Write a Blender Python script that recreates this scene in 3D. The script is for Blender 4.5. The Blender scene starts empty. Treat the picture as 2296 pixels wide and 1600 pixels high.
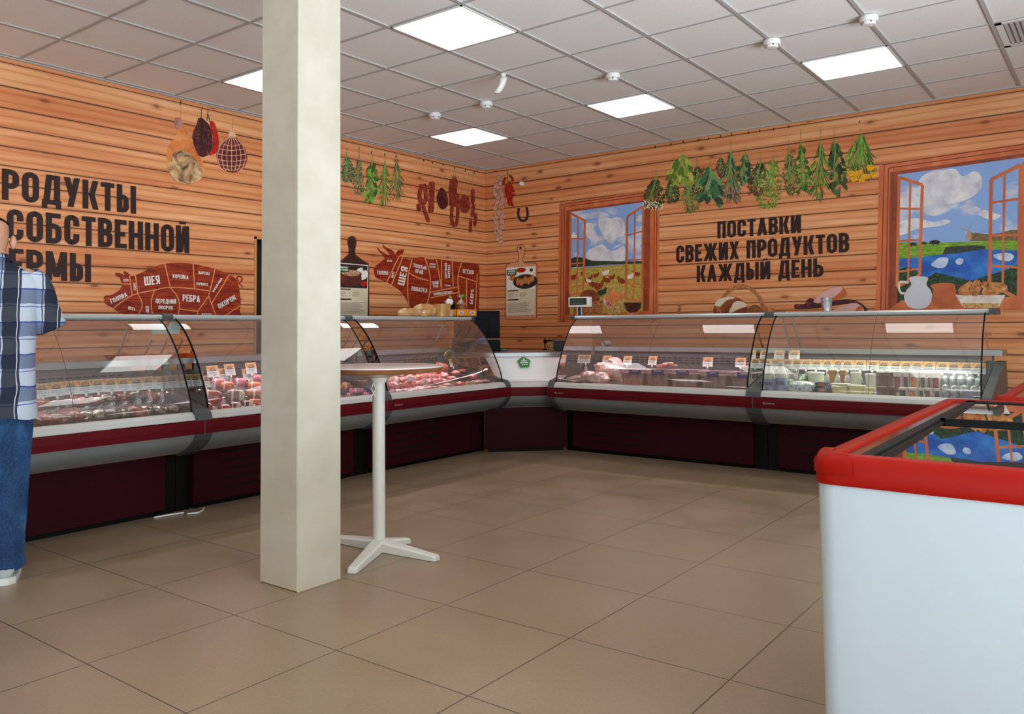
import bpy, bmesh, math, random
from mathutils import Vector, Matrix, noise as mnoise

# ------------------------------------------------------------------ camera, light, exposure
scene = bpy.context.scene
COL = scene.collection
IMG_W, IMG_H = 2296, 1600
F_PX, YAW, PITCH, ROLL = 1849.068, 0.6672, 0.0498, -0.0084
CAM = Vector((6.037, -7.885, 1.145))
PPX, PPY = 1064.06, 640.25
_f0 = Vector((-math.sin(YAW), math.cos(YAW), 0)); _r0 = Vector((math.cos(YAW), math.sin(YAW), 0)); _u0 = Vector((0, 0, 1))
FWD = math.cos(PITCH)*_f0 + math.sin(PITCH)*_u0
_u1 = -math.sin(PITCH)*_f0 + math.cos(PITCH)*_u0
RIGHT = math.cos(ROLL)*_r0 + math.sin(ROLL)*_u1
UP = -math.sin(ROLL)*_r0 + math.cos(ROLL)*_u1
cam_data = bpy.data.cameras.new('camera'); cam = bpy.data.objects.new('camera', cam_data); COL.objects.link(cam)
cam.matrix_world = Matrix(((RIGHT.x, UP.x, -FWD.x, CAM.x), (RIGHT.y, UP.y, -FWD.y, CAM.y), (RIGHT.z, UP.z, -FWD.z, CAM.z), (0, 0, 0, 1)))
cam_data.sensor_width = 36; cam_data.sensor_fit = 'HORIZONTAL'
cam_data.lens = 36*F_PX/IMG_W
cam_data.shift_x = (IMG_W/2-PPX)/IMG_W
cam_data.shift_y = (PPY-IMG_H/2)/IMG_W
cam_data.clip_start = 0.05; cam_data.clip_end = 60
scene.camera = cam
scene.view_settings.view_transform = 'Standard'; scene.view_settings.look = 'None'
scene.view_settings.exposure = 0.0; scene.view_settings.gamma = 1.0; scene.view_settings.use_curve_mapping = False
scene.cycles.use_denoising = True
scene.cycles.max_bounces = 10; scene.cycles.transparent_max_bounces = 24; scene.cycles.glossy_bounces = 5
scene.cycles.caustics_reflective = False; scene.cycles.caustics_refractive = False
scene.cycles.sample_clamp_indirect = 6.0

ROOM_X, ROOM_Y, CEIL = 8.6, -11.2, 3.047
PANEL_EMIT = 4.6
world = bpy.data.worlds.new('daylight_world'); scene.world = world; world.use_nodes = True
_bg = world.node_tree.nodes['Background']; _bg.inputs[0].default_value = (0.80, 0.90, 1.0, 1); _bg.inputs[1].default_value = 1.2

def area_light(name, loc, target, sx, sy, power, color, spread=180):
    d = bpy.data.lights.new(name, 'AREA'); d.shape = 'RECTANGLE'; d.size = sx; d.size_y = sy; d.energy = power; d.color = color
    d.spread = math.radians(spread)
    o = bpy.data.objects.new(name, d); COL.objects.link(o); o.location = loc
    o.rotation_euler = (Vector(target)-Vector(loc)).to_track_quat('-Z', 'Y').to_euler()
    return o
# daylight coming through the shop windows (right wall and the wall behind the camera), plus an added ceiling fill
DAY = (0.86, 0.94, 1.0)
area_light('daylight_side_window', (ROOM_X+0.12, -6.3, 1.55), (0, -6.3, 1.2), 5.6, 2.3, 95, DAY)
area_light('added_ceiling_fill', (ROOM_X+0.12, -6.3, 0.95), (5.6, -6.0, 3.05), 5.6, 1.0, 245, DAY, 120)  # added lamp aimed upward to brighten the ceiling
area_light('daylight_rear_window', (6.3, ROOM_Y-0.12, 1.55), (6.3, -3, 1.2), 4.0, 2.3, 80, DAY)

# ------------------------------------------------------------------ pixel -> point on a real plane
def ray(px, py): return FWD + (px-PPX)/F_PX*RIGHT - (py-PPY)/F_PX*UP
def on_x(px, py, x):
    d = ray(px, py); return CAM + d*((x-CAM.x)/d.x)
def on_y(px, py, y):
    d = ray(px, py); return CAM + d*((y-CAM.y)/d.y)
def on_z(px, py, z):
    d = ray(px, py); return CAM + d*((z-CAM.z)/d.z)
def on_diag(px, py, c):           # vertical plane x - y = c
    d = ray(px, py); return CAM + d*((c-(CAM.x-CAM.y))/(d.x-d.y))

# ------------------------------------------------------------------ materials
def lin(c):
    if isinstance(c, str):
        c = c.lstrip('#'); c = [int(c[i:i+2], 16)/255 for i in (0, 2, 4)]
    return tuple(x/12.92 if x <= 0.04045 else ((x+0.055)/1.055)**2.4 for x in c)
_M = {}
class NT:
    def __init__(s, name):
        s.m = bpy.data.materials.new(name); s.m.use_nodes = True; s.t = s.m.node_tree; s.n = s.t.nodes; s.n.clear()
        s.out = s.n.new('ShaderNodeOutputMaterial')
    def add(s, typ, **kw):
        n = s.n.new('ShaderNode'+typ)
        for k, v in kw.items():
            if k in n.inputs.keys() if isinstance(k, str) else False:
                n.inputs[k].default_value = v
            else: setattr(n, k, v)
        return n
    def link(s, a, b): s.t.links.new(a, b)
    def coords(s, scale=(1, 1, 1), src='Object'):
        tc = s.add('TexCoord'); mp = s.add('Mapping'); mp.inputs['Scale'].default_value = scale
        s.link(tc.outputs[src], mp.inputs['Vector']); return mp.outputs['Vector']
    def noise(s, vec, scale=5, detail=3, rough=0.5, dist=0.0):
        n = s.add('TexNoise'); n.inputs['Scale'].default_value = scale; n.inputs['Detail'].default_value = detail
        n.inputs['Roughness'].default_value = rough; n.inputs['Distortion'].default_value = dist
        if vec is not None: s.link(vec, n.inputs['Vector'])
        return n.outputs['Fac']
    def ramp(s, fac, stops, interp='LINEAR'):
        r = s.add('ValToRGB'); e = r.color_ramp; e.interpolation = interp
        while len(e.elements) < len(stops): e.elements.new(0.5)
        for el, (p, c) in zip(e.elements, stops):
            el.position = p; el.color = (*c, 1) if len(c) == 3 else c
        s.link(fac, r.inputs['Fac']); return r.outputs['Color']
    def mix(s, fac, a, b, mode='MIX'):
        m = s.add('Mix', data_type='RGBA', blend_type=mode)
        for sock, v in ((m.inputs[0], fac), (m.inputs[6], a), (m.inputs[7], b)):
            if isinstance(v, (int, float)): sock.default_value = v
            elif isinstance(v, tuple): sock.default_value = (*v, 1) if len(v) == 3 else v
            else: s.link(v, sock)
        return m.outputs[2]
    def math(s, op, a, b=0.0, c=0.0, clamp=False):
        m = s.add('Math', operation=op, use_clamp=clamp)
        for i, v in enumerate((a, b, c)):
            if isinstance(v, (int, float)): m.inputs[i].default_value = v
            else: s.link(v, m.inputs[i])
        return m.outputs[0]
    def bsdf(s, color, rough=0.5, metal=0.0, spec=0.5, **kw):
        b = s.add('BsdfPrincipled'); b.inputs['Roughness'].default_value = rough if isinstance(rough, (int, float)) else 0.5
        b.inputs['Metallic'].default_value = metal; b.inputs['Specular IOR Level'].default_value = spec
        for k, v in kw.items(): b.inputs[k.replace('_', ' ')].default_value = v
        if isinstance(color, tuple): b.inputs['Base Color'].default_value = (*color[:3], 1)
        else: s.link(color, b.inputs['Base Color'])
        s.link(b.outputs[0], s.out.inputs[0]); return b
    def bump(s, b, h, strength=0.2, dist=0.01):
        bp = s.add('Bump'); bp.inputs['Strength'].default_value = strength; bp.inputs['Distance'].default_value = dist
        s.link(h, bp.inputs['Height']); s.link(bp.outputs[0], b.inputs['Normal'])

def plain(name, color, rough=0.5, metal=0.0, spec=0.5, var=0.08, scale=6.0, bump=0.0, **kw):
    """solid colour with a slight procedural variation"""
    if name in _M: return _M[name]
    t = NT(name); c = lin(color) if isinstance(color, str) else color
    v = t.coords()
    n = t.noise(v, scale, 3)
    lo = tuple(x*(1-var) for x in c); hi = tuple(min(1, x*(1+var)) for x in c)
    b = t.bsdf(t.ramp(n, [(0.3, lo), (0.7, hi)]), rough, metal, spec, **kw)
    if bump: t.bump(b, t.noise(v, scale*8, 4), bump)
    _M[name] = t.m; return t.m
def mottled(name, stops, scale=10, detail=4, rough=0.5, dist=0.3, stretch=(1, 1, 1), spec=0.4, bump=0.0, **kw):
    if name in _M: return _M[name]
    t = NT(name); v = t.coords(stretch); n = t.noise(v, scale, detail, 0.55, dist)
    b = t.bsdf(t.ramp(n, [(p, lin(c)) for p, c in stops]), rough, 0, spec, **kw)
    if bump: t.bump(b, n, bump, 0.02)
    _M[name] = t.m; return t.m
def emitter(name, color, strength):
    if name in _M: return _M[name]
    t = NT(name); e = t.add('Emission'); e.inputs[0].default_value = (*color, 1); e.inputs[1].default_value = strength
    t.link(e.outputs[0], t.out.inputs[0]); _M[name] = t.m; return t.m
def thin_glass(name, tint, rough=0.0, ior=1.5, boost=1.0, haze=0.0, hazecol=(0.8, 0.75, 0.75)):
    """a thin pane: clear transmission plus Fresnel reflection, with an optional diffuse haze colour"""
    if name in _M: return _M[name]
    t = NT(name)
    tr = t.add('BsdfTransparent'); tr.inputs[0].default_value = (*tint, 1)
    gl = t.add('BsdfGlossy'); gl.inputs['Roughness'].default_value = rough; gl.inputs[0].default_value = (1, 1, 1, 1)
    fr = t.add('Fresnel'); fr.inputs[0].default_value = ior
    f = t.math('MULTIPLY', fr.outputs[0], boost, clamp=True)
    base = tr
    if haze:
        df = t.add('BsdfDiffuse'); df.inputs[0].default_value = (*hazecol, 1)
        h = t.math('MULTIPLY', t.noise(t.coords((1, 1, 1)), 3, 4), haze*2)
        mh = t.add('MixShader'); t.link(h, mh.inputs[0]); t.link(tr.outputs[0], mh.inputs[1]); t.link(df.outputs[0], mh.inputs[2]); base = mh
    mx = t.add('MixShader'); t.link(f, mx.inputs[0]); t.link(base.outputs[0], mx.inputs[1]); t.link(gl.outputs[0], mx.inputs[2])
    t.link(mx.outputs[0], t.out.inputs[0]); _M[name] = t.m; return t.m

# ------------------------------------------------------------------ mesh builder
class MB:
    def __init__(s): s.v = []; s.f = []; s.mi = []; s.uv = {}
    def add(s, verts, faces, mi=0):
        o = len(s.v); s.v += [Vector(p) for p in verts]
        for f in faces: s.f.append(tuple(o+i for i in f)); s.mi.append(mi)
    def poly(s, pts, mi=0): s.add(pts, [tuple(range(len(pts)))], mi)
    def box(s, lo, hi, mi=0, bev=0.0):
        x0, y0, z0 = lo; x1, y1, z1 = hi
        if x0 > x1: x0, x1 = x1, x0
        if y0 > y1: y0, y1 = y1, y0
        if z0 > z1: z0, z1 = z1, z0
        if bev <= 0:
            s.add([(x0, y0, z0), (x1, y0, z0), (x1, y1, z0), (x0, y1, z0), (x0, y0, z1), (x1, y0, z1), (x1, y1, z1), (x0, y1, z1)],
                  [(0, 3, 2, 1), (4, 5, 6, 7), (0, 1, 5, 4), (1, 2, 6, 5), (2, 3, 7, 6), (3, 0, 4, 7)], mi)
        else:
            b = min(bev, (x1-x0)/2.01, (y1-y0)/2.01, (z1-z0)/2.01)
            bm = bmesh.new(); bmesh.ops.create_cube(bm, size=1.0)
            for v in bm.verts: v.co = Vector((x0+(v.co.x+.5)*(x1-x0), y0+(v.co.y+.5)*(y1-y0), z0+(v.co.z+.5)*(z1-z0)))
            bmesh.ops.bevel(bm, geom=bm.edges[:], offset=b, segments=2, profile=0.6, affect='EDGES')
            s.bm(bm, mi)
    def bm(s, bm, mi=0, M=None):
        bm.verts.ensure_lookup_table(); bm.verts.index_update()
        s.add([(M @ v.co if M else v.co.copy()) for v in bm.verts], [tuple(v.index for v in f.verts) for f in bm.faces], mi); bm.free()
    def loft(s, rings, mi=0, closed=True, caps=True):
        n = len(rings[0]); vs = [p for r in rings for p in r]; fs = []
        m = n if closed else n-1
        for a in range(len(rings)-1):
            for i in range(m):
                j = (i+1) % n; fs.append((a*n+i, a*n+j, (a+1)*n+j, (a+1)*n+i))
        if caps and closed:
            fs.append(tuple(range(n-1, -1, -1))); fs.append(tuple((len(rings)-1)*n+i for i in range(n)))
        s.add(vs, fs, mi)
    def tube(s, pts, r, mi=0, n=8, closed=False, caps=True):
        pts = [Vector(p) for p in pts]; k = len(pts); rs = r if isinstance(r, (list, tuple)) else [r]*k
        rings = []; ref = None
        for i, p in enumerate(pts):
            a = pts[(i-1) % k] if (i > 0 or closed) else p; b = pts[(i+1) % k] if (i < k-1 or closed) else p
            t = (b-a).normalized()
            if ref is None:
                ref = Vector((0, 0, 1)) if abs(t.z) < 0.9 else Vector((1, 0, 0))
            u = t.cross(ref)
            if u.length < 1e-6: u = t.cross(Vector((0, 1, 0)))
            u.normalize(); w = u.cross(t).normalized(); ref = w
            rings.append([p + rs[i]*(math.cos(2*math.pi*q/n)*u + math.sin(2*math.pi*q/n)*w) for q in range(n)])
        if closed: rings.append(rings[0])
        s.loft(rings, mi, True, caps and not closed)
    def lathe(s, prof, origin=(0, 0, 0), axis='Z', n=24, mi=0, caps=True):
        o = Vector(origin); rings = []
        for r, h in prof:
            ring = []
            for q in range(n):
                a = 2*math.pi*q/n; c, sn = math.cos(a)*r, math.sin(a)*r
                ring.append(o + (Vector((c, sn, h)) if axis == 'Z' else Vector((h, c, sn)) if axis == 'X' else Vector((sn, h, c))))
            rings.append(ring)
        s.loft(rings, mi, True, caps)
    def prism(s, outline, vec, mi=0):
        vec = Vector(vec); a = [Vector(p) for p in outline]; s.loft([a, [p+vec for p in a]], mi)
    def blob(s, c, r, seed=0, amp=0.18, freq=1.6, nu=18, nv=10, mi=0, rot=0.0, tilt=0.0):
        c = Vector(c); R = Matrix.Rotation(rot, 3, 'Z') @ Matrix.Rotation(tilt, 3, 'Y'); rings = []
        off = Vector((seed*7.3, seed*3.1, seed*1.7))
        for a in range(nv+1):
            th = math.pi*a/nv; ring = []
            for b in range(nu):
                ph = 2*math.pi*b/nu; d = Vector((math.sin(th)*math.cos(ph), math.sin(th)*math.sin(ph), math.cos(th)))
                k = 1 + amp*mnoise.noise(d*freq+off) + amp*0.5*mnoise.noise(d*freq*2.7+off)
                p = Vector((d.x*r[0], d.y*r[1], d.z*r[2]))*k; ring.append(c + R @ p)
            rings.append(ring)
        s.loft(rings, mi, True, False)
    def build(s, name, mats, parent=None, smooth=False, local=False, auto=None):
        me = bpy.data.meshes.new(name)
        off = Vector((0, 0, 0))
        if parent is not None and not local:
            p = parent
            while p is not None: off += p.location; p = p.parent
        me.from_pydata([tuple(p-off) for p in s.v], [], s.f)
        if not isinstance(mats, (list, tuple)): mats = [mats]
        for m in mats: me.materials.append(m)
        me.polygons.foreach_set('material_index', s.mi)
        bm = bmesh.new(); bm.from_mesh(me); bmesh.ops.recalc_face_normals(bm, faces=bm.faces[:]); bm.to_mesh(me); bm.free()
        if smooth or auto is not None:
            me.polygons.foreach_set('use_smooth', [True]*len(me.polygons))
            if auto is not None: me.set_sharp_from_angle(angle=math.radians(auto))
        me.update()
        o = bpy.data.objects.new(name, me); COL.objects.link(o)
        if parent is not None: o.parent = parent
        return o

def tag(o, label=None, cat=None, group=None, kind=None):
    if label: o['label'] = label
    if cat: o['category'] = cat
    if group: o['group'] = group
    if kind: o['kind'] = kind
    return o
def thing(name, label, cat, loc=(0, 0, 0), group=None):
    o = bpy.data.objects.new(name, None); COL.objects.link(o); o.location = loc; o.empty_display_size = 0.1
    return tag(o, label, cat, group)
def kids(o): return [c for c in bpy.data.objects if c.parent == o]
def copy_tree(o, parent=None):
    c = o.copy(); COL.objects.link(c)
    if parent is not None: c.parent = parent
    for k in _KIDS.get(o.name, kids(o)): copy_tree(k, c)
    return c
_KIDS = {}
def recenter(o):
    """put a single-mesh thing's origin at the middle of its underside"""
    me = o.data; xs = [v.co for v in me.vertices]
    lo = Vector((min(p.x for p in xs), min(p.y for p in xs), min(p.z for p in xs))); hi = Vector((max(p.x for p in xs), max(p.y for p in xs), max(p.z for p in xs)))
    c = Vector(((lo.x+hi.x)/2, (lo.y+hi.y)/2, lo.z)); me.transform(Matrix.Translation(-c)); o.location = c
    return o
ORD = 'first second third fourth fifth sixth seventh eighth ninth tenth eleventh twelfth thirteenth fourteenth fifteenth sixteenth seventeenth eighteenth nineteenth twentieth'.split()
rnd = random.Random(11)

# ------------------------------------------------------------------ room shell
def floor_material():
    t = NT('floor_tiles'); tc = t.add('TexCoord'); sp = t.add('SeparateXYZ'); t.link(tc.outputs['Object'], sp.inputs[0])
    S = 0.6; ox, oy = FLOOR_OX, FLOOR_OY
    def frac(sock, o):
        a = t.math('ADD', sock, -o); a = t.math('DIVIDE', a, S); return t.math('FRACT', a), t.math('FLOOR', a)
    fx, ix = frac(sp.outputs[0], ox); fy, iy = frac(sp.outputs[1], oy)
    def edge(f): return t.math('MINIMUM', f, t.math('SUBTRACT', 1.0, f))
    e = t.math('MINIMUM', edge(fx), edge(fy))
    g = t.math('LESS_THAN', e, 0.0036)
    cb = t.add('CombineXYZ'); t.link(ix, cb.inputs[0]); t.link(iy, cb.inputs[1])
    wn = t.add('TexWhiteNoise', noise_dimensions='2D'); t.link(cb.outputs[0], wn.inputs['Vector'])
    v = t.coords(); n1 = t.noise(v, 2.2, 4, 0.6); n2 = t.noise(v, 90, 2)
    base = t.ramp(n1, [(0.25, lin('#857159')), (0.75, lin('#927d65'))])
    tone = t.math('MULTIPLY_ADD', wn.outputs['Value'], 0.09, 0.955)
    base = t.mix(1.0, base, t.ramp(tone, [(0, (0, 0, 0)), (1, (1, 1, 1))]), 'MULTIPLY')
    base = t.mix(0.12, base, t.ramp(n2, [(0.35, lin('#776350')), (0.65, lin('#ab967e'))]))
    col = t.mix(g, base, lin('#3c3129'))
    b = t.bsdf(col, 0.34, 0, 0.45)
    r = t.ramp(n1, [(0.3, (0.28,)*3), (0.7, (0.42,)*3)]); t.link(r, b.inputs['Roughness'])
    t.bump(b, t.math('SUBTRACT', 1.0, g), 0.25, 0.002)
    return t.m
FLOOR_OX = 2.44+(0.4492-3.5968)*0.6/0.8405+3.5968; FLOOR_OY = -4.18+(-0.0039+3.7045)*0.6/0.8405-3.7045
m = MB(); m.box((-0.1, ROOM_Y-0.1, -0.1), (ROOM_X+0.1, 0.1, 0.0))
tag(m.build('floor', floor_material()), kind='structure')

# ceiling: white mineral tiles in a visible grid
def ceil_material():
    t = NT('ceiling_tiles'); v = t.coords(); n = t.noise(v, 140, 3); n1 = t.noise(v, 1.5, 2)
    c = t.mix(0.25, t.ramp(n, [(0.35, lin('#e2e1df')), (0.6, lin('#f0efee'))]), t.ramp(n1, [(0.3, lin('#e4e3e1')), (0.7, lin('#f0efed'))]))
    b = t.bsdf(c, 0.85, 0, 0.2); t.bump(b, n, 0.15, 0.003); return t.m
GX0, GY0 = 2.44, -4.18
m = MB(); m.box((-0.1, ROOM_Y-0.1, CEIL+0.004), (ROOM_X+0.1, 0.1, CEIL+0.12))
ceiling = tag(m.build('ceiling', ceil_material()), kind='structure')
PANELS = [(i, j) for i in (-3, 0, 3, 6, 9) for j in (-8, -4, 0, 4) if 0.05 < GX0+0.6*i and GX0+0.6*i+0.6 < ROOM_X and GY0+0.6*j > ROOM_Y]
m = MB(); GRIDM = plain('grid_metal', '#b2b2b1', 0.5, 0.0, 0.4, 0.03)
for i in range(-4, 11):
    x = GX0+0.6*i
    if 0.02 < x < ROOM_X: m.box((x-0.012, ROOM_Y, CEIL-0.004), (x+0.012, 0, CEIL+0.006))
for j in range(-11, 7):
    y = GY0+0.6*j
    if ROOM_Y < y < -0.02: m.box((0, y-0.011, CEIL-0.003), (ROOM_X, y+0.011, CEIL+0.006))
m.box((0, -0.02, CEIL-0.012), (ROOM_X, 0, CEIL+0.006)); m.box((0, ROOM_Y, CEIL-0.012), (0.02, 0, CEIL+0.006))
m.build('ceiling_grid', GRIDM, ceiling)

# walls: the two visible ones carry the printed plank panelling, one row of faces per plank
SEAMS = [0.0, 0.1, 0.23, 0.36, 0.49, 0.62, 0.75, 0.885, 1.015, 1.145, 1.275, 1.355, 1.490, 1.622, 1.760, 1.893, 2.022, 2.160, 2.285, 2.418, 2.548, 2.685, 2.838, 3.005, 3.047]
def plank_material(name, dark=1.0, pal=('#c87648', '#d68c59', '#e09f6c', '#ecb88a'), seed=0.0):
    t = NT(name); uv = t.add('UVMap'); sp = t.add('SeparateXYZ'); t.link(uv.outputs[0], sp.inputs[0])
    u, v = sp.outputs[0], sp.outputs[1]
    idx = t.math('FLOOR', v); fr = t.math('FRACT', v)
    cb = t.add('CombineXYZ'); t.link(idx, cb.inputs[0]); cb.inputs[1].default_value = seed
    wn = t.add('TexWhiteNoise', noise_dimensions='2D'); t.link(cb.outputs[0], wn.inputs['Vector'])
    off = t.math('MULTIPLY', wn.outputs['Value'], 37.0)
    uo = t.math('ADD', u, off)
    def vec(su, sv):
        c = t.add('CombineXYZ'); t.link(t.math('MULTIPLY', uo, su), c.inputs[0]); t.link(t.math('MULTIPLY', v, sv), c.inputs[1]); return c.outputs[0]
    broad = t.noise(vec(0.75, 0.9), 1.0, 3, 0.5, 0.6)
    streak = t.noise(vec(1.1, 3.6), 1.0, 4, 0.55, 1.1)
    fine = t.noise(vec(3.5, 26.0), 1.0, 4, 0.6, 0.4)
    # cathedral figure: distorted rings around slow centres
    w = t.add('TexWave', wave_type='BANDS', bands_direction='Y'); w.inputs['Scale'].default_value = 0.9; w.inputs['Distortion'].default_value = 7.0
    w.inputs['Detail'].default_value = 2.0; w.inputs['Detail Scale'].default_value = 0.35; t.link(vec(0.45, 0.8), w.inputs['Vector'])
    val = t.math('MULTIPLY', broad, 0.55); val = t.math('MULTIPLY_ADD', streak, 0.45, val)
    val = t.math('MULTIPLY_ADD', t.math('SUBTRACT', wn.outputs['Value'], 0.5), 0.20, val)
    val = t.math('MULTIPLY_ADD', t.math('SUBTRACT', w.outputs['Fac'], 0.5), 0.10, val)
    col = t.ramp(val, [(0.28, lin(pal[0])), (0.46, lin(pal[1])), (0.60, lin(pal[2])), (0.78, lin(pal[3]))])
    col = t.mix(t.ramp(fine, [(0.55, (0, 0, 0)), (0.80, (0.20,)*3)]), col, lin('#a4592c'))
    line = t.ramp(w.outputs['Fac'], [(0.0, (0.40,)*3), (0.07, (0, 0, 0))]); col = t.mix(line, col, lin('#a35a2c'))
    # knots
    vo = t.add('TexVoronoi', voronoi_dimensions='2D'); vo.inputs['Scale'].default_value = 1.0; vo.inputs['Randomness'].default_value = 0.9
    t.link(vec(1.3, 0.42), vo.inputs['Vector'])
    kn = t.math('ADD', vo.outputs['Distance'], t.math('MULTIPLY', streak, 0.10))
    kmask = t.ramp(kn, [(0.075, (0.75,)*3), (0.10, (0.25,)*3), (0.15, (0, 0, 0))]); col = t.mix(kmask, col, lin('#6f3116'))
    # seams between planks
    e = t.math('MINIMUM', fr, t.math('SUBTRACT', 1.0, fr)); e2 = t.math('MULTIPLY_ADD', fine, 0.03, e)
    sm = t.ramp(e2, [(0.030, (0.95,)*3), (0.055, (0.30,)*3), (0.13, (0, 0, 0))]); col = t.mix(sm, col, lin('#4a1d0c'))
    if dark != 1.0: col = t.mix(1.0, col, (dark,)*3, 'MULTIPLY')
    t.bsdf(col, 0.45, 0, 0.35); return t.m
PLANK_L = plank_material('printed_planks_left', seed=3.0)
PLANK_B = plank_material('printed_planks_back', seed=3.0)
def plank_wall(name, m, along, length, holes=()):
    """length runs from the room corner; along: 'x' (back wall) or 'y' (left wall)"""
    vs, fs, uvs = [], [], []
    cuts = sorted({0.0, length, *[h[0] for h in holes], *[h[1] for h in holes]})
    zz = sorted({*SEAMS, *[h[2] for h in holes], *[h[3] for h in holes]})
    def vcoord(z, up):
        for k in range(len(SEAMS)-1):
            if SEAMS[k]-1e-9 <= z <= SEAMS[k+1]+1e-9 and not (up and abs(z-SEAMS[k+1]) < 1e-9 and k+1 < len(SEAMS)-1):
                return k+min(max((z-SEAMS[k])/(SEAMS[k+1]-SEAMS[k]), 0.001), 0.999)
    for a, b in zip(cuts[:-1], cuts[1:]):
        for z0, z1 in zip(zz[:-1], zz[1:]):
            zm, cm = (z0+z1)/2, (a+b)/2
            if any(h[0] < cm < h[1] and h[2] < zm < h[3] for h in holes): continue
            k = max(q for q in range(len(SEAMS)-1) if SEAMS[q] < zm)
            def vv(z): return k+min(max((z-SEAMS[k])/(SEAMS[k+1]-SEAMS[k]), 0.0005), 0.9995)
            o = len(vs)
            for c, z in ((a, z0), (b, z0), (b, z1), (a, z1)):
                vs.append((c, 0, z) if along == 'x' else (0, -c, z)); uvs.append((c, vv(z)))
            fs.append((o, o+1, o+2, o+3))
    me = bpy.data.meshes.new(name); me.from_pydata(vs, [], fs); me.materials.append(m)
    ul = me.uv_layers.new(name='UVMap')
    for l in me.loops: ul.data[l.index].uv = uvs[l.vertex_index]
    o = bpy.data.objects.new(name, me); COL.objects.link(o); return tag(o, kind='structure')
DOOR = (2.70, 3.372, 0.0, 1.96)      # distance from the corner along the left wall, z range
wall_left = plank_wall('wall_left', PLANK_L, 'y', -ROOM_Y, [DOOR])
wall_back = plank_wall('wall_back', PLANK_B, 'x', ROOM_X)
WHITE = plain('white_plaster', '#d9d7d2', 0.8, 0, 0.2, 0.03, 2)
def holed_wall(name, axis, pos, a0, a1, h0, h1, z0, z1):
    m = MB()
    for a, b, c, d in ((a0, h0, 0, CEIL), (h1, a1, 0, CEIL), (h0, h1, 0, z0), (h0, h1, z1, CEIL)):
        if axis == 'x': m.box((pos, a, c), (pos+0.1, b, d))
        else: m.box((a, pos-0.1, c), (b, pos, d))
    return tag(m.build(name, WHITE), kind='structure')
holed_wall('wall_right', 'x', ROOM_X, ROOM_Y, 0, -9.2, -3.4, 0.4, 2.75)
holed_wall('wall_rear', 'y', ROOM_Y, 0, ROOM_X, 4.2, 8.35, 0.4, 2.75)
FRAME = plain('white_window_frame', '#e8e8e6', 0.4, 0, 0.5, 0.02)
for n, (axis, pos, h0, h1) in enumerate((('x', ROOM_X+0.05, -9.2, -3.4), ('y', ROOM_Y-0.05, 4.2, 8.35))):
    m = MB(); k = 4 if n == 0 else 3
    for q in range(k+1):
        c = h0+(h1-h0)*q/k
        if axis == 'x': m.box((pos-0.03, c-0.035, 0.4), (pos+0.03, c+0.035, 2.75))
        else: m.box((c-0.035, pos-0.03, 0.4), (c+0.035, pos+0.03, 2.75))
    for z in (0.435, 2.715):
        if axis == 'x': m.box((pos-0.03, h0, z-0.035), (pos+0.03, h1, z+0.035))
        else: m.box((h0, pos-0.03, z-0.035), (h1, pos+0.03, z+0.035))
    tag(m.build('window_%d' % (n+1), FRAME), kind='structure')
# doorway in the left wall, mostly behind the column: dark recess with a pale wooden frame
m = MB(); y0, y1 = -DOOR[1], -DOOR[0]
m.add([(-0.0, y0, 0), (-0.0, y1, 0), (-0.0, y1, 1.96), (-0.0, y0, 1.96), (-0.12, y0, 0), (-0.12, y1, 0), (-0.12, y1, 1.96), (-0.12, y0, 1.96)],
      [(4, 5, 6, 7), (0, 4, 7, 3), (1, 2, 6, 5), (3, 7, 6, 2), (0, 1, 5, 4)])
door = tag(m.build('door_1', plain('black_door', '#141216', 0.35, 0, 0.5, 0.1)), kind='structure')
m = MB()
for a, b, z0, z1 in ((y0, y0+0.022, 0, 1.96), (y1-0.022, y1, 0, 1.96), (y0, y1, 1.94, 1.96)): m.box((-0.02, a, z0), (0.008, b, z1))
m.build('door_frame', plain('pale_wood_frame', '#b98a55', 0.5), door)
# column between floor and ceiling
def column_material():
    t = NT('column_paint'); v = t.coords(); tc = t.add('TexCoord'); sp = t.add('SeparateXYZ'); t.link(tc.outputs['Object'], sp.inputs[0])
    n = t.noise(v, 5, 4, 0.6); n2 = t.noise(v, 220, 2)
    c = t.ramp(n, [(0.3, lin('#ada797')), (0.7, lin('#b9b4a6'))])
    low = t.math('MULTIPLY', t.math('SUBTRACT', 1.0, t.math('DIVIDE', sp.outputs[2], 1.5), clamp=True), t.noise(v, 9, 4, 0.7))
    c = t.mix(t.ramp(low, [(0.25, (0, 0, 0)), (0.75, (0.55,)*3)]), c, lin('#b3a077'))
    smudge = t.ramp(t.noise(t.coords((7, 7, 2.2)), 2.4, 4, 0.6, 1.2), [(0.70, (0, 0, 0)), (0.76, (0.5,)*3)])
    c = t.mix(t.math('MULTIPLY', smudge, t.math('LESS_THAN', sp.outputs[2], 0.55)), c, lin('#a38a63'))
    b = t.bsdf(c, 0.6, 0, 0.3); t.bump(b, n2, 0.12, 0.002); return t.m
m = MB(); CX0, CX1, CY0, CY1 = 2.916, 3.170, -5.51, -5.256
g = 0.0022
m.box((CX0, CY0, 0.004), (CX1-g, CY1, CEIL-0.005)); m.box((CX1-g, CY0+g, 0.0), (CX1, CY1, CEIL-0.005))
column = tag(m.build('support_column', column_material()), 'square cream-painted structural column standing floor to ceiling in the shop', 'column', kind='structure')
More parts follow.
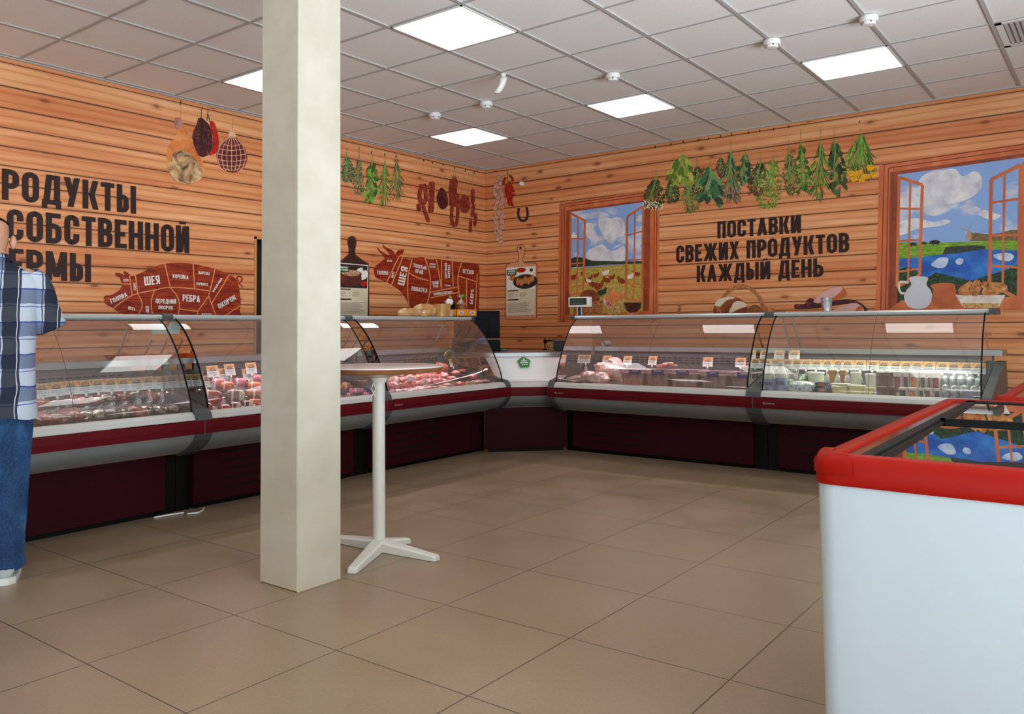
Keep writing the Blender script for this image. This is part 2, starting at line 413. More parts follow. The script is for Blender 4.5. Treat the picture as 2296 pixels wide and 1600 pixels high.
# ------------------------------------------------------------------ ceiling fixtures
LIT = emitter('lit_diffuser', (1.0, 0.985, 0.965), PANEL_EMIT)
PFR = plain('panel_frame', '#e6e6e6', 0.4, 0, 0.5, 0.02)
PLABEL = {(0, 0): 'largest lit square ceiling panel, nearest the column top', (-3, 0): 'lit ceiling panel partly hidden behind the column, near the left wall',
          (-3, 4): 'small far lit ceiling panel above the corner of the counters', (0, 4): 'lit ceiling panel between the motion sensor and the right wall lettering',
          (3, 4): 'lit ceiling panel nearest the air vent at top right'}
for i, j in PANELS:
    x, y = GX0+0.6*i+0.3, GY0+0.6*j+0.3
    t = thing('led_light_panel', PLABEL.get((i, j), 'lit square ceiling panel behind the photographer'), 'ceiling light', (x, y, CEIL), 'square LED panels in the ceiling')
    m = MB(); h = 0.288
    for a, b, c, d in ((-h, -h, h, -h+0.012), (-h, h-0.012, h, h), (-h, -h, -h+0.012, h), (h-0.012, -h, h, h)):
        m.box((x+a, y+b, CEIL-0.008), (x+c, y+d, CEIL+0.002))
    m.build('frame', PFR, t)
    m = MB(); h = 0.277; m.poly([(x-h, y-h, CEIL-0.004), (x-h, y+h, CEIL-0.004), (x+h, y+h, CEIL-0.004), (x+h, y-h, CEIL-0.004)])
    m.build('diffuser', LIT, t)
# ------------------------------------------------------------------ smoke detectors, motion sensor, vent, wall sensor
PLAS = plain('white_plastic', '#e6e6e4', 0.35, 0, 0.5, 0.02)
GREYP = plain('grey_plastic', '#8d9092', 0.45, 0, 0.4, 0.04)
def smoke_detector(px, py, label):
    p = on_z(px, py, CEIL-0.03); t = thing('smoke_detector', label, 'smoke detector', (p.x, p.y, CEIL-0.004), 'smoke detectors on the ceiling grid')
    z = CEIL-0.004
    m = MB(); m.lathe([(0.0, z), (0.052, z), (0.055, z-0.006), (0.055, z-0.028), (0.050, z-0.034), (0.0, z-0.034)], (p.x, p.y, 0)); m.build('base', PLAS, t, auto=35)
    m = MB(); m.lathe([(0.0, z-0.0345), (0.040, z-0.0345), (0.043, z-0.040), (0.036, z-0.052), (0.0, z-0.056)], (p.x, p.y, 0)); m.build('sensing_head', PLAS, t, auto=35)
    m = MB()
    for k in range(6):
        a = k*math.pi/3; c, s_ = math.cos(a), math.sin(a)
        m.box((p.x+c*0.042-0.004, p.y+s_*0.042-0.004, z-0.046), (p.x+c*0.042+0.004, p.y+s_*0.042+0.004, z-0.0345))
    m.build('inlet_slots', GREYP, t)
for a in ((975, 261, 'smoke detector on the grid beside the small far light panel, furthest left'), (1090, 236, 'smoke detector below the motion sensor, second from the left'),
          (1374, 174, 'smoke detector just above the middle far light panel'), (1731, 99, 'smoke detector to the upper left of the right-hand light panel'),
          (1948, 47, 'smoke detector above the right-hand light panel, nearest the vent')): smoke_detector(*a)
p = on_z(1128, 165, CEIL); t = thing('motion_sensor', 'white curved motion sensor hanging on a bracket from the ceiling grid', 'motion sensor', p)
m = MB(); m.lathe([(0, CEIL), (0.022, CEIL), (0.022, CEIL-0.018), (0.012, CEIL-0.022), (0.010, CEIL-0.045), (0, CEIL-0.045)], (p.x, p.y, 0), n=16); m.tube([p+Vector((-0.02, 0, -0.004)), p+Vector((-0.055, -0.01, -0.03)), p+Vector((-0.03, -0.01, -0.06))], 0.003)
m.build('bracket', PLAS, t, auto=40)
m = MB(); rings = []
for k in range(9):
    u = k/8; z = CEIL-0.035-0.12*u; bow = 0.02*math.sin(math.pi*u); cx = p - RIGHT*(0.035*u*u*1.4) + Vector((0.01, -0.015, 0)); w = 0.030-0.006*u
    base = Vector((cx.x, cx.y, z)); fx = Vector((-_f0.x, -_f0.y, 0))
    rings.append([base+_r0*(w*math.cos(q))+fx*((0.018+bow)*math.sin(q)) for q in [math.pi*2*i/14 for i in range(14)]])
m.loft(rings); m.build('sensor_body', PLAS, t, smooth=True)
# ceiling vent in a grid cell
vx, vy = GX0+0.6*5, GY0+0.6*4
t = thing('air_vent', 'square white louvred air vent set in the ceiling at top right', 'vent', (vx+0.3, vy+0.3, CEIL))
m = MB(); z = CEIL-0.006
for a, b, c, d in ((0.014, 0.014, 0.586, 0.05), (0.014, 0.55, 0.586, 0.586), (0.014, 0.014, 0.05, 0.586), (0.55, 0.014, 0.586, 0.586)): m.box((vx+a, vy+b, z), (vx+c, vy+d, CEIL+0.002))
m.build('frame', PFR, t)
m = MB()
for k in range(17):
    x = vx+0.06+k*0.0295; m.add([(x, vy+0.05, z+0.001), (x+0.020, vy+0.05, z-0.003), (x+0.020, vy+0.55, z-0.003), (x, vy+0.55, z+0.001)], [(0, 1, 2, 3)])
m.build('louvre_slats', plain('vent_slat', '#cfd3d4', 0.4), t)
m = MB(); m.poly([(vx+0.05, vy+0.05, CEIL+0.0015), (vx+0.55, vy+0.05, CEIL+0.0015), (vx+0.55, vy+0.55, CEIL+0.0015), (vx+0.05, vy+0.55, CEIL+0.0015)])
m.build('backing', plain('vent_dark', '#a3a7a8', 0.8), t)
p = on_y(1171, 412, 0); m = MB(); m.lathe([(0, -0.001), (0.028, -0.001), (0.030, -0.018), (0.022, -0.036), (0, -0.042)], (p.x, 0, p.z), 'Y', 20)
tag(m.build('wall_sensor', PLAS, auto=40), 'small round white sensor high on the wall beside the red chili peppers', 'sensor')

# ------------------------------------------------------------------ refrigerated display cases
MAROON = plain('maroon_panel', '#2f0910', 0.55, 0, 0.08, 0.06)
STRIPE = plain('maroon_stripe', '#560b13', 0.5, 0, 0.12, 0.04)
BUMP = plain('grey_bumper', '#7f8485', 0.35, 0, 0.5, 0.04)
LIP = plain('pale_lip', '#a5a09b', 0.45, 0, 0.4, 0.04)
LEDGE = plain('white_ledge', '#b6b6b2', 0.35, 0, 0.5, 0.03)
ENDP = plain('dark_grey_plastic', '#44484a', 0.42, 0, 0.45, 0.05)
BLACK = plain('black_trim', '#090909', 0.5, 0, 0.15, 0.05)
ALU = plain('rail_aluminium', '#b9c0c0', 0.32, 0.35, 0.5, 0.03)
STEEL = plain('case_steel', '#8c8f90', 0.32, 0.6, 0.5, 0.06)
DECK = plain('deck_steel', '#8a8584', 0.4, 0.25, 0.5, 0.06)
DARKP = plain('dark_back_panel', '#4a484a', 0.5, 0, 0.4, 0.05)
SLOT = plain('slot_black', '#0a0506', 0.7, 0, 0.2, 0.05)
GLASS = thin_glass('case_glass', (0.93, 0.93, 0.925), 0.004, 1.45, 2.3, 0.08, (0.60, 0.46, 0.43))  # pinkish haze colour imitates the room's reflection in the panes
SIDEG = thin_glass('side_glass', (0.94, 0.95, 0.945), 0.004, 1.45, 1.0, 0.02, (0.6, 0.55, 0.53))
GLASS_PROF = [(1.565, 0.635), (1.556, 0.68), (1.540, 0.735), (1.514, 0.80), (1.481, 0.87), (1.437, 0.95), (1.386, 1.03), (1.333, 1.097), (1.277, 1.155), (1.222, 1.197), (1.170, 1.226)]
def _dense(P):
    out = []
    for i in range(len(P)-1):
        p0, p1, p2, p3 = P[max(i-1, 0)], P[i], P[i+1], P[min(i+2, len(P)-1)]
        for j in range(4):
            t = j/4; out.append(tuple(.5*(2*p1[a]+(p2[a]-p0[a])*t+(2*p0[a]-5*p1[a]+4*p2[a]-p3[a])*t*t+(3*p1[a]-p0[a]-3*p2[a]+p3[a])*t**3) for a in (0, 1)))
    return out+[P[-1]]
GLASS_PROF = _dense(GLASS_PROF)
BODY = [(1.375, 0.385), (1.41, 0.378), (1.475, 0.402), (1.535, 0.438), (1.575, 0.472), (1.600, 0.512), (1.604, 0.55), (1.600, 0.592), (1.588, 0.622), (1.566, 0.640)]
END_SIDE = [(1.36, 0.372), (1.42, 0.365), (1.49, 0.392), (1.552, 0.432), (1.592, 0.470), (1.615, 0.512), (1.618, 0.55), (1.614, 0.595), (1.603, 0.632), (1.575, 0.657), (1.52, 0.668),
            (1.22, 0.745), (0.98, 0.80), (0.86, 0.86), (0.62, 0.86), (0.62, 0.372)]
CARBOMA = []
def strip(m, T, s0, s1, prof, mi=0, seg=1):
    for k in range(seg):
        a, b = s0+(s1-s0)*k/seg, s0+(s1-s0)*(k+1)/seg
        m.loft([[T(a, d, z) for d, z in prof], [T(b, d, z) for d, z in prof]], mi, closed=False)
def case(name, label, T, L, vents=(0.42, 1.0), lamp=None, seam=0.5, post=True, side=(True, True), origin=(0, 0, 0), logo=True):
    t = thing('display_case', label, 'display case', origin, 'glass-fronted refrigerated counters')
    e = 0.055
    m = MB(); P = lambda s0, s1, d0, d1, z0, z1, mi=0, bev=0: m.prism([T(s0, d0, z0), T(s0, d1, z0), T(s0, d1, z1), T(s0, d0, z1)], T(s1, 0, 0)-T(s0, 0, 0), mi)
    P(0.10, L-0.10, 0.72, 1.35, 0.035, 0.395); base = m.build('base_cabinet', MAROON, t)
    m = MB(); P(0.13, L-0.13, 0.76, 1.31, 0.0, 0.036); m.build('plinth', BLACK, t)
    m = MB()
    for k in range(5):
        z = 0.335-0.058*k
        for a, b in ((vents[0], vents[0]+0.30), (vents[0]+0.32, vents[0]+0.62)): P(a, b, 1.346, 1.3525, z, z+0.011)
    tag(m.build('vent_slots', SLOT, base), 'dark horizontal vent slots')
    for a, b in ((0.002, 0.10), (L-0.10, L-0.002)):
        m = MB(); P(a, b, 0.80, 1.30, 0.0, 0.38); m.build('leg_panel', BLACK, t)
    m = MB(); strip(m, T, e, L-e, BODY[2:6]); m.build('bumper', BUMP, t, auto=40)
    m = MB(); strip(m, T, e, L-e, BODY[:3]); m.build('bumper_lip', LIP, t)
    m = MB(); strip(m, T, 0.004, L-0.004, [(d+0.016, z) for d, z in BODY[5:8]]); sb = m.build('stripe', STRIPE, t)
    if logo: CARBOMA.append((sb, T, L))
    m = MB(); strip(m, T, e, L-e, [(1.600, 0.595), (1.600, 0.600), (1.588, 0.624), (1.566, 0.641), (1.545, 0.643), (1.53, 0.60)]); m.build('front_ledge', LEDGE, t)
    for k, (s0, s1) in enumerate(((0.0, e), (L-e, L))):
        m = MB(); m.prism([T(s0, d, z) for d, z in END_SIDE], T(s1, 0, 0)-T(s0, 0, 0)); m.build('end_panel', ENDP, t)
    # interior tray, rear vent panel and steel service shelf
    m = MB(); strip(m, T, e, L-e, [(1.545, 0.60), (1.50, 0.595), (0.90, 0.635), (0.86, 0.66)]); m.build('display_tray', DECK, t)
    m = MB(); P(e, L-e, 0.84, 0.862, 0.62, 0.906); bp = m.build('back_panel', DARKP, t)
    m = MB(); n = int((L-0.2)/0.055)
    for k in range(n):
        for r in range(3): P(0.1+k*0.055, 0.1+k*0.055+0.040, 0.8615, 0.8635, 0.80+r*0.022, 0.80+r*0.022+0.009)
    m.build('back_vents', SLOT, bp)
    m = MB(); P(0.0, L, 0.56, 0.88, 0.905, 0.945); m.build('service_shelf', STEEL, t)
    # glass, seams and rail
    panes = [(e+0.006, L*seam-0.002), (L*seam+0.002, L-e-0.006)]
    for s0, s1 in panes:
        m = MB(); strip(m, T, s0, s1, GLASS_PROF); m.build('front_glass', GLASS, t, smooth=True)
    m = MB(); strip(m, T, L*seam-0.0016, L*seam+0.0016, [(d+0.001, z) for d, z in GLASS_PROF]); m.build('glass_seam', plain('seam_brown', '#5c463c', 0.4), t)
    for k, s in enumerate((e+0.004, L-e-0.004)):
        m = MB(); m.poly([T(s, d, z) for d, z in GLASS_PROF] + [T(s, 0.90, 1.215), T(s, 0.90, 0.95), T(s, 0.98, 0.80)]); m.build('side_glass', SIDEG, t)
        m = MB()
        rings = [[T(s-0.004, d+0.002, z), T(s+0.004, d+0.002, z), T(s+0.004, d-0.007, z-0.004), T(s-0.004, d-0.007, z-0.004)] for d, z in GLASS_PROF]
        m.loft(rings); m.build('glass_edge', BLACK, t)
    m = MB(); RP = [(1.19, 1.211), (1.195, 1.228), (1.185, 1.240), (0.92, 1.244), (0.90, 1.236), (0.90, 1.214)]
    m.prism([T(0.035, d, z) for d, z in RP], T(L-0.035, 0, 0)-T(0.035, 0, 0)); rail = m.build('top_rail', ALU, t)
    m = MB(); P(0.035, L-0.035, 1.15, 1.188, 1.198, 1.2115); m.build('rail_gasket_strip', plain('rail_gasket', '#3c4244', 0.5), rail)  # dark gasket strip below the rail's front edge
    for s0, s1 in ((0.0, 0.036), (L-0.036, L)):
        m = MB(); m.prism([T(s0, d, z) for d, z in [(1.20, 1.20), (1.205, 1.230), (1.19, 1.246), (0.90, 1.250), (0.885, 1.20)]], T(s1, 0, 0)-T(s0, 0, 0)); m.build('rail_cap', ENDP, t)
    for s in (0.10, L-0.10):
        m = MB(); m.tube([T(s, 0.72, 0.94), T(s, 0.80, 1.02), T(s, 0.93, 1.215)], 0.007); m.build('rail_bracket', plain('brushed_bracket', '#c9bfae', 0.3, 0.6), t, smooth=True)
    if lamp:
        col, pw = lamp
        m = MB(); m.poly([T(0.12, 1.10, 1.2095), T(L-0.12, 1.10, 1.2095), T(L-0.12, 1.14, 1.2095), T(0.12, 1.14, 1.2095)]); m.build('lamp_strip', emitter('case_lamp_%.2f' % col[2], col, 4.0), t)
        d = bpy.data.lights.new('case_lamp', 'AREA'); d.shape = 'RECTANGLE'; d.size = L-0.24; d.size_y = 0.03; d.energy = pw; d.color = col; d.spread = math.radians(150)
        o = bpy.data.objects.new('case_lamp', d); COL.objects.link(o); c = T(L/2, 1.12, 1.19); tgt = T(L/2, 1.20, 0.6)
        zax = (c-tgt).normalized(); xax = (T(L, 0, 0)-T(0, 0, 0)).normalized(); yax = zax.cross(xax)
        o.matrix_world = Matrix(((xax.x, yax.x, zax.x, c.x), (xax.y, yax.y, zax.y, c.y), (xax.z, yax.z, zax.z, c.z), (0, 0, 0, 1)))
    return t
def TL(y0): return lambda s, d, z: Vector((d, y0+s, z))
def TR(x0): return lambda s, d, z: Vector((x0+s, -d, z))
PINK, COOL = (1.0, 0.72, 0.74), (0.96, 1.0, 0.80)
L1Y, L2Y, L3Y, L3E = -6.95, -4.935, -3.355, -1.745
R1X, R2X, R2E = 1.925, 3.785, 5.335
C_L1 = case('L1', 'long glass counter of smoked meats behind the man in the plaid shirt', TL(L1Y), L2Y-L1Y, (0.5, 1), ((1.0, 0.9, 0.82), 4.5), 0.62, origin=(1.1, (L1Y+L2Y)/2, 0), logo=False)
C_L2 = case('L2', 'glass counter of cooked sausages behind the column', TL(L2Y), L3Y-L2Y, (0.32, 1), (PINK, 6.5), 0.55, origin=(1.1, (L2Y+L3Y)/2, 0))
C_L3 = case('L3', 'glass counter of raw packed meat with bread on its top rail', TL(L3Y), L3E-L3Y, (0.30, 1), (PINK, 6.5), 0.60, origin=(1.1, (L3Y+L3E)/2, 0))
C_R1 = case('R1', 'glass counter of poultry and plastic tubs left of centre on the back wall', TR(R1X), R2X-R1X, (0.26, 1), (PINK, 9.0), 0.50, origin=((R1X+R2X)/2, -1.1, 0))
C_R2 = case('R2', 'glass counter of milk and dairy tubs nearest the freezers', TR(R2X), R2E-R2X, (0.24, 1), (COOL, 9.0), 0.52, origin=((R2X+R2E)/2, -1.1, 0))
# corner counter at 45 degrees joining the two runs
def TC(s, d, z):                       # s along the diagonal face, d outward from it (same numbers as a case profile minus 1.35)
    mid = Vector((1.645, -1.645, 0)); a = Vector((1, 1, 0)).normalized(); o = Vector((1, -1, 0)).normalized()
    return mid + a*s + o*(d-1.35) + Vector((0, 0, z))
t = thing('corner_counter', 'white corner counter with a green sticker joining the two glass counter runs', 'counter', (1.645, -1.645, 0))
m = MB(); m.prism([TC(-0.335, 1.35, 0.03), TC(0.44, 1.35, 0.03), TC(0.40, 1.30, 0.03), TC(-0.30, 1.30, 0.03)], (0, 0, 0.37)); m.build('base_cabinet', MAROON, t)
m = MB(); m.prism([TC(-0.30, 1.325, 0.0), TC(0.40, 1.325, 0.0), TC(0.38, 1.30, 0.0), TC(-0.28, 1.30, 0.0)], (0, 0, 0.032)); m.build('plinth', BLACK, t)
CB = [(d-0.19 if d > 1.45 else d-0.07, z) for d, z in BODY]
hw = 0.235
for nm, seg, mt in (('bumper_lip', CB[:3], LIP), ('bumper', CB[2:6], BUMP), ('stripe', CB[5:8], STRIPE), ('front_ledge', CB[7:]+[(1.33, 0.642)], LEDGE)):
    m = MB(); n = len(seg)
    m.loft([[TC(-0.095-0.10*max(0, 1.40-d)*9, d, z) for d, z in seg], [TC(hw+0.07+0.10*max(0, 1.40-d)*3, d, z) for d, z in seg]], closed=False); m.build(nm, mt, t, auto=40)
m = MB(); wl = 0.40
m.loft([[TC(-0.135, 1.335, 0.642), TC(0.33, 1.335, 0.642)], [TC(-0.20, 1.26, 0.655), TC(0.39, 1.26, 0.655)], [TC(-0.30, 1.16, 0.86), TC(0.47, 1.16, 0.86)]], closed=False)
m.build('white_front', plain('white_enamel', '#dcdcda', 0.28, 0, 0.5, 0.02), t)
m = MB(); m.prism([TC(-0.31, 1.175, 0.862), TC(0.48, 1.175, 0.862), TC(0.74, 0.80, 0.862), TC(0.50, 0.36, 0.862), TC(-0.50, 0.36, 0.862), TC(-0.62, 0.84, 0.862)], (0, 0, 0.035)); m.build('worktop', STEEL, t)
GREEN = plain('green_sticker', '#1d7a33', 0.5)
p = on_diag(1175, 812, (TC(0, 1.20, 0)-Vector()).x-(TC(0, 1.20, 0)).y); a = Vector((1, 1, 0)).normalized(); up = Vector((-0.53*0.7071, 0.53*0.7071, 0.85)).normalized(); nrm = Vector((1, -1, 0)).normalized()*0.006
m = MB(); m.poly([p+nrm+a*(0.058*(1+0.10*math.sin(5*q))*math.cos(q))+up*(0.056*(1+0.10*math.sin(5*q))*math.sin(q)) for q in [2*math.pi*k/54 for k in range(54)]])
st = m.build('sticker', GREEN, t); STICK = (p+nrm*1.6, a, up, st)
# ------------------------------------------------------------------ condensed bold lettering, drawn stroke by stroke
def glyph(c, t=0.175):
    a = t/2; P = []
    wid = {'О': .46, 'С': .44, 'Т': .42, 'Ф': .60, 'М': .60, 'Ж': .74, 'Ш': .68, 'Щ': .72, 'Ы': .62, 'Ю': .66, 'Д': .54, 'Н': .47, 'И': .48, 'Й': .48, 'А': .50, 'Х': .48, 'Е': .38, 'Г': .37, 'Л': .50, ' ': .24, 'У': .47, 'К': .48}
    w = wid.get(c, .45); L, R, B, T = a, w-a, a, 1-a
    def rect(x0, y0, x1, y1): P.append([(x0, y0), (x1, y0), (x1, y1), (x0, y1)])
    def V(x): rect(x-a, 0, x+a, 1)
    def H(y, x0=0, x1=None): rect(x0, y-a*.92, w if x1 is None else x1, y+a*.92)
    def D(x0, y0, x1, y1, k=t*1.02): P.append([(x0, y0), (x0+k, y0), (x1+k, y1), (x1, y1)])
    def S(pts, r=.16, closed=False):
        pts = [Vector((*p, 0)) for p in pts]; n = len(pts); path = []
        for i, p in enumerate(pts):
            if not closed and i in (0, n-1): path.append(p); continue
            A, Bq = pts[i-1], pts[(i+1) % n]; u = (A-p); v = (Bq-p); rr = min(r, u.length*.5, v.length*.5); u.normalize(); v.normalize()
            for k in range(6):
                q = k/5; path.append((1-q)**2*(p+u*rr)+2*q*(1-q)*(p+u*rr*.12+v*rr*.12)+q*q*(p+v*rr))
        m = len(path); off = []
        for i, p in enumerate(path):
            A = path[i-1] if (i or closed) else p; Bq = path[(i+1) % m] if (i < m-1 or closed) else p
            d = (Bq-A).normalized(); nn = Vector((-d.y, d.x, 0))*a; off.append((p+nn, p-nn))
        for i in range(m if closed else m-1):
            j = (i+1) % m; P.append([tuple(q)[:2] for q in (off[i][0], off[j][0], off[j][1], off[i][1])])
    if c == 'П': V(L); V(R); H(T)
    elif c == 'Р': V(L); S([(L, T), (R, T), (R, .46), (L, .46)])
    elif c == 'О': S([(L, B), (R, B), (R, T), (L, T)], .17, True)
    elif c == 'Д': D(.04, t*.8, .12, 1); V(R-.03); H(T, .12, w-.03); H(B, 0, w); rect(0, -.13, t*.85, B); rect(w-t*.85, -.13, w, B)
    elif c == 'У': D(0, 1, w/2-a*.9, .36); D(w-t, 1, .10, 0)
    elif c == 'К': V(L); D(t, .46, w-t, 1); D(t*1.0, .56, w-t, 0)
    elif c == 'Т': H(T); V(w/2)
    elif c == 'Ы': V(L); V(R); S([(L, .56), (w-t-.15, .56), (w-t-.15, B), (L, B)], .12)
    elif c == 'С': S([(R, .63), (R, T), (L, T), (L, B), (R, B), (R, .37)], .17)
    elif c == 'Б': V(L); H(T, 0, w-.03); S([(L, .57), (R, .57), (R, B), (L, B)], .14)
    elif c == 'В': V(L); S([(L, T), (R-.01, T), (R-.01, .54), (L, .54)], .13); S([(L, .50), (R, .50), (R, B), (L, B)], .13)
    elif c == 'Е': V(L); H(T); H(B); H(.5, 0, w-.04)
    elif c == 'Н': V(L); V(R); H(.5)
    elif c in 'ИЙ':
        V(L); V(R); D(t*.35, 0.02, w-t*1.35, .98)
        if c == 'Й': rect(w*.25, 1.06, w*.75, 1.16)
    elif c == 'Ф': V(w/2); S([(L, .2), (R, .2), (R, .82), (L, .82)], .15, True)
    elif c == 'М': V(L); V(R); D(.03, 1, w/2-a, .12, t*.9); D(w-t*.9-.03, 1, w/2-a*.8, .12, t*.9)
    elif c == 'А': D(0, 0, w/2-a, 1); D(w-t, 0, w/2-a, 1); H(.27, .08, w-.08)
    elif c == 'Ж': V(w/2); D(w/2, .5, w-t, 1); D(w/2, .5, w-t, 0); D(w/2-t, .5, 0, 1); D(w/2-t, .5, 0, 0)
    elif c == 'Х': D(0, 0, w-t, 1); D(w-t, 0, 0, 1)
    elif c == 'Ь': V(L); S([(L, .56), (R, .56), (R, B), (L, B)], .14)
    elif c == 'Я': V(R); S([(R, T), (L, T), (L, .47), (R, .47)], .14); D(0, 0, w/2-a*.6, .5)
    elif c in 'ШЩ':
        V(L); V(w/2); V(R); H(B)
        if c == 'Щ': rect(w-a, -.13, w+a*.8, B)
    elif c == 'З': S([(L, .72), (L, T), (R-.01, T), (R-.01, .53), (w*.35, .53)], .13); S([(w*.35, .50), (R, .50), (R, B), (L, B), (L, .28)], .13)
    elif c == 'Г': V(L); H(T)
    elif c == 'Л': D(0, 0, .10, 1); V(R); H(T, .12, w)
    elif c == 'Ю': V(L); H(.5, 0, .3); S([(.27, B), (R, B), (R, T), (.27, T)], .14, True)
    elif c == '₽' or c == '0': S([(L, B), (R, B), (R, T), (L, T)], .17, True)
    elif c == ' ': pass
    else: V(w/2)
    return w, P
def text_layout(s, gap=.075, t=0.175):
    x = 0; out = []; starts = []
    for c in s:
        w, P = glyph(c, t); starts.append(x)
        out += [[(x+px, py) for px, py in q] for q in P]; x += w+gap
    return x-gap, out, starts
def add_text(m, s, O, BR, TL, mi=0, anchor=0, t=0.175, skew=0.0):
    """O/BR/TL: 3D points of the bottom-left and bottom-right of the text and of the cap line above O; anchor = index of the letter that starts at O"""
    W, polys, st = text_layout(s, t=t); x0 = st[anchor]; U = (BR-O)/(W-x0); Vv = TL-O
    nn = U.cross(Vv).normalized(); nn = nn if nn.dot(CAM-O) > 0 else -nn
    for k, q in enumerate(polys): m.poly([O+U*(x-x0)+Vv*y+nn*(3e-5*k) for x, y in q], mi)

# ------------------------------------------------------------------ printed wall graphics: outlines read off the photograph, laid on the wall plane
def LW(k=1): return lambda px, py: on_x(px, py, 0.0015+0.0007*k)
def BW(k=1): return lambda px, py: on_y(px, py, -0.0015-0.0007*k)
def Z(x0, y0, s): return lambda x, y: (x0+x/s, y0+y/s)
def smooth(pts, n=4):
    out = []; k = len(pts)
    for i in range(k):
        p0, p1, p2, p3 = pts[i-1], pts[i], pts[(i+1) % k], pts[(i+2) % k]
        for j in range(n):
            t = j/n
            out.append(tuple(0.5*(2*p1[a]+(p2[a]-p0[a])*t+(2*p0[a]-5*p1[a]+4*p2[a]-p3[a])*t*t+(3*p1[a]-p0[a]-3*p2[a]+p3[a])*t**3) for a in (0, 1)))
    return out
def open_smooth(pts, n=5):
    q = [pts[0]]+list(pts)+[pts[-1]]; out = []
    for i in range(1, len(q)-2):
        p0, p1, p2, p3 = q[i-1:i+3]
        for j in range(n):
            t = j/n; out.append(tuple(0.5*(2*p1[a]+(p2[a]-p0[a])*t+(2*p0[a]-5*p1[a]+4*p2[a]-p3[a])*t*t+(3*p1[a]-p0[a]-3*p2[a]+p3[a])*t**3) for a in (0, 1)))
    return out+[pts[-1]]
class Print:
    """polygons given in zoomed photo coordinates, laid on a wall"""
    def __init__(s, zoom, wall): s.z = zoom; s.w = wall; s.m = MB(); s.k = 1
    def P(s, p): return s.w(s.k+0.04*len(s.m.f))(*s.z(*p))
    def poly(s, pts, mi=0, sm=True, k=None):
        if k is not None: s.k = k
        pts = smooth(pts) if sm else pts; s.m.poly([s.P(p) for p in pts], mi); return s
    def ell(s, cx, cy, rx, ry, mi=0, rot=0.0, n=14, k=None):
        if k is not None: s.k = k
        c, sn = math.cos(rot), math.sin(rot)
        s.m.poly([s.P((cx+rx*math.cos(q)*c-ry*math.sin(q)*sn, cy+rx*math.cos(q)*sn+ry*math.sin(q)*c)) for q in [2*math.pi*i/n for i in range(n)]], mi); return s
    def line(s, pts, r, mi=0, sm=True, k=None, taper=False):
        if k is not None: s.k = k
        pts = open_smooth(pts) if sm and len(pts) > 2 else list(pts); n = len(pts); a, b = [], []
        for i, p in enumerate(pts):
            A = pts[max(i-1, 0)]; B = pts[min(i+1, n-1)]; d = Vector((B[0]-A[0], B[1]-A[1], 0)); d.normalize()
            rr = r*(1 if not taper else 1-0.8*i/(n-1)); a.append((p[0]-d.y*rr, p[1]+d.x*rr)); b.append((p[0]+d.y*rr, p[1]-d.x*rr))
        for i in range(n-1): s.m.poly([s.P(q) for q in (a[i], a[i+1], b[i+1], b[i])], mi)
        return s
    def capsule(s, pts, r, mi=0, k=None):
        s.line(pts, r, mi, True, k)
        for p in (pts[0], pts[-1]): s.ell(p[0], p[1], r, r, mi)
        return s
    def text(s, t, bl, br, tl, mi=0, k=None, anchor=0, th=0.175):
        if k is not None: s.k = k
        add_text(s.m, t, s.P(bl), s.P(br), s.P(tl), mi, anchor, th); return s
    def make(s, name, mats, parent=None): return s.m.build(name, mats, parent)
def motif(name, label, cat, P0, group=None): return thing(name, label, cat, P0, group)

INK = plain('dark_brown_print', '#2b1714', 0.5, 0, 0.3, 0.05)
IDZ = lambda x, y: (x, y)
def lettering(label, wall, lines, at):
    t = motif('wall_lettering', label, 'wall lettering', at)
    for s, O, BR, TL, anc in lines:
        p = Print(IDZ, wall); p.text(s, O, BR, TL, 0, 2, anc); p.make('text_line', INK, t)
lettering('three lines of dark Cyrillic lettering on the left wall behind the man', LW,
          [('ПРОДУКТЫ', (4, 447), (305, 479.5), (4, 377), 1), ('СОБСТВЕННОЙ', (15.5, 538.5), (424, 567.5), (15.5, 467), 0), ('ФЕРМЫ', (20, 623), (204, 632.5), (20, 555.5), 1)], on_x(200, 600, 0))
lettering('three lines of dark Cyrillic lettering under the herbs on the back wall', BW,
          [('ПОСТАВКИ', (1608.4, 534.4), (1796.2, 521.5), (1608.4, 496.5), 0), ('СВЕЖИХ ПРОДУКТОВ', (1516.3, 589.4), (1904.6, 564.7), (1516.3, 551), 0), ('КАЖДЫЙ ДЕНЬ', (1562.2, 632.9), (1846.3, 619.7), (1562.2, 595), 0)], on_y(1700, 620, 0))

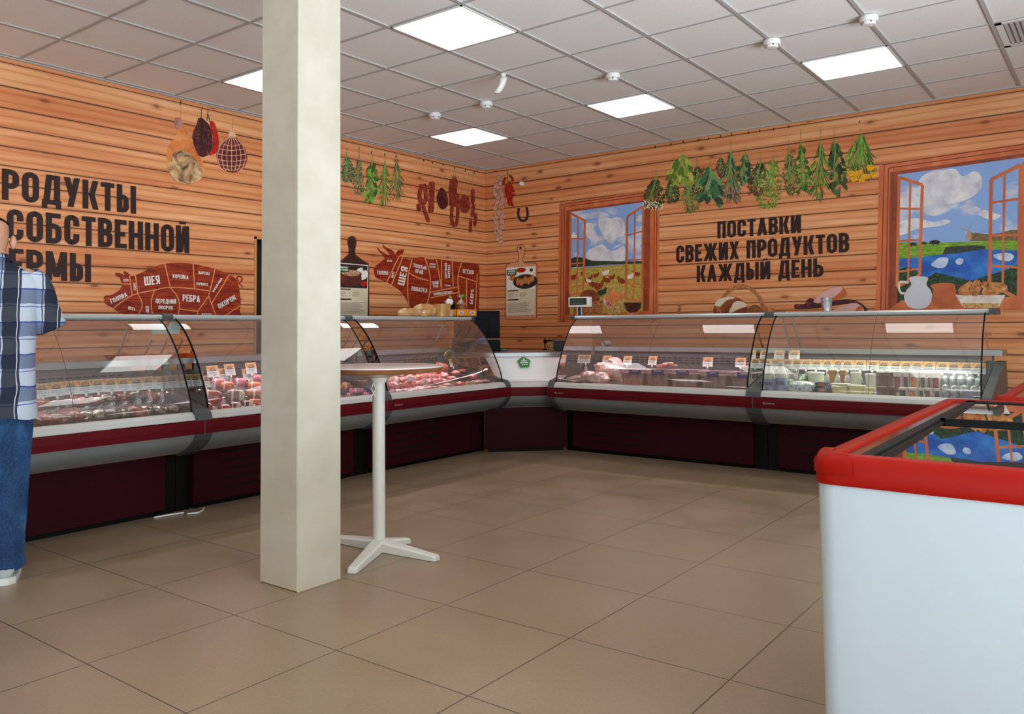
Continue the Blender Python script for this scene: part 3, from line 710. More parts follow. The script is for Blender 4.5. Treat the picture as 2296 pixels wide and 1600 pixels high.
# butcher's diagrams
RED = mottled('stained_red_wood', [(0.28, '#5c1509'), (0.45, '#84250f'), (0.62, '#a43c18'), (0.8, '#c2561f')], 3.0, 5, 0.5, 1.2, (1.6, 1.6, 14), 0.3)
CUT = plain('pale_cut_line', '#de8a58', 0.5); WORD = plain('pale_word_print', '#ead9cf', 0.5)
def diagram(name, label, z, wall, outlines, lines, words, lw, at):
    t = motif(name, label, 'butcher diagram', at)
    p = Print(z, wall)
    for o in outlines: p.poly(o, 0, len(o) > 12, 1)
    p.make('silhouette', RED, t)
    p = Print(z, wall)
    for l in lines: p.line(l, lw, 0, True, 2)
    p.make('cut_lines', CUT, t)
    p = Print(z, wall)
    for w in words: p.text(w[0], w[1], w[2], w[3], 0, 3, 0, 0.16)
    p.make('cut_lettering', WORD, t)
    return t
pig = [(95, 700), (200, 680), (310, 615), (355, 545), (345, 470), (325, 420), (255, 375), (270, 345), (340, 355), (400, 385), (380, 325), (440, 335), (475, 375), (500, 395), (560, 385), (640, 350), (780, 285), (900, 235), (1050, 205), (1250, 193), (1440, 213), (1600, 245), (1780, 290), (1900, 335), (2000, 375), (2090, 450), (2130, 560), (2150, 680), (2160, 800), (2150, 920), (2135, 1035), (1700, 1035), (1200, 1035), (620, 1035), (440, 985), (300, 935), (230, 880), (130, 830), (95, 790)]
zp = Z(220, 560, 6.753)
dg = diagram('pig_diagram', 'dark red pig silhouette with butcher cut names on the left wall', zp, LW, [pig],
        [[(1010, 210), (1090, 550)], [(1440, 210), (1460, 590)], [(1770, 290), (1680, 680)], [(1990, 370), (1720, 810)], [(475, 390), (515, 690)], [(565, 385), (600, 660)], [(230, 885), (510, 690), (850, 610), (1090, 565), (1460, 590), (1680, 620)],
         [(600, 670), (660, 780), (660, 880), (610, 975)], [(850, 620), (810, 750), (810, 900), (835, 985)], [(1090, 570), (1190, 690), (1230, 820), (1215, 985)], [(1680, 690), (1510, 930)], [(1510, 930), (1240, 895)], [(1510, 930), (1505, 1030)], [(1670, 690), (1800, 1030)], [(2155, 840), (1900, 1010)], [(355, 515), (490, 515)]],
        [('ШЕЯ', (705, 540), (940, 515), (690, 405)), ('КОРЕЙКА', (1128, 425), (1365, 445), (1128, 365)), ('ВЫРЕЗКА', (1520, 365), (1690, 385), (1520, 318)), ('КАРБОНАТ', (1490, 530), (1660, 545), (1490, 488)), ('УХО', (385, 485), (460, 475), (380, 445)),
         ('ГОЛОВА', (205, 815), (445, 700), (175, 750)), ('РЕБРА', (1278, 775), (1540, 795), (1280, 672)), ('ПЕРЕДНИЙ', (870, 808), (1180, 815), (872, 740)), ('ОКОРОК', (910, 895), (1130, 905), (912, 838)), ('ОКОРОК', (1835, 895), (2095, 745), (1800, 825)), ('ЩЕКА', (450, 895), (558, 922), (458, 852)),
         ('ШЕЯ', (770, 945), (770, 850), (718, 945)), ('ЗАРЕЗ', (528, 495), (536, 610), (566, 495)), ('ТОЛСТЫЙ ФИЛЕЙ', (1748, 650), (1880, 440), (1722, 632)), ('БЕКОН', (1568, 1005), (1720, 1010), (1570, 955)), ('ЛОПАТКА', (1005, 1015), (1165, 1018), (1005, 970))], 8, on_x(380, 700, 0))
p = Print(zp, LW); p.line([(2085, 490), (2120, 500), (2165, 480), (2180, 430), (2150, 400), (2110, 410), (2100, 450), (2130, 470)], 12, 0, True, 1); p.line([(2100, 490), (2150, 520), (2195, 565)], 9, 0); p.make('curly_tail', RED, dg)
bull = [(395, 1120), (440, 1080), (485, 1040), (480, 1015), (430, 960), (424, 933), (455, 968), (520, 1005), (530, 990), (480, 940), (472, 908), (500, 935), (560, 965), (585, 1000), (610, 965), (660, 955), (655, 990), (620, 1015), (640, 1020), (720, 1050), (790, 1025), (850, 1030), (900, 1050), (960, 1040), (1020, 1050), (1180, 1072), (1300, 1080), (1332, 1095), (1340, 1160), (1338, 1300), (1334, 1500), (1330, 1575), (1000, 1575), (735, 1575), (705, 1450), (640, 1340), (570, 1285), (520, 1255), (460, 1230), (410, 1205), (395, 1160)]
zb = Z(740, 320, 4.0)
diagram('bull_diagram', 'dark red bull silhouette with butcher cut names left of the corner', zb, LW, [bull],
        [[(505, 1255), (620, 1015)], [(550, 1275), (655, 1020)], [(735, 1050), (700, 1200), (700, 1400), (720, 1500)], [(710, 1170), (800, 1212), (880, 1235)], [(850, 1030), (890, 1150), (900, 1300), (870, 1450)], [(955, 1045), (1000, 1310)], [(1000, 1050), (1000, 1300)], [(1095, 1065), (1105, 1290)], [(1180, 1075), (1150, 1180), (1150, 1290), (1165, 1400)], [(1155, 1195), (1310, 1245)], [(1225, 1230), (1225, 1500)], [(1320, 1170), (1300, 1560)], [(900, 1340), (1150, 1290)], [(900, 1390), (1150, 1340)]],
        [('ГОЛОВА', (422, 1180), (520, 1185), (425, 1145)), ('ШЕЯ', (665, 1282), (700, 1120), (605, 1265)), ('ТОЛСТЫЙ', (748, 1112), (862, 1140), (750, 1080)), ('КРАЙ', (765, 1165), (832, 1180), (768, 1128)), ('ЛОПАТКА', (728, 1325), (872, 1345), (730, 1285)), ('НАРУЖНАЯ', (1050, 1215), (1050, 1078), (1028, 1215)), ('ВЫРЕЗКА', (1076, 1210), (1076, 1095), (1056, 1210)),
         ('ОГУЗОК', (1190, 1168), (1290, 1180), (1190, 1130)), ('ТОНКИЙ', (912, 1272), (972, 1268), (912, 1242)), ('КРАЙ', (925, 1298), (970, 1296), (925, 1275)), ('ФИЛЕЙНАЯ ПОКРОМКА', (928, 1370), (1095, 1350), (926, 1345)), ('БЕДРО', (1280, 1445), (1290, 1315), (1252, 1445)), ('ЗАРЕЗ', (565, 1215), (580, 1160), (545, 1207)), ('МОЗГИ', (512, 1065), (555, 1068), (512, 1048)), ('КОСТЬЮ', (1030, 1285), (1080, 1288), (1030, 1270)), ('КРАСНАЯ', (892, 1096), (945, 1099), (892, 1079)), ('ВЫРЕЗКА', (892, 1118), (945, 1121), (892, 1102))], 5, on_x(960, 700, 0))

# hanging meats printed on the left wall
HAMC = mottled('ham_rind', [(0.3, '#a6521f'), (0.5, '#cf7a3a'), (0.7, '#e3a060')], 6, 4, 0.45, 0.6)
HAMF = mottled('ham_cut_face', [(0.30, '#2c1a10'), (0.42, '#7d5c3c'), (0.55, '#bf9a6c'), (0.75, '#dcc394')], 11, 5, 0.5, 1.0)
HOCK = mottled('ham_hock', [(0.3, '#7a4a3c'), (0.6, '#b58072')], 14, 3)
DKS = mottled('dark_dry_sausage', [(0.35, '#260b0c'), (0.5, '#46151a'), (0.62, '#6a2a2a'), (0.8, '#a06a62')], 24, 5, 0.4, 1.0)
REDS = mottled('red_sausage', [(0.35, '#8f150c'), (0.6, '#bf2415'), (0.8, '#de5a38')], 16, 3, 0.4)
NETM = mottled('netted_meat', [(0.3, '#4c1518'), (0.55, '#6f252a'), (0.75, '#93433f')], 9, 4)
NETL = plain('net_string', '#e2b28e', 0.6); NAIL = plain('iron_nail', '#30201c', 0.4); STRG = plain('hemp_string', '#c98d58', 0.7)
zh = Z(360, 210, 7.273)
t = motif('ham_picture', 'printed whole dry-cured ham hanging from a nail, left of the dark sausages', 'wall picture', on_x(417, 410, 0))
p = Print(zh, LW); p.poly([(230, 402), (270, 385), (320, 395), (350, 450), (385, 520), (430, 620), (500, 760), (560, 860), (620, 980), (680, 1090), (705, 1180), (700, 1290), (660, 1390), (580, 1450), (460, 1480), (340, 1465), (240, 1420), (170, 1340), (120, 1220), (95, 1060), (110, 930), (160, 810), (220, 720), (270, 620), (250, 560), (228, 480)], 0, True, 1); p.make('rind', HAMC, t)
p = Print(zh, LW); p.poly([(380, 920), (460, 960), (560, 1060), (640, 1160), (690, 1290), (650, 1390), (560, 1450), (440, 1472), (320, 1455), (220, 1400), (150, 1290), (120, 1190), (170, 1080), (200, 980), (280, 940)], 0, True, 2); p.make('cut_face', HAMF, t)
p = Print(zh, LW); p.poly([(232, 404), (270, 387), (320, 397), (345, 450), (365, 520), (300, 570), (255, 560), (230, 480)], 0, True, 2); p.make('hock', HOCK, t)
p = Print(zh, LW); p.line([(330, 150), (332, 300), (345, 450)], 4, 0, True, 3); p.make('string', STRG, t)
p = Print(zh, LW); p.line([(335, 110), (318, 180)], 8, 0, False, 3); p.make('nail', NAIL, t)
t = motif('dry_sausage_picture', 'printed dark wrinkled looped sausage hanging beside the ham', 'wall picture', on_x(453, 352, 0))
p = Print(zh, LW); p.poly([(615, 405), (680, 400), (740, 450), (800, 520), (840, 680), (840, 860), (800, 980), (700, 1030), (620, 1000), (560, 880), (520, 720), (535, 620), (590, 500)], 0, True, 3); p.make('loop', DKS, t)
p = Print(zh, LW); p.line([(675, 490), (660, 640), (680, 820), (695, 930)], 16, 0, True, 4, False); p.make('dark_gap', plain('sausage_gap', '#1a0708', 0.6), t)
p = Print(zh, LW); p.line([(690, 205), (668, 280), (664, 400)], 4, 0, True, 4); p.make('string', NAIL, t)
t = motif('red_sausage_picture', 'printed bright red sausage hanging between dark loop and netted meat', 'wall picture', on_x(483, 345, 0))
p = Print(zh, LW); p.poly([(805, 450), (860, 455), (905, 540), (945, 700), (948, 850), (910, 960), (850, 990), (800, 1000), (840, 880), (850, 700), (820, 560)], 0, True, 2); p.make('link', REDS, t)
p = Print(zh, LW); p.line([(778, 280), (765, 360), (758, 440)], 5, 0, True, 4); p.line([(778, 340), (795, 400), (800, 450)], 5, 0); p.make('string', NAIL, t)
t = motif('netted_meat_picture', 'printed round meat in a string net hanging nearest the column', 'wall picture', on_x(520, 388, 0))
p = Print(zh, LW); p.poly([(1140, 690), (1220, 700), (1290, 770), (1370, 880), (1410, 1000), (1405, 1110), (1350, 1210), (1260, 1270), (1150, 1285), (1030, 1240), (950, 1160), (912, 1020), (930, 920), (990, 820), (1080, 740)], 0, True, 1); p.make('meat', NETM, t)
p = Print(zh, LW)
for x in (930, 1000, 1080, 1160, 1240, 1310, 1385): p.line([(1160+(x-1160)*0.12, 690), (1160+(x-1160)*0.75, 830), (x, 1010), (1160+(x-1160)*0.85, 1180), (1160+(x-1160)*0.55, 1262)], 4.5, 0, True, 2)
for y, h in ((830, 150), (905, 205), (990, 238), (1080, 238), (1160, 205), (1225, 145)): p.line([(1162-h, y-8), (1162, y+22), (1162+h, y-8)], 4.5, 0, True, 2)
p.poly([(1120, 620), (1170, 610), (1215, 640), (1225, 705), (1180, 690), (1110, 690)], 0, True, 2); p.make('net', NETL, t)
p = Print(zh, LW); p.line([(1200, 330), (1185, 400), (1178, 610)], 4, 0, True, 3); p.make('string', STRG, t)

# herb bunches
def green(n, c): return plain(n, c, 0.55, 0, 0.25, 0.25, 40)
GR = {'dk': [green('herb_dark_a', '#23361b'), green('herb_dark_b', '#3a4f28'), green('herb_dark_c', '#51683a')], 'lf': [green('herb_leaf_a', '#335c1d'), green('herb_leaf_b', '#4f7d2a'), green('herb_leaf_c', '#7da840')],
      'yl': [green('herb_yellow_a', '#5e7522'), green('herb_yellow_b', '#87993a'), green('herb_yellow_c', '#b1b65a')], 'bl': [green('herb_blue_a', '#27472f'), green('herb_blue_b', '#3f6a43'), green('herb_blue_c', '#6c9463')],
      'ol': [green('herb_olive_a', '#454d22'), green('herb_olive_b', '#6c7438'), green('herb_olive_c', '#949a58')], 'br': [green('herb_brown_a', '#3a2a1e'), green('herb_brown_b', '#5a4430'), green('herb_brown_c', '#75684a')]}
FLW = {'white': green('flower_white', '#e4d9b8'), 'purple': green('flower_purple', '#7b6470'), 'red': green('flower_red', '#8a4038'), 'yellow': green('flower_yellow', '#e0a01c')}
STEMM = plain('herb_stem', '#7f9a4c', 0.6)
def bunch(z, wall, top, bot, width, kind, pal, label, flower=None, group='herb bunches printed along the walls', n=None, lay=0, flow_at=None):
    r = random.Random(int(top[0]*7+top[1])); t = motif('herb_bunch_picture', label, 'wall picture', wall(0)(*z(*bot)), group)
    ax = Vector((bot[0]-top[0], bot[1]-top[1], 0)); Ln = ax.length; ax.normalize(); sd = Vector((-ax.y, ax.x, 0))
    def wid(u): return width*0.5*(0.10+0.9*min(1, max(0, (u-0.05)/0.45))**0.9)*(1 if u < 0.8 else 1-0.45*(u-0.8)/0.2)
    p = Print(z, wall)
    for i in range(9):
        q = (i-4)/4*0.6; e = 0.75; p.line([tuple(Vector((*top, 0))+sd*(q*width*0.06))[:2], tuple(Vector((*top, 0))+ax*Ln*0.25+sd*(q*width*0.10))[:2], tuple(Vector((*top, 0))+ax*Ln*e+sd*(q*width*0.5))[:2]], max(1.2, width*0.012), 0, True, 1+lay)
    p.line([(top[0], top[1]-Ln*0.22), top], 1.4, 0, False, 1+lay)
    p.make('stems', STEMM, t)
    N = n or {'leaf': 60, 'fine': 260, 'strand': 110}[kind]; p = Print(z, wall)
    for i in range(N):
        u = 0.12+0.88*(i+r.random())/N; o = r.uniform(-1, 1)*wid(u); c = Vector((*top, 0))+ax*Ln*u*0.97+sd*o
        fan = o/width*1.6
        if kind == 'leaf': l, w_, an = width*r.uniform(.15, .26), width*r.uniform(.075, .12), fan+r.uniform(-.5, .5)
        elif kind == 'fine': l, w_, an = width*r.uniform(.05, .12), width*r.uniform(.020, .042), fan+r.uniform(-1.2, 1.2)
        else: l, w_, an = width*r.uniform(.18, .34), width*r.uniform(.018, .034), fan+r.uniform(-.18, .18)
        d = (ax*math.cos(an)+sd*math.sin(an)); s2 = Vector((-d.y, d.x, 0)); p.k = 1.5+lay+2.5*r.random()-0.04*len(p.m.f)
        sh = [(-1, 0), (-.5, .75), (.15, .95), (.7, .5), (1, 0), (.7, -.5), (.15, -.95), (-.5, -.75)]
        mi = r.choices((0, 1, 2), (1+u, 1.4, 1.5-u*0.7))[0]
        p.m.poly([p.P(tuple(c+d*l*a+s2*w_*b)[:2]) for a, b in sh], mi)
    p.make('leaves', GR[pal], t)
    if flow_at:
        for x, y in flow_at:
            p = Print(z, wall); s_ = width*r.uniform(.09, .14); p.k = 4.5+lay+r.random(); p.poly([(x+s_*(1+.12*math.sin(q*4))*math.cos(q), y+s_*.8*(1+.12*math.sin(q*4))*math.sin(q)) for q in [2*math.pi*i/16 for i in range(16)]], 0, False); p.make('flower', FLW[flower], t)
    elif flower:
        p = Print(z, wall)
        pts = flow_at or [tuple(Vector((*top, 0))+ax*Ln*r.uniform(.74, 1.0)+sd*r.uniform(-.5, .5)*width)[:2] for _ in range(60)]
        for x, y in pts:
            s_ = width*(r.uniform(.025, .045) if not flow_at else r.uniform(.09, .14)); p.ell(x, y, s_, s_*0.8, 0, r.random()*3, 9, 4.5+lay+r.random())
        p.make('flowers', FLW[flower], t)
HL = [((150, 100), (160, 360), 120, 'fine', 'bl', 'dark blue-green herb bunch half hidden behind the column'), ((262, 115), (250, 470), 95, 'fine', 'bl', 'slim sprigged herb bunch, second from the column'), ((378, 155), (362, 540), 150, 'leaf', 'lf', 'bright broad-leaved herb bunch on the left wall beside the column'),
      ((495, 165), (490, 580), 100, 'strand', 'lf', 'long stringy green herb bunch on the left wall'), ((598, 155), (606, 510), 110, 'strand', 'ol', 'olive twiggy herb bunch nearest the hanging sausages')]
for k, a in enumerate(HL): bunch(zb, LW, *a[:5], a[5], lay=k % 2)
zk = Z(1420, 280, 3.636)
HB = [((185, 420), (160, 690), 165, 'fine', 'dk', 'white-flowered herb bunch at the left end of the back wall row', 'white'), ((310, 430), (320, 640), 120, 'fine', 'dk', 'small dark feathery herb bunch beside the white-flowered one', None),
      ((400, 250), (395, 480), 205, 'leaf', 'yl', 'large yellow-green leafy herb bunch, upper left of the row', None), ((440, 450), (480, 720), 140, 'fine', 'ol', 'olive feathery herb bunch hanging lowest under the yellow-green leaves', None),
      ((520, 310), (540, 600), 110, 'fine', 'dk', 'narrow dark fern-like herb bunch right of the yellow-green leaves', None), ((630, 340), (635, 640), 205, 'leaf', 'bl', 'big smooth green leaves bunch above the word start on the back wall', None),
      ((710, 250), (722, 430), 85, 'fine', 'br', 'small brown dried herb bunch beside the chive-like strands', None), ((795, 215), (800, 625), 150, 'strand', 'bl', 'straight green strands bunch with dusky purple flowers', 'purple'),
      ((920, 225), (890, 490), 115, 'leaf', 'bl', 'dark blue-green mint-like leaves bunch in the row middle', None), ((1040, 285), (1010, 580), 165, 'fine', 'dk', 'dark bushy bunch with dull red flowers in the row middle', 'red'),
      ((1150, 250), (1080, 690), 195, 'fine', 'yl', 'pale oregano-like bunch hanging lowest in the row middle', None), ((1270, 200), (1310, 580), 150, 'fine', 'ol', 'twiggy dark thyme-like bunch right of the pale low one', None),
      ((1365, 130), (1410, 560), 115, 'leaf', 'lf', 'tall slender smooth-leaf bunch, fifth from the right end', None), ((1530, 130), (1510, 620), 150, 'strand', 'lf', 'long thin-stemmed green bunch between two smooth-leaf bunches', None),
      ((1640, 110), (1680, 575), 150, 'leaf', 'dk', 'dark glossy leaved bunch next to the yellow flowers', None), ((1855, 90), (1840, 420), 230, 'strand', 'lf', 'bunch with large yellow flowers at the right end of the row', 'yellow')]
for k, a in enumerate(HB):
    fl = [(1775, 395), (1815, 400), (1850, 385), (1930, 350), (1960, 345), (1800, 440), (1860, 450), (1910, 420), (1960, 405), (1880, 425)] if a[6] == 'yellow' else None
    bunch(zk, BW, *a[:5], a[5], a[6], lay=(k % 3)*1.5, flow_at=fl)
# nails along the top trim
for wall, host, zf, pts in ((LW, wall_left, zb, [(262, 45), (375, 80), (492, 105), (595, 118), (842, 155), (922, 172), (1015, 190), (1118, 222), (1215, 245), (1295, 265)]), (BW, wall_back, zk, [(180, 175), (308, 155), (408, 135), (530, 122), (615, 110), (712, 90), (803, 75), (940, 60), (1032, 45), (1145, 32), (1270, 12), (1845, -30)])):
    p = Print(zf, wall)
    for x, y in pts: p.line([(x, y-8), (x-3, y+14)], 4, 0, False, 1)
    tag(p.make('printed_nails', NAIL, host), kind='structure')

# sausages printed left of the corner
SAUS = mottled('smoked_sausage', [(0.3, '#5a1a14'), (0.5, '#85301f'), (0.7, '#a8503a'), (0.85, '#c98a70')], 22, 4, 0.4, 0.5)
SAUD = mottled('dark_smoked_sausage', [(0.3, '#33100e'), (0.55, '#571d1a'), (0.8, '#7a3a34')], 18, 4, 0.4)
def sausage_pic(label, parts, at, mat=SAUS):
    t = motif('sausage_picture', label, 'wall picture', on_x(*zb(*at), 0), 'sausages printed left of the room corner')
    for k, (nm, pts, r) in enumerate(parts):
        p = Print(zb, LW)
        if r: p.capsule(pts, r, 0, 1+0.5*k)
        else: p.poly(pts, 0, True, 1+0.5*k)
        p.make(nm, mat, t)
    p = Print(zb, LW); p.line([(at[0], at[1]-130), (at[0], at[1])], 2, 0, False, 1); p.make('string', STRG, t)
sausage_pic('printed thick sausage loop with small links, furthest from the corner', [('loop', [(815, 388), (802, 470), (815, 535), (848, 535), (860, 470), (845, 385)], 19), ('link', [(795, 565), (798, 590)], 22), ('link', [(838, 575), (858, 640), (880, 695)], 18)], (830, 360))
sausage_pic('printed straight pale sausage hanging second from the herbs', [('link', [(915, 372), (910, 480), (905, 602)], 27)], (915, 340))
sausage_pic('printed short dark tied sausage between two longer ones', [('body', [(1000, 400), (1040, 440), (1060, 520), (1050, 570), (1010, 598), (975, 570), (955, 500), (970, 440)], 0)], (1005, 380), SAUD)
sausage_pic('printed longest sausage with a hanging loop below it', [('link', [(1110, 355), (1100, 440), (1108, 540)], 38), ('loop', [(1095, 570), (1090, 680), (1108, 735), (1132, 725), (1145, 640), (1145, 480)], 16)], (1115, 325))
sausage_pic('printed round bulging sausage right of the longest one', [('body', [(1205, 465), (1245, 490), (1258, 550), (1245, 610), (1210, 632), (1172, 610), (1160, 550), (1172, 490)], 0)], (1205, 440))
sausage_pic('printed string of small thin links nearest the corner', [('link', [(1280, 430), (1280, 530)], 18), ('link', [(1286, 562), (1276, 650)], 17), ('link', [(1308, 640), (1300, 735)], 15), ('link', [(1262, 700), (1258, 788)], 15)], (1280, 410))
# ------------------------------------------------------------------ back wall prints: garlic, peppers, horseshoe, boards
zg = Z(1080, 380, 4.21)
GARL = mottled('garlic_skin', [(0.3, '#b47c62'), (0.5, '#d8ab92'), (0.7, '#efd2bc')], 60, 3); GARD = plain('garlic_shade', '#965c44', 0.6)
t = motif('garlic_braid_picture', 'printed long braid of garlic heads hanging at the corner', 'wall picture', on_y(1118, 543, 0))
r = random.Random(4); heads = [(160, 75), (178, 90), (150, 112), (172, 125), (138, 160), (172, 170), (120, 195), (178, 200), (130, 232), (190, 240), (155, 262), (196, 290), (150, 310), (190, 325), (130, 362), (195, 350), (165, 410), (200, 440), (130, 460), (190, 492), (140, 500), (198, 540), (142, 552), (172, 590), (128, 605), (182, 640), (155, 655), (175, 675)]
for x, y in heads:
    p = Print(zg, BW); R_ = 24*r.uniform(.85, 1.12); p.ell(x, y, R_*1.05, R_*1.1, 1, 0, 14, 1+r.random()); p.ell(x, y, R_*.93, R_*.98, 0, 0, 14, p.k+0.3)
    for q in (-.5, 0, .5): p.line([(x+q*R_*.3, y-R_*.9), (x+q*R_*1.4, y), (x+q*R_*.4, y+R_*.9)], 1.1, 1, True, p.k+0.3)
    p.poly([(x-5, y-R_), (x+5, y-R_), (x+2, y-R_*1.6), (x-3, y-R_*1.5)], 0, False)
    p.make('garlic_head', [GARL, GARD], t)
t = motif('chili_bunch_picture', 'printed bunch of red chili peppers hanging beside the garlic', 'wall picture', on_y(1148, 462, 0))
p = Print(zg, BW); p.line([(242, 0), (245, 70), (248, 150)], 5, 0, True, 1); p.make('stem', plain('chili_stem', '#6e7a3a', 0.6), t)
for pts, rr in (([(225, 80), (210, 105), (205, 135)], 11), ([(270, 60), (290, 85), (292, 110)], 12), ([(262, 120), (285, 170), (300, 205)], 12), ([(235, 150), (228, 190), (235, 230)], 13), ([(262, 150), (250, 200), (258, 250)], 12), ([(280, 180), (275, 235), (302, 235)], 10), ([(255, 230), (258, 280), (252, 315)], 13), ([(285, 250), (280, 300), (290, 340)], 11), ([(240, 190), (245, 260), (262, 330)], 11)):
    p = Print(zg, BW); p.capsule(pts, rr, 0, 2+r.random()*2); p.make('chili', mottled('red_chili', [(0.3, '#7d120c'), (0.6, '#b3221a'), (0.85, '#d8503a')], 30, 2, 0.4), t)
t = motif('horseshoe_picture', 'printed dark iron horseshoe on the planks below the white sensor', 'wall picture', on_y(1172, 498, 0))
p = Print(zg, BW); p.line([(352, 362), (345, 415), (358, 465), (388, 484), (420, 468), (434, 420), (424, 354)], 11, 0, True, 2); p.make('shoe', plain('horseshoe_iron', '#2a1d1b', 0.4), t)
def mural_board(label, z, wall, outline, mat, hole, at):
    t = motif('cutting_board_picture', label, 'wall picture', at)
    p = Print(z, wall); p.poly(outline, 0, False, 1); p.make('board', mat, t)
    p = Print(z, wall); p.line(outline+[outline[0]], 3.0, 0, False, 1.6); p.make('board_edge', plain('board_edge_brown', '#7a3f22', 0.5), t)
    p = Print(z, wall); p.ell(hole[0], hole[1], 12, 14, 0, 0, 14, 2); p.make('hang_hole', NAIL, t)
BRDL = mottled('board_light_wood', [(0.3, '#c07a4c'), (0.5, '#d29160'), (0.75, '#dfa878')], 4, 4, 0.5, 0.5, (14, 1, 1))
BRDD = mottled('board_dark_wood', [(0.3, '#2c1511'), (0.6, '#3f201a'), (0.8, '#54302a')], 4, 4, 0.5, 0.5, (1, 14, 1))
mural_board('printed light wooden cutting board behind the sausage-roll recipe sheet', zg, BW, [(340, 722), (360, 708), (392, 712), (410, 742), (402, 800), (384, 848), (400, 880), (508, 884), (522, 902), (518, 1390), (500, 1414), (236, 1412), (220, 1390), (230, 905), (276, 880), (345, 868), (348, 800), (332, 752)], BRDL, (366, 740), on_y(1165, 715, 0))
mural_board('printed dark cutting board with round handle behind the clay-pot recipe sheet', zb, LW, [(160, 860), (175, 842), (196, 834), (218, 842), (232, 862), (236, 900), (224, 955), (226, 1000), (290, 1050), (345, 1085), (350, 1120), (350, 1560), (40, 1560), (45, 1100), (110, 1050), (165, 1000), (172, 955), (156, 900)], BRDD, (195, 880), on_x(800, 700, 0))
# recipe sheets fixed on the wall
PAPER = mottled('cream_recipe_paper', [(0.3, '#cfc3a6'), (0.7, '#e0d6bb')], 3, 2); DARKPH = plain('dark_food_photo', '#2c2320', 0.4); INKS = plain('recipe_ink', '#4a3a30', 0.6)
SHEET = plain('sheet_white', '#d9cfc6', 0.3); TGREEN = plain('recipe_green', '#1f4a2a', 0.4); TWHT = plain('recipe_white', '#e8e4da', 0.4)
CRUST = mottled('baked_crust', [(0.3, '#8a4a20'), (0.55, '#c17e42'), (0.8, '#e0b070')], 30, 3); CLAY = mottled('clay_pot', [(0.35, '#4a1c16'), (0.7, '#6f2f24')], 8, 3); STEW = mottled('stew', [(0.3, '#7a3b20'), (0.5, '#b98a5c'), (0.7, '#ddd0b8'), (0.85, '#8a9a4a')], 50, 3)
def recipe(label, wall, q, photo, tagtext, at):
    """q: pixel corners tl, tr, br, bl"""
    A, B, C, D = [wall(8)(*c) for c in q]; nrm = (B-A).cross(D-A).normalized(); nrm = nrm if nrm.dot(CAM-A) > 0 else -nrm
    t = thing('recipe_sheet', label, 'poster', (A+B+C+D)/4)
    def at_(u, v, k=0): return (A*(1-u)+B*u)*(1-v)+(D*(1-u)+C*u)*v+nrm*(0.0006*k)
    m = MB(); m.loft([[at_(0, 0), at_(1, 0), at_(1, 1), at_(0, 1)], [at_(0, 0)-nrm*0.003, at_(1, 0)-nrm*0.003, at_(1, 1)-nrm*0.003, at_(0, 1)-nrm*0.003]]); m.build('sheet', SHEET, t)
    def quad(m, u0, v0, u1, v1, k, mi=0): m.poly([at_(u0, v0, k), at_(u1, v0, k), at_(u1, v1, k), at_(u0, v1, k)], mi)
    def el(m, u, v, a, b, k, mi=0, rot=0): m.poly([at_(u+a*math.cos(x)*math.cos(rot)-b*0.6*math.sin(x)*math.sin(rot), v+a*0.6*math.cos(x)*math.sin(rot)+b*math.sin(x)*math.cos(rot), k) for x in [2*math.pi*i/18 for i in range(18)]], mi)
    m = MB(); quad(m, .03, .46, .97, .98, 1); m.build('text_block', PAPER, t)
    m = MB(); photo(m, quad, el); m.build('food_photo', [DARKPH, CRUST, CLAY, STEW, TWHT, REDS], t)
    m = MB(); quad(m, .03, .05, .36, .17, 3); g = m.build('title_tag', TGREEN, t)
    m = MB()
    for k, w in enumerate(tagtext): add_text(m, w, at_(.07, .10+.05*k, 4), at_(.32, .10+.05*k, 4), at_(.07, .065+.05*k, 4))
    m.build('title_words', TWHT, g)
    m = MB(); rr = random.Random(5)
    quad(m, .06, .475, .42, .50, 2); quad(m, .06, .66, .44, .69, 2)
    for k in range(5):
        quad(m, .06, .535+.019*k, .06+rr.uniform(.12, .22), .540+.019*k, 2); quad(m, .36, .535+.019*k, .40, .540+.019*k, 2); quad(m, .48, .535+.019*k, .48+rr.uniform(.15, .24), .540+.019*k, 2)
    for k in range(13): quad(m, .06, .735+.0165*k, rr.uniform(.70, .94), .740+.0165*k, 2)
    m.build('printed_text', INKS, t)
    m = MB(); el(m, .86, .08, .055, .035, 3); m.build('round_logo', DARKPH, t)
def photo_roll(m, quad, el):
    quad(m, .03, .02, .97, .46, 1, 4); el(m, .52, .07, .16, .05, 1.5, 5); el(m, .66, .31, .42, .15, 2, 0); el(m, .17, .30, .10, .05, 1.6, 4); el(m, .22, .22, .12, .06, 1.6, 1)
    for k in range(5): el(m, .42+.12*k, .30-.012*k+.03*(k % 2), .075, .085, 2.6+.2*k, 1, .5)
def photo_pot(m, quad, el):
    quad(m, .03, .02, .97, .46, 1, 0); el(m, .78, .18, .2, .12, 1.6, 4); el(m, .42, .27, .36, .16, 2, 2); el(m, .42, .19, .36, .075, 2.4, 2); el(m, .42, .18, .31, .06, 2.8, 3); el(m, .86, .37, .12, .05, 2, 5)
recipe('recipe sheet with golden sausage rolls photo on the light board', BW, [(1134.8, 599.7), (1201, 595.7), (1198.5, 705.5), (1135, 708)], photo_roll, ('СОСИСКИ', 'В ТЕСТЕ'), None)
recipe('recipe sheet with clay pot stew photo beside the column', LW, [(757, 588), (826, 594), (824, 708.5), (757, 710)], photo_pot, ('ЖАРКОЕ', 'В ГОРШКЕ'), None)

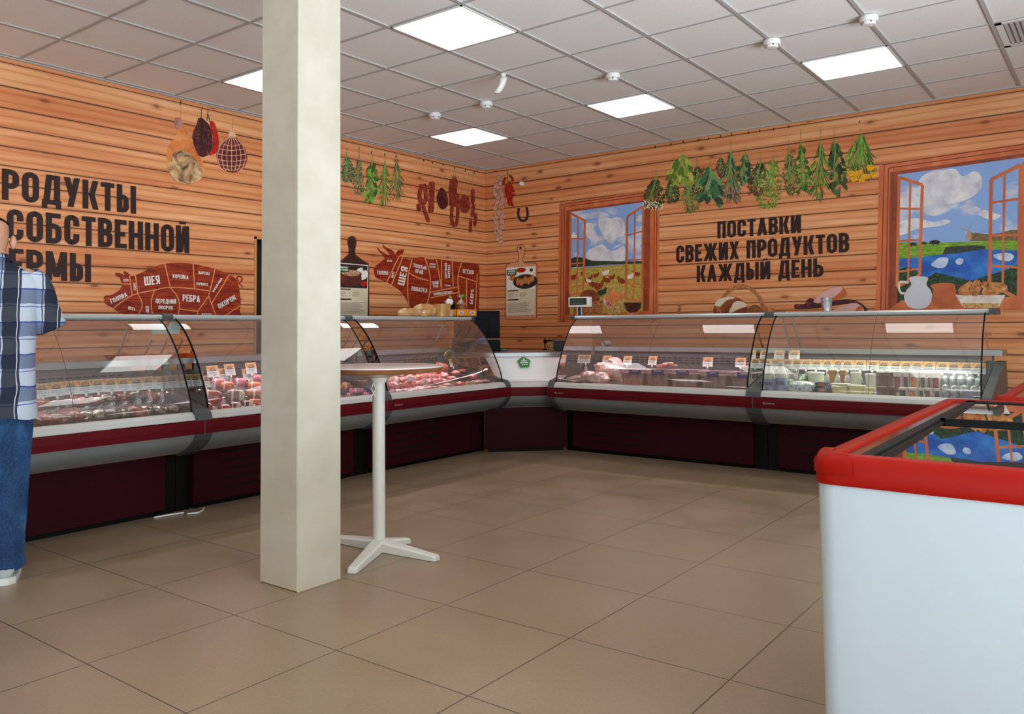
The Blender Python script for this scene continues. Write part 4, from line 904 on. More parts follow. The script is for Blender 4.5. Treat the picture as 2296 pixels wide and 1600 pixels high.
# ------------------------------------------------------------------ printed pictures of open windows
WFRAME = mottled('orange_window_wood', [(0.3, '#b2552c'), (0.55, '#cb6c3c'), (0.8, '#dd8852')], 6, 4, 0.45, 0.4, (1, 1, 0.3)); WDARK = mottled('window_wood_dark', [(0.3, '#7c331a'), (0.7, '#a24c28')], 6, 3); WMOLD = plain('moulding_line', '#6e2b16', 0.5)
def sky_mat(name, sc, lo, seed):
    t = NT(name); tc = t.add('TexCoord'); mp = t.add('Mapping'); mp.inputs['Location'].default_value = (seed, seed*2, seed); mp.inputs['Scale'].default_value = (1, 1, 1.7); t.link(tc.outputs['Object'], mp.inputs[0])
    sp = t.add('SeparateXYZ'); t.link(tc.outputs['Object'], sp.inputs[0])
    h = t.math('DIVIDE', t.math('SUBTRACT', sp.outputs[2], lo), 0.72, clamp=True)
    blue = t.ramp(h, [(0.0, lin('#86a8dc')), (0.3, lin('#4d70c2')), (0.65, lin('#33479f')), (1.0, lin('#252f80'))])
    n = t.noise(mp.outputs[0], sc, 6, 0.55, 0.3)
    cl = t.ramp(n, [(0.50, (0, 0, 0)), (0.57, (0.8,)*3), (0.68, (1, 1, 1))]); sh = t.noise(mp.outputs[0], sc*2.2, 4)
    c = t.mix(cl, blue, t.ramp(sh, [(0.3, lin('#a9a8bd')), (0.6, lin('#dcdde2'))])); t.bsdf(c, 0.45, 0, 0.35); return t.m
FIELD = mottled('dry_meadow', [(0.3, '#8a7c2e'), (0.5, '#b39a44'), (0.7, '#c9b45e'), (0.85, '#7f8434')], 26, 5, 0.6, 0.5, (1, 1, 2))
GRASS = mottled('green_meadow', [(0.3, '#4f7a1e'), (0.55, '#7aa62c'), (0.8, '#a3c444')], 20, 4, 0.6, 0.3, (1, 1, 3))
POND = mottled('blue_pond', [(0.30, '#123a86'), (0.50, '#1c5cb4'), (0.66, '#2f7fcd'), (0.80, '#a9cbe8')], 4.5, 4, 0.4, 0.4, (1, 1, 1.6))
BUSH = mottled('dark_bushes', [(0.3, '#141f16'), (0.5, '#223a22'), (0.68, '#3d5f35'), (0.82, '#7a8f6a')], 45, 5, 0.6, 0.6)
TREE = mottled('tree_line', [(0.3, '#1f261f'), (0.7, '#3b4434')], 40, 4); TREB = mottled('autumn_trees', [(0.3, '#5a4a2a'), (0.7, '#8a713f')], 40, 4)
WICK = mottled('wicker', [(0.3, '#6e3a1c'), (0.5, '#a8683a'), (0.72, '#cf9660')], 30, 3, 0.5, 0.3, (1, 1, 3)); WICL = mottled('pale_wicker', [(0.3, '#8a5a2c'), (0.5, '#c79a5c'), (0.75, '#e3c388')], 45, 3)
BRED = mottled('brown_bread', [(0.3, '#5c2a14'), (0.6, '#8f4a24'), (0.8, '#b97a48')], 12, 4); EGG = plain('brown_egg', '#d9824a', 0.4, 0, 0.4, 0.15, 20); CHCK = mottled('checked_cloth', [(0.4, '#a8302c'), (0.6, '#e0c8c0')], 60, 1)
HENB, HENW, COMB = plain('hen_brown', '#8a3c1c', 0.6, 0, 0.2, 0.3, 40), plain('hen_white', '#e3d6c4', 0.6), plain('hen_comb', '#b3241a', 0.5)
def casement(p_z, wall, t, quad, bars, wdt):
    p = Print(p_z, wall)
    n = len(quad)
    for i in range(n): p.line([quad[i], quad[(i+1) % n]], wdt, 0, False, 6)
    for a, b in bars: p.line([a, b], wdt*0.62, 0, False, 6.5)
    p.make('casement', WFRAME, t)
t = motif('window_picture', 'printed open window showing hens in a dry meadow, left of the back wall lettering', 'wall picture', on_y(1365, 715, 0))
z = zg
p = Print(z, BW); p.poly([(733, 318), (1680, 185), (1668, 1440), (716, 1440)], 0, False, 1)
p.make('outer_frame', WFRAME, t)
p = Print(z, BW); p.poly([(800, 385), (1592, 282), (1580, 1395), (785, 1395)], 0, False, 2); p.make('inner_reveal', WDARK, t)
p = Print(z, BW)
for a, b in (((758, 322), (742, 1440)), ((782, 350), (768, 1440)), ((782, 350), (1640, 232)), ((748, 330), (1675, 200)), ((1632, 235), (1622, 1440)), ((1655, 215), (1645, 1440))): p.line([a, b], 3.2, 0, False, 3)
p.make('moulding_lines', WMOLD, t)
p = Print(z, BW); p.poly([(838, 400), (1535, 305), (1528, 880), (836, 935)], 0, False, 3); p.make('sky', sky_mat('hen_sky', 3.4, 1.80, 3.0), t)
p = Print(z, BW); p.poly([(836, 915), (1528, 880), (1522, 1340), (832, 1372)], 0, False, 3); p.make('meadow', FIELD, t)
p = Print(z, BW); p.poly([(838, 925), (842, 840), (880, 825), (930, 828), (980, 838), (1050, 862), (1150, 862), (1300, 866), (1420, 866), (1528, 862), (1528, 886), (1200, 895), (1000, 912)], 0, False, 4); p.make('tree_line', TREE, t)
for k, cl in enumerate(([(1105, 480), (1150, 445), (1215, 460), (1280, 450), (1345, 490), (1350, 620), (1285, 640), (1225, 700), (1160, 640), (1110, 560)], [(985, 515), (1040, 505), (1065, 560), (1105, 660), (1040, 665), (985, 620)], [(1000, 850), (1000, 770), (1060, 735), (1140, 705), (1190, 750), (1260, 765), (1345, 720), (1348, 855), (1180, 862)], [(842, 620), (870, 590), (905, 640), (840, 640)])):
    p = Print(z, BW); p.poly(cl, 0, True, 3.6+.1*k); p.make('cloud', mottled('printed_cloud', [(0.3, '#b7b6c6'), (0.55, '#d9d9de'), (0.8, '#eceae8')], 9, 4), t)
for k, (x, y, s_, fl, bm) in enumerate([(1170, 975, 34, 1, HENW), (870, 1015, 38, 1, HENB), (955, 985, 20, -1, HENB), (1010, 1040, 38, 1, HENB), (1050, 1085, 40, -1, HENB), (1105, 1100, 46, 1, HENB), (1080, 1000, 28, 1, HENB), (1180, 1045, 36, -1, HENB), (1228, 1018, 30, 1, HENB), (1320, 1050, 40, -1, HENB), (1400, 1010, 34, 1, HENW), (1465, 985, 30, -1, HENB), (1010, 1050, 26, -1, HENW), (1135, 1160, 44, 1, BUSH)]):
    p = Print(z, BW); p.ell(x, y, s_, s_*.62, 0, -.35*fl, 14, 4.5+k*.12); p.ell(x+fl*s_*.75, y-s_*.75, s_*.30, s_*.42, 0, 0, 12); p.poly([(x-fl*s_*.5, y-s_*.1), (x-fl*s_*1.2, y-s_*.85), (x-fl*s_*.9, y+s_*.1)], 0, False); p.ell(x+fl*s_*.80, y-s_*1.15, s_*.15, s_*.13, 1, 0, 8)
    p.line([(x, y+s_*.5), (x, y+s_)], 2.5, 1, False); p.make('hen', [bm, COMB], t)
casement(z, BW, t, [(838, 412), (975, 482), (958, 1170), (832, 1172)], [((910, 450), (900, 1170)), ((836, 648), (966, 655)), ((836, 890), (962, 880)), ((834, 1112), (958, 1088))], 10)
casement(z, BW, t, [(1374, 442), (1525, 345), (1515, 1250), (1360, 1215)], [((1448, 396), (1435, 1240)), ((1370, 622), (1520, 580)), ((1365, 855), (1518, 845)), ((1362, 1072), (1512, 1085))], 10)
p = Print(z, BW); p.poly([(780, 1370), (1590, 1332), (1582, 1398), (782, 1405)], 0, False, 7); p.make('sill', WFRAME, t)
p = Print(z, BW); p.poly([(865, 1232), (1000, 1250), (1142, 1232), (1140, 1362), (1000, 1370), (868, 1366)], 0, False, 8); b = p.make('bread_basket', WICK, t)
p = Print(z, BW); p.poly([(930, 1190), (960, 1150), (1020, 1132), (1080, 1150), (1110, 1195), (1100, 1240), (1000, 1248), (940, 1238)], 0, True, 9); p.make('round_loaf', BRED, b)
p = Print(z, BW); p.poly([(1160, 1240), (1340, 1240), (1305, 1368), (1190, 1368)], 0, False, 8.5); b = p.make('egg_basket', WICL, t)
p = Print(z, BW); p.line([(1195, 1240), (1190, 1150), (1235, 1090), (1290, 1095), (1330, 1150), (1338, 1240)], 6, 0, True, 8.4); p.make('basket_handle', WICL, b)
for x, y in ((1205, 1215), (1305, 1195), (1258, 1228), (1242, 1175)): p = Print(z, BW); p.ell(x, y, 40, 34, 0, 0, 16, 9+y*.001); p.make('egg', EGG, b)
p = Print(z, BW); p.poly([(1140, 1210), (1200, 1235), (1240, 1290), (1190, 1290), (1150, 1270)], 0, False, 9.5); p.make('checked_cloth', CHCK, b)
p = Print(z, BW); p.poly([(1342, 1255), (1510, 1255), (1500, 1310), (1460, 1345), (1400, 1350), (1360, 1320)], 0, False, 8.5); p.make('clay_bowl', mottled('patterned_bowl', [(0.4, '#2c120e'), (0.6, '#5c2a1e')], 40, 2), t)

z = Z(1900, 280, 3.636)
t = motif('window_picture', 'printed open window with windmill, pond and milk jugs at the right edge', 'wall picture', on_y(2150, 700, 0))
p = Print(z, BW); p.poly([(260, 320), (1860, 88), (1850, 1505), (230, 1505)], 0, False, 1); p.make('outer_frame', WFRAME, t)
p = Print(z, BW); p.poly([(350, 385), (1700, 195), (1690, 1500), (330, 1500)], 0, False, 2); p.make('inner_reveal', WDARK, t)
p = Print(z, BW)
for a, b in (((300, 330), (272, 1505)), ((335, 352), (312, 1505)), ((335, 352), (1780, 145)), ((280, 325), (1830, 100)), ((372, 385), (352, 1500))): p.line([a, b], 3.4, 0, False, 3)
p.make('moulding_lines', WMOLD, t)
p = Print(z, BW); p.poly([(412, 405), (1640, 235), (1640, 955), (408, 960)], 0, False, 3); p.make('sky', sky_mat('mill_sky', 2.3, 1.80, 7.4), t)
for k, cl in enumerate(([(585, 450), (680, 380), (790, 365), (880, 360), (940, 420), (1040, 375), (1100, 440), (1085, 520), (1010, 590), (870, 640), (720, 630), (610, 560)], [(430, 570), (500, 540), (600, 600), (700, 640), (600, 660), (430, 680)], [(640, 715), (700, 685), (755, 710), (720, 738), (660, 735)], [(420, 800), (560, 760), (700, 790), (800, 770), (840, 790), (760, 820), (560, 850), (430, 900)], [(1000, 690), (1050, 668), (1090, 690), (1040, 710)], [(1070, 730), (1110, 690), (1200, 720), (1250, 740), (1180, 775)])):
    p = Print(z, BW); p.poly(cl, 0, True, 3.8+.1*k); p.make('cloud', mottled('printed_cloud', [(0.3, '#b7b6c6'), (0.55, '#d9d9de'), (0.8, '#eceae8')], 9, 4), t)
p = Print(z, BW); p.poly([(410, 958), (760, 958), (1140, 945), (1640, 940), (1640, 1040), (1100, 1010), (800, 1050), (410, 1100)], 0, False, 5); p.make('meadow', GRASS, t)
p = Print(z, BW); p.poly([(410, 1090), (600, 1075), (800, 1048), (1100, 1012), (1640, 1030), (1640, 1330), (410, 1330)], 0, False, 5); p.make('pond', POND, t)
p = Print(z, BW); p.poly([(640, 1250), (720, 1200), (1000, 1270), (1300, 1180), (1640, 1020), (1640, 1460), (405, 1460), (408, 1180), (500, 1150)], 0, False, 5.6); p.make('waterside_bushes', BUSH, t)
p = Print(z, BW); p.poly([(775, 1055), (800, 995), (900, 985), (1050, 980), (1130, 990), (1120, 1010), (900, 1045)], 0, False, 5.8); p.make('reed_bank', TREE, t)
for cl in ([(680, 1140), (720, 1100), (760, 1080), (820, 1085), (815, 1130), (790, 1160), (740, 1165)], [(880, 1110), (910, 1085), (945, 1095), (935, 1130), (900, 1138)], [(1190, 1060), (1300, 1040), (1360, 1070), (1320, 1110), (1240, 1100)]): p = Print(z, BW); p.poly(cl, 0, True, 5.3); p.make('cloud_reflection', mottled('pond_cloud', [(0.3, '#8fb0d6'), (0.6, '#c9d6e4')], 14, 4), t)
p = Print(z, BW); p.poly([(1000, 935), (1010, 875), (1060, 880), (1140, 890), (1250, 880), (1330, 855), (1640, 850), (1640, 950), (1000, 945)], 0, False, 4.4); p.make('autumn_trees', TREB, t)
p = Print(z, BW); p.poly([(968, 935), (975, 880), (985, 860), (1000, 860), (1008, 880), (1014, 935)], 0, False, 5.2)
for a, b in (((988, 862), (905, 842)), ((988, 862), (1020, 800)), ((988, 862), (1035, 885)), ((988, 862), (960, 925))): p.line([a, b], 3, 0, False, 5.4)
p.make('windmill', plain('windmill_plaster', '#b0957a', 0.6), t)
for x, y, s_ in ((715, 955, 42), (625, 962, 22), (535, 970, 30)):
    p = Print(z, BW); p.ell(x, y, s_, s_*.42, 0, 0, 14, 6); p.ell(x-s_*.95, y+s_*.15, s_*.25, s_*.2, 0)
    for q in (-.6, -.3, .4, .7): p.line([(x+q*s_, y), (x+q*s_, y+s_*.65)], s_*.07, 0, False)
    p.make('cow', plain('black_cow', '#1b1512' if s_ != 30 else '#6e3420', 0.6), t)
casement(z, BW, t, [(420, 425), (612, 488), (588, 1225), (405, 1320)], [((515, 458), (495, 1270)), ((418, 680), (605, 685)), ((414, 945), (596, 935)), ((408, 1198), (590, 1170))], 13)
casement(z, BW, t, [(1172, 445), (1412, 325), (1395, 1420), (1158, 1290)], [((1282, 390), (1265, 1340)), ((1170, 635), (1405, 600)), ((1166, 898), (1400, 898)), ((1162, 1145), (1398, 1162))], 15)
p = Print(z, BW); p.poly([(1425, 300), (1520, 285), (1500, 1480), (1405, 1450)], 0, False, 7); p.make('side_jamb', WFRAME, t)
p = Print(z, BW); p.poly([(345, 1500), (440, 1430), (1400, 1400), (1480, 1500)], 0, False, 6.6); p.make('sill', WFRAME, t)
p = Print(z, BW); p.poly([(510, 1240), (650, 1240), (645, 1300), (680, 1350), (690, 1400), (670, 1460), (620, 1495), (530, 1495), (480, 1460), (462, 1400), (480, 1350), (520, 1300)], 0, True, 8); b = p.make('milk_jug', plain('jug_white', '#c9c9d0', 0.3, 0, 0.5, 0.08, 6), t)
p = Print(z, BW); p.line([(500, 1285), (430, 1280), (420, 1330), (440, 1370), (468, 1370)], 9, 0, True, 7.8); p.make('jug_handle', plain('jug_handle', '#d9d2c4', 0.3), b)
p = Print(z, BW); p.poly([(690, 1300), (780, 1285), (870, 1295), (880, 1330), (905, 1400), (880, 1470), (800, 1490), (720, 1480), (688, 1420), (700, 1340), (682, 1320)], 0, True, 8.5); b = p.make('clay_jug', mottled('orange_clay', [(0.3, '#a04c22'), (0.7, '#c76a36')], 6, 3, 0.4), t)
p = Print(z, BW); p.line([(870, 1305), (915, 1310), (915, 1350), (885, 1370)], 9, 0, True, 8.2); p.make('jug_handle', CLAY, b)
p = Print(z, BW); p.poly([(880, 1385), (1290, 1385), (1235, 1480), (940, 1480)], 0, False, 8.8); b = p.make('cloth_basket', mottled('white_cloth', [(0.3, '#c9b9ac'), (0.6, '#e5dcd2')], 12, 3), t)
p = Print(z, BW); p.poly([(930, 1452), (1240, 1452), (1225, 1490), (950, 1490)], 0, False, 9.2); p.make('basket_rim', WICL, b)
for pts in ([(905, 1340), (950, 1300), (1000, 1270), (1020, 1300), (990, 1340), (1000, 1385), (920, 1385)], [(1000, 1330), (1040, 1262), (1080, 1270), (1090, 1330), (1060, 1390), (1000, 1385)], [(1085, 1290), (1140, 1275), (1150, 1310), (1100, 1330)], [(1100, 1350), (1150, 1290), (1250, 1285), (1300, 1310), (1295, 1350), (1200, 1385), (1110, 1385)]):
    p = Print(z, BW); p.poly(pts, 0, True, 9.4); p.make('bread_roll', CRUST, b)
# still lifes printed above the rail
z = zk
t = motif('bread_basket_picture', 'printed arched wicker basket with a sliced loaf below the Cyrillic lettering', 'wall picture', on_y(1660, 700, 0))
p = Print(z, BW); p.line([(700, 1530), (715, 1440), (785, 1350), (890, 1312), (985, 1355), (1045, 1440), (1075, 1540)], 16, 0, True, 3); p.make('basket_handle', WICK, t)
p = Print(z, BW); p.poly([(665, 1470), (690, 1430), (760, 1400), (840, 1405), (900, 1440), (925, 1480), (920, 1540), (670, 1540)], 0, True, 2); p.make('loaf', BRED, t)
for pts in ([(665, 1465), (690, 1425), (770, 1400), (830, 1410), (760, 1430), (720, 1470), (690, 1480)], [(830, 1440), (890, 1440), (925, 1475), (860, 1500), (800, 1530), (780, 1525), (800, 1480)]): p = Print(z, BW); p.poly(pts, 0, True, 4); p.make('floury_crust', plain('floury_crust', '#e3d2b4', 0.6), t)
p = Print(z, BW); p.poly([(930, 1500), (980, 1465), (1030, 1480), (1060, 1530), (930, 1540)], 0, True, 4.5); p.make('nuts', mottled('nut_heap', [(0.3, '#6a3418'), (0.7, '#a4642e')], 60, 3), t)
p = Print(z, BW); p.poly([(1030, 1500), (1110, 1480), (1165, 1520), (1170, 1550), (1020, 1550)], 0, True, 4); p.make('bread_roll', CRUST, t)
t = motif('cold_cuts_picture', 'printed sliced ham and dark sausages above the milk counter', 'wall picture', on_y(1870, 695, 0))
MEATP = plain('pink_cut_face', '#d6a59c', 0.45); RIND = plain('orange_rind', '#b9602c', 0.45)
p = Print(z, BW); p.poly([(1470, 1430), (1530, 1370), (1620, 1325), (1690, 1318), (1735, 1350), (1730, 1400), (1640, 1430), (1540, 1450)], 0, True, 3); p.make('ham_rind', RIND, t)
p = Print(z, BW); p.poly([(1470, 1432), (1530, 1372), (1620, 1328), (1690, 1320), (1700, 1345), (1640, 1400), (1560, 1440), (1490, 1450)], 0, True, 4); p.make('ham_slice_face', MEATP, t)
p = Print(z, BW); p.capsule([(1330, 1480), (1420, 1478), (1540, 1470), (1650, 1450), (1760, 1440), (1840, 1465), (1890, 1510)], 20, 0, 2.4); p.make('long_sausage', DKS, t)
p = Print(z, BW); p.poly([(1400, 1460), (1440, 1410), (1490, 1440), (1480, 1480)], 0, True, 2.8); p.make('salami', DKS, t)
p = Print(z, BW); p.poly([(1630, 1510), (1720, 1465), (1810, 1452), (1865, 1480), (1860, 1530), (1640, 1530)], 0, True, 4); p.make('ham_slice_face', MEATP, t)
p = Print(z, BW); p.poly([(1800, 1530), (1850, 1465), (1868, 1490), (1860, 1535)], 0, True, 4.5); p.make('ham_rind', RIND, t)
p = Print(z, BW); p.line([(378, 1462), (372, 1550)], 14, 0, False, 2); tag(p.make('wooden_stick_picture', WICK), 'printed short pale wooden stick above the counter rail', 'wall picture')
# ------------------------------------------------------------------ goods in the cases
def tray_z(d): return 0.598+max(0.0, min(1.0, (1.5-d)/0.6))*0.036
CASES = {'L': lambda px, py, d: on_x(px, py, d), 'R': lambda px, py, d: on_y(px, py, -d)}
WOODC = mottled('tag_wood_print', [(0.3, '#9a6d40'), (0.6, '#c39a66'), (0.8, '#d9b887')], 60, 3); TAGW = plain('tag_white', '#d6dbdc', 0.4); TAGI = plain('tag_ink', '#3a4046', 0.5)
CLEAR = thin_glass('clear_plastic', (0.97, 0.98, 0.98), 0.03, 1.5, 1.8, 0.26, (0.85, 0.86, 0.87))
# prototype price tag, facing local -Y, origin at the foot of its holder
tp = thing('price_tag', 'price tag', 'price tag')
m = MB(); w, z0, z1, zm = 0.043, 0.092, 0.170, 0.133
m.add([(-w, 0, z0), (w, 0, z0), (w, 0.012, zm), (-w, 0.012, zm), (w, 0.026, z1), (-w, 0.026, z1), (-w, 0.002, z0), (w, 0.002, z0), (w, 0.014, zm), (-w, 0.014, zm), (w, 0.028, z1), (-w, 0.028, z1)],
      [(0, 1, 2, 3), (6, 7, 8, 9), (8, 9, 11, 10), (0, 1, 7, 6), (5, 4, 10, 11)], 0); m.add([(-w, 0.012, zm), (w, 0.012, zm), (w, 0.026, z1), (-w, 0.026, z1)], [(0, 1, 2, 3)], 1)
cd = m.build('card', [TAGW, WOODC], tp)
m = MB()
def tp_pt(x, v): y = 0.012*v/(zm-z0) if z0+v < zm else 0.012+0.014*(z0+v-zm)/(z1-zm); return Vector((x, y-0.0008, z0+v))
for k in range(10):
    a0, a1 = math.pi*k/9-0.0, math.pi*(k+1)/9
    if k < 9:
        for rr, tk in ((0.022, 0.004), (0.014, 0.003)): m.poly([tp_pt(rr*math.cos(a0), 0.046+rr*0.95*math.sin(a0)), tp_pt(rr*math.cos(a1), 0.046+rr*0.95*math.sin(a1)), tp_pt((rr-tk)*math.cos(a1), 0.046+(rr-tk)*0.95*math.sin(a1)), tp_pt((rr-tk)*math.cos(a0), 0.046+(rr-tk)*0.95*math.sin(a0))])
m.poly([tp_pt(-0.024, 0.042), tp_pt(0.024, 0.042), tp_pt(0.024, 0.047), tp_pt(-0.024, 0.047)])
for v, a, b in ((0.033, -0.034, 0.03), (0.027, -0.034, 0.022), (0.021, -0.034, 0.034), (0.008, -0.004, 0.018), (0.011, -0.004, 0.018)): m.poly([tp_pt(a, v), tp_pt(b, v), tp_pt(b, v+0.0016), tp_pt(a, v+0.0016)])
m.build('card_print', TAGI, cd)
m = MB(); m.lathe([(0.024, 0.0), (0.026, 0.006), (0.024, 0.03), (0.013, 0.055), (0.008, 0.066), (0.010, 0.074)], n=10, caps=False); m.build('clear_holder', CLEAR, tp, smooth=True)
m = MB(); m.lathe([(0.0, 0.092), (0.006, 0.090), (0.009, 0.082), (0.006, 0.074), (0, 0.073)], n=8); m.build('white_knob', PLAS, tp, smooth=True)
_KIDS[tp.name] = kids(tp); _KIDS[cd.name] = kids(cd)
first_tag = [True]
def place_tag(side, px, py, d, label, group, tilt=0.0, drop=0.131):
    global tp
    o = tp if first_tag[0] else copy_tree(tp); first_tag[0] = False
    p = CASES[side](px, py, d); z = p.z-drop
    o.location = (p.x, p.y, z); o.rotation_euler = (0, 0, (math.pi/2 if side == 'L' else 0)+tilt); tag(o, label, 'price tag', group); return o
def tags(side, zm_, pts, d, text, group):
    for k, (x, y) in enumerate(pts):
        px, py = zm_(x, y); place_tag(side, px, py, d, text % ORD[k], group, rnd.uniform(-.12, .12))
tags('L', Z(40, 800, 5.467), [(170, 440), (310, 412), (485, 395), (660, 378), (838, 368), (990, 352), (1150, 345), (1310, 338), (1470, 330), (1612, 318), (1770, 312), (1895, 302), (2035, 298)], 1.25, 'wood-topped price tag, %s from the left in the smoked meat row', 'price tags in the smoked meat counter')
tags('L', Z(420, 780, 8.89), [(240, 600), (370, 670), (525, 465), (740, 520), (820, 650), (870, 430), (1040, 770), (1230, 520), (1290, 400)], 1.12, 'price tag among the cooked sausages, %s from the left before the column', 'price tags in the cooked sausage counter')
tags('L', Z(760, 780, 9.184), [(245, 745), (510, 590)], 1.2, 'price tag seen between column and table stem, %s from the left', 'price tags right of the column')
tags('L', Z(990, 780, 13.33), [(360, 440), (630, 430), (885, 410), (1065, 395), (1270, 370), (1420, 380), (1620, 360)], 0.98, 'price tag, %s from the left in the raw meat row by the corner', 'price tags in the raw meat counter')
tags('R', Z(1240, 770, 9.567), [(230, 330), (700, 330), (1140, 350), (1585, 360), (2120, 365)], 1.08, 'price tag, %s from the left over the poultry and tubs', 'price tags in the poultry counter')
tags('R', Z(1440, 770, 8.83), [(1290, 365), (1940, 375)], 1.08, 'price tag over the right-hand tubs, %s from the left', 'price tags in the poultry counter')
tags('R', Z(1690, 780, 7.917), [(450, 130), (712, 130)], 0.98, 'raised price tag standing above the milk row, %s from the left', 'price tags in the dairy counter')
tags('R', Z(1690, 780, 7.917), [(265, 270), (420, 278), (590, 285), (750, 288), (920, 292), (1100, 295), (1300, 298), (1490, 300), (1660, 304), (1880, 308), (2100, 310)], 1.12, 'price tag, %s from the left in the milk row', 'price tags in the dairy counter')
tags('R', Z(1940, 780, 7.917), [(320, 322), (540, 326), (720, 330), (920, 334), (1120, 338), (1360, 344), (1570, 352), (1800, 358), (2010, 364)], 1.12, 'price tag over the small cups, %s from the left', 'price tags in the dairy counter')

FILM = dict(Coat_Weight=0.8, Coat_Roughness=0.08)
def meat(name, stops, scale=14, rough=0.35, bump=0.25, coat=0.0): return mottled(name, stops, scale, 5, rough, 0.8, (1, 1, 1), 0.5, bump, Coat_Weight=coat, Coat_Roughness=0.1)
SMK1 = meat('smoked_brown', [(0.3, '#2e140b'), (0.5, '#5a2c17'), (0.7, '#874a28')], 14, 0.35, 0.3, 0.3); SMK2 = meat('smoked_red', [(0.3, '#45130b'), (0.5, '#772a17'), (0.75, '#9e5232')], 18, 0.4, 0.4, 0.2); SMK3 = meat('smoked_grey', [(0.3, '#2c1f1b'), (0.55, '#55403a'), (0.8, '#86706a')], 14, 0.3, 0.3, 0.6)
WRAP = mottled('wrapped_glossy_pack', [(0.3, '#1e1a12'), (0.5, '#40341f'), (0.62, '#6b5a3c'), (0.8, '#b9b4a4')], 20, 5, 0.15, 1.2, (1, 1, 1), 0.6, 0.5, Coat_Weight=1.0, Coat_Roughness=0.05)
RAW = [meat('raw_pink', [(0.3, '#8f4045'), (0.5, '#c07377'), (0.68, '#d99a98'), (0.82, '#ecc9c2')], 30, 0.25, 0.4, 0.7), meat('raw_red', [(0.3, '#7d2526'), (0.5, '#ad4640'), (0.7, '#cf7a70'), (0.85, '#e6b7ae')], 26, 0.25, 0.4, 0.7),
       meat('raw_pale', [(0.3, '#b98078'), (0.55, '#d8aba0'), (0.8, '#eed6cc')], 22, 0.25, 0.3, 0.7), meat('raw_orange', [(0.3, '#a8412c'), (0.6, '#d0705a'), (0.8, '#e5a090')], 30, 0.3, 0.3, 0.6)]
LABELW = plain('white_label', '#dfe0e2', 0.4)
def blob_item(side, name, cat, label, group, mat, px, py, d, wpx, hpx, deep=0.10, amp=0.16, seed=1, sit=True, nu=16, nv=9, rot=0.0):
    """a lumpy piece whose centre shows at (px, py); width and height in photo pixels"""
    c = CASES[side](px, py, d); k = F_PX/((c-CAM).dot(FWD)); rx, rz = wpx/k/2, hpx/k/2
    if side == 'L': rx *= 1.15
    zb_ = tray_z(d); 
    if sit and c.z-rz > zb_: lift = c.z-rz
    m = MB(); r = (deep, rx, rz) if side == 'L' else (rx, deep, rz)
    c.z = max(c.z, zb_+rz*0.93)
    m.blob((0, 0, 0), r, seed, amp, 1.7, nu, nv); o = m.build(name, mat, None, smooth=True); o.location = c; o.rotation_euler = (0, 0, rot)
    return tag(o, label, cat, group)
z7 = Z(40, 800, 5.467)
SM = [(120, 815, 210, 140, 1.42, SMK1), (305, 780, 160, 120, 1.40, SMK2), (475, 800, 190, 130, 1.44, SMK1), (640, 745, 200, 130, 1.40, SMK2), (800, 750, 190, 120, 1.40, WRAP), (960, 735, 190, 120, 1.40, WRAP), (1120, 720, 190, 120, 1.42, SMK3), (1250, 715, 170, 120, 1.40, WRAP), (1400, 700, 180, 120, 1.40, SMK2), (1540, 680, 170, 110, 1.38, WRAP), (1690, 675, 190, 100, 1.38, SMK3), (1850, 660, 190, 90, 1.36, WRAP), (2010, 650, 150, 80, 1.36, WRAP),
      (210, 610, 200, 120, 1.22, SMK2), (370, 600, 200, 90, 1.20, SMK3), (540, 590, 200, 110, 1.2, SMK3), (720, 570, 190, 110, 1.20, SMK2), (900, 560, 190, 100, 1.20, SMK1), (1080, 520, 190, 100, 1.18, SMK3), (1240, 510, 170, 100, 1.18, SMK1), (1400, 490, 170, 100, 1.18, SMK3), (1560, 500, 150, 90, 1.16, SMK2), (1720, 490, 160, 90, 1.16, SMK3), (1890, 470, 160, 80, 1.15, SMK3), (2040, 450, 130, 80, 1.15, SMK2)]
for k, (x, y, w_, h_, d, mt) in enumerate(SM):
    px, py = z7(x, y); nm = {SMK1: ('smoked_meat', 'dark brown smoked meat piece'), SMK2: ('smoked_meat', 'reddish smoked meat piece'), SMK3: ('smoked_meat', 'greyish smoked meat piece'), WRAP: ('wrapped_meat', 'shiny film-wrapped smoked pack')}[mt]
    blob_item('L', nm[0], 'meat', '%s, %s from left, %s row of smoked counter' % (nm[1], ORD[k if k < 13 else k-13], 'front' if k < 13 else 'rear'), 'smoked meats in the left counter', mt, px, py-4, d, w_/5.467*1.3, h_/5.467*1.5, 0.10, 0.26, k+1, rot=rnd.uniform(-.3, .3))
# cooked sausage logs
LOGM = {'red': meat('casing_red', [(0.35, '#8f1d12'), (0.6, '#c23a22'), (0.8, '#e0724a')], 10, 0.25, 0.05, 0.6), 'pink': meat('casing_pink', [(0.35, '#b8505e'), (0.65, '#d98390'), (0.85, '#efb8bc')], 10, 0.25, 0.05, 0.6), 'grey': meat('casing_grey', [(0.35, '#5a4c48'), (0.6, '#82706a'), (0.85, '#ac9a90')], 16, 0.35, 0.1, 0.3),
        'brown': meat('casing_brown', [(0.35, '#7e4b30'), (0.6, '#a8714e'), (0.85, '#cfa07a')], 30, 0.4, 0.1, 0.2), 'dark': meat('casing_dark', [(0.35, '#2c1512'), (0.6, '#54261e'), (0.85, '#7f4534')], 16, 0.3, 0.05, 0.5), 'orange': meat('casing_orange', [(0.35, '#a44a22'), (0.6, '#d2703a'), (0.85, '#eaa070')], 30, 0.3, 0.05, 0.5)}
BAND = plain('paper_band', '#e2cfc8', 0.5); BANDP = plain('band_print', '#8c2f2a', 0.5); CLIP = plain('metal_clip', '#b8b8b8', 0.3, 0.8); ENDW = plain('pale_end_label', '#d5cab4', 0.5)
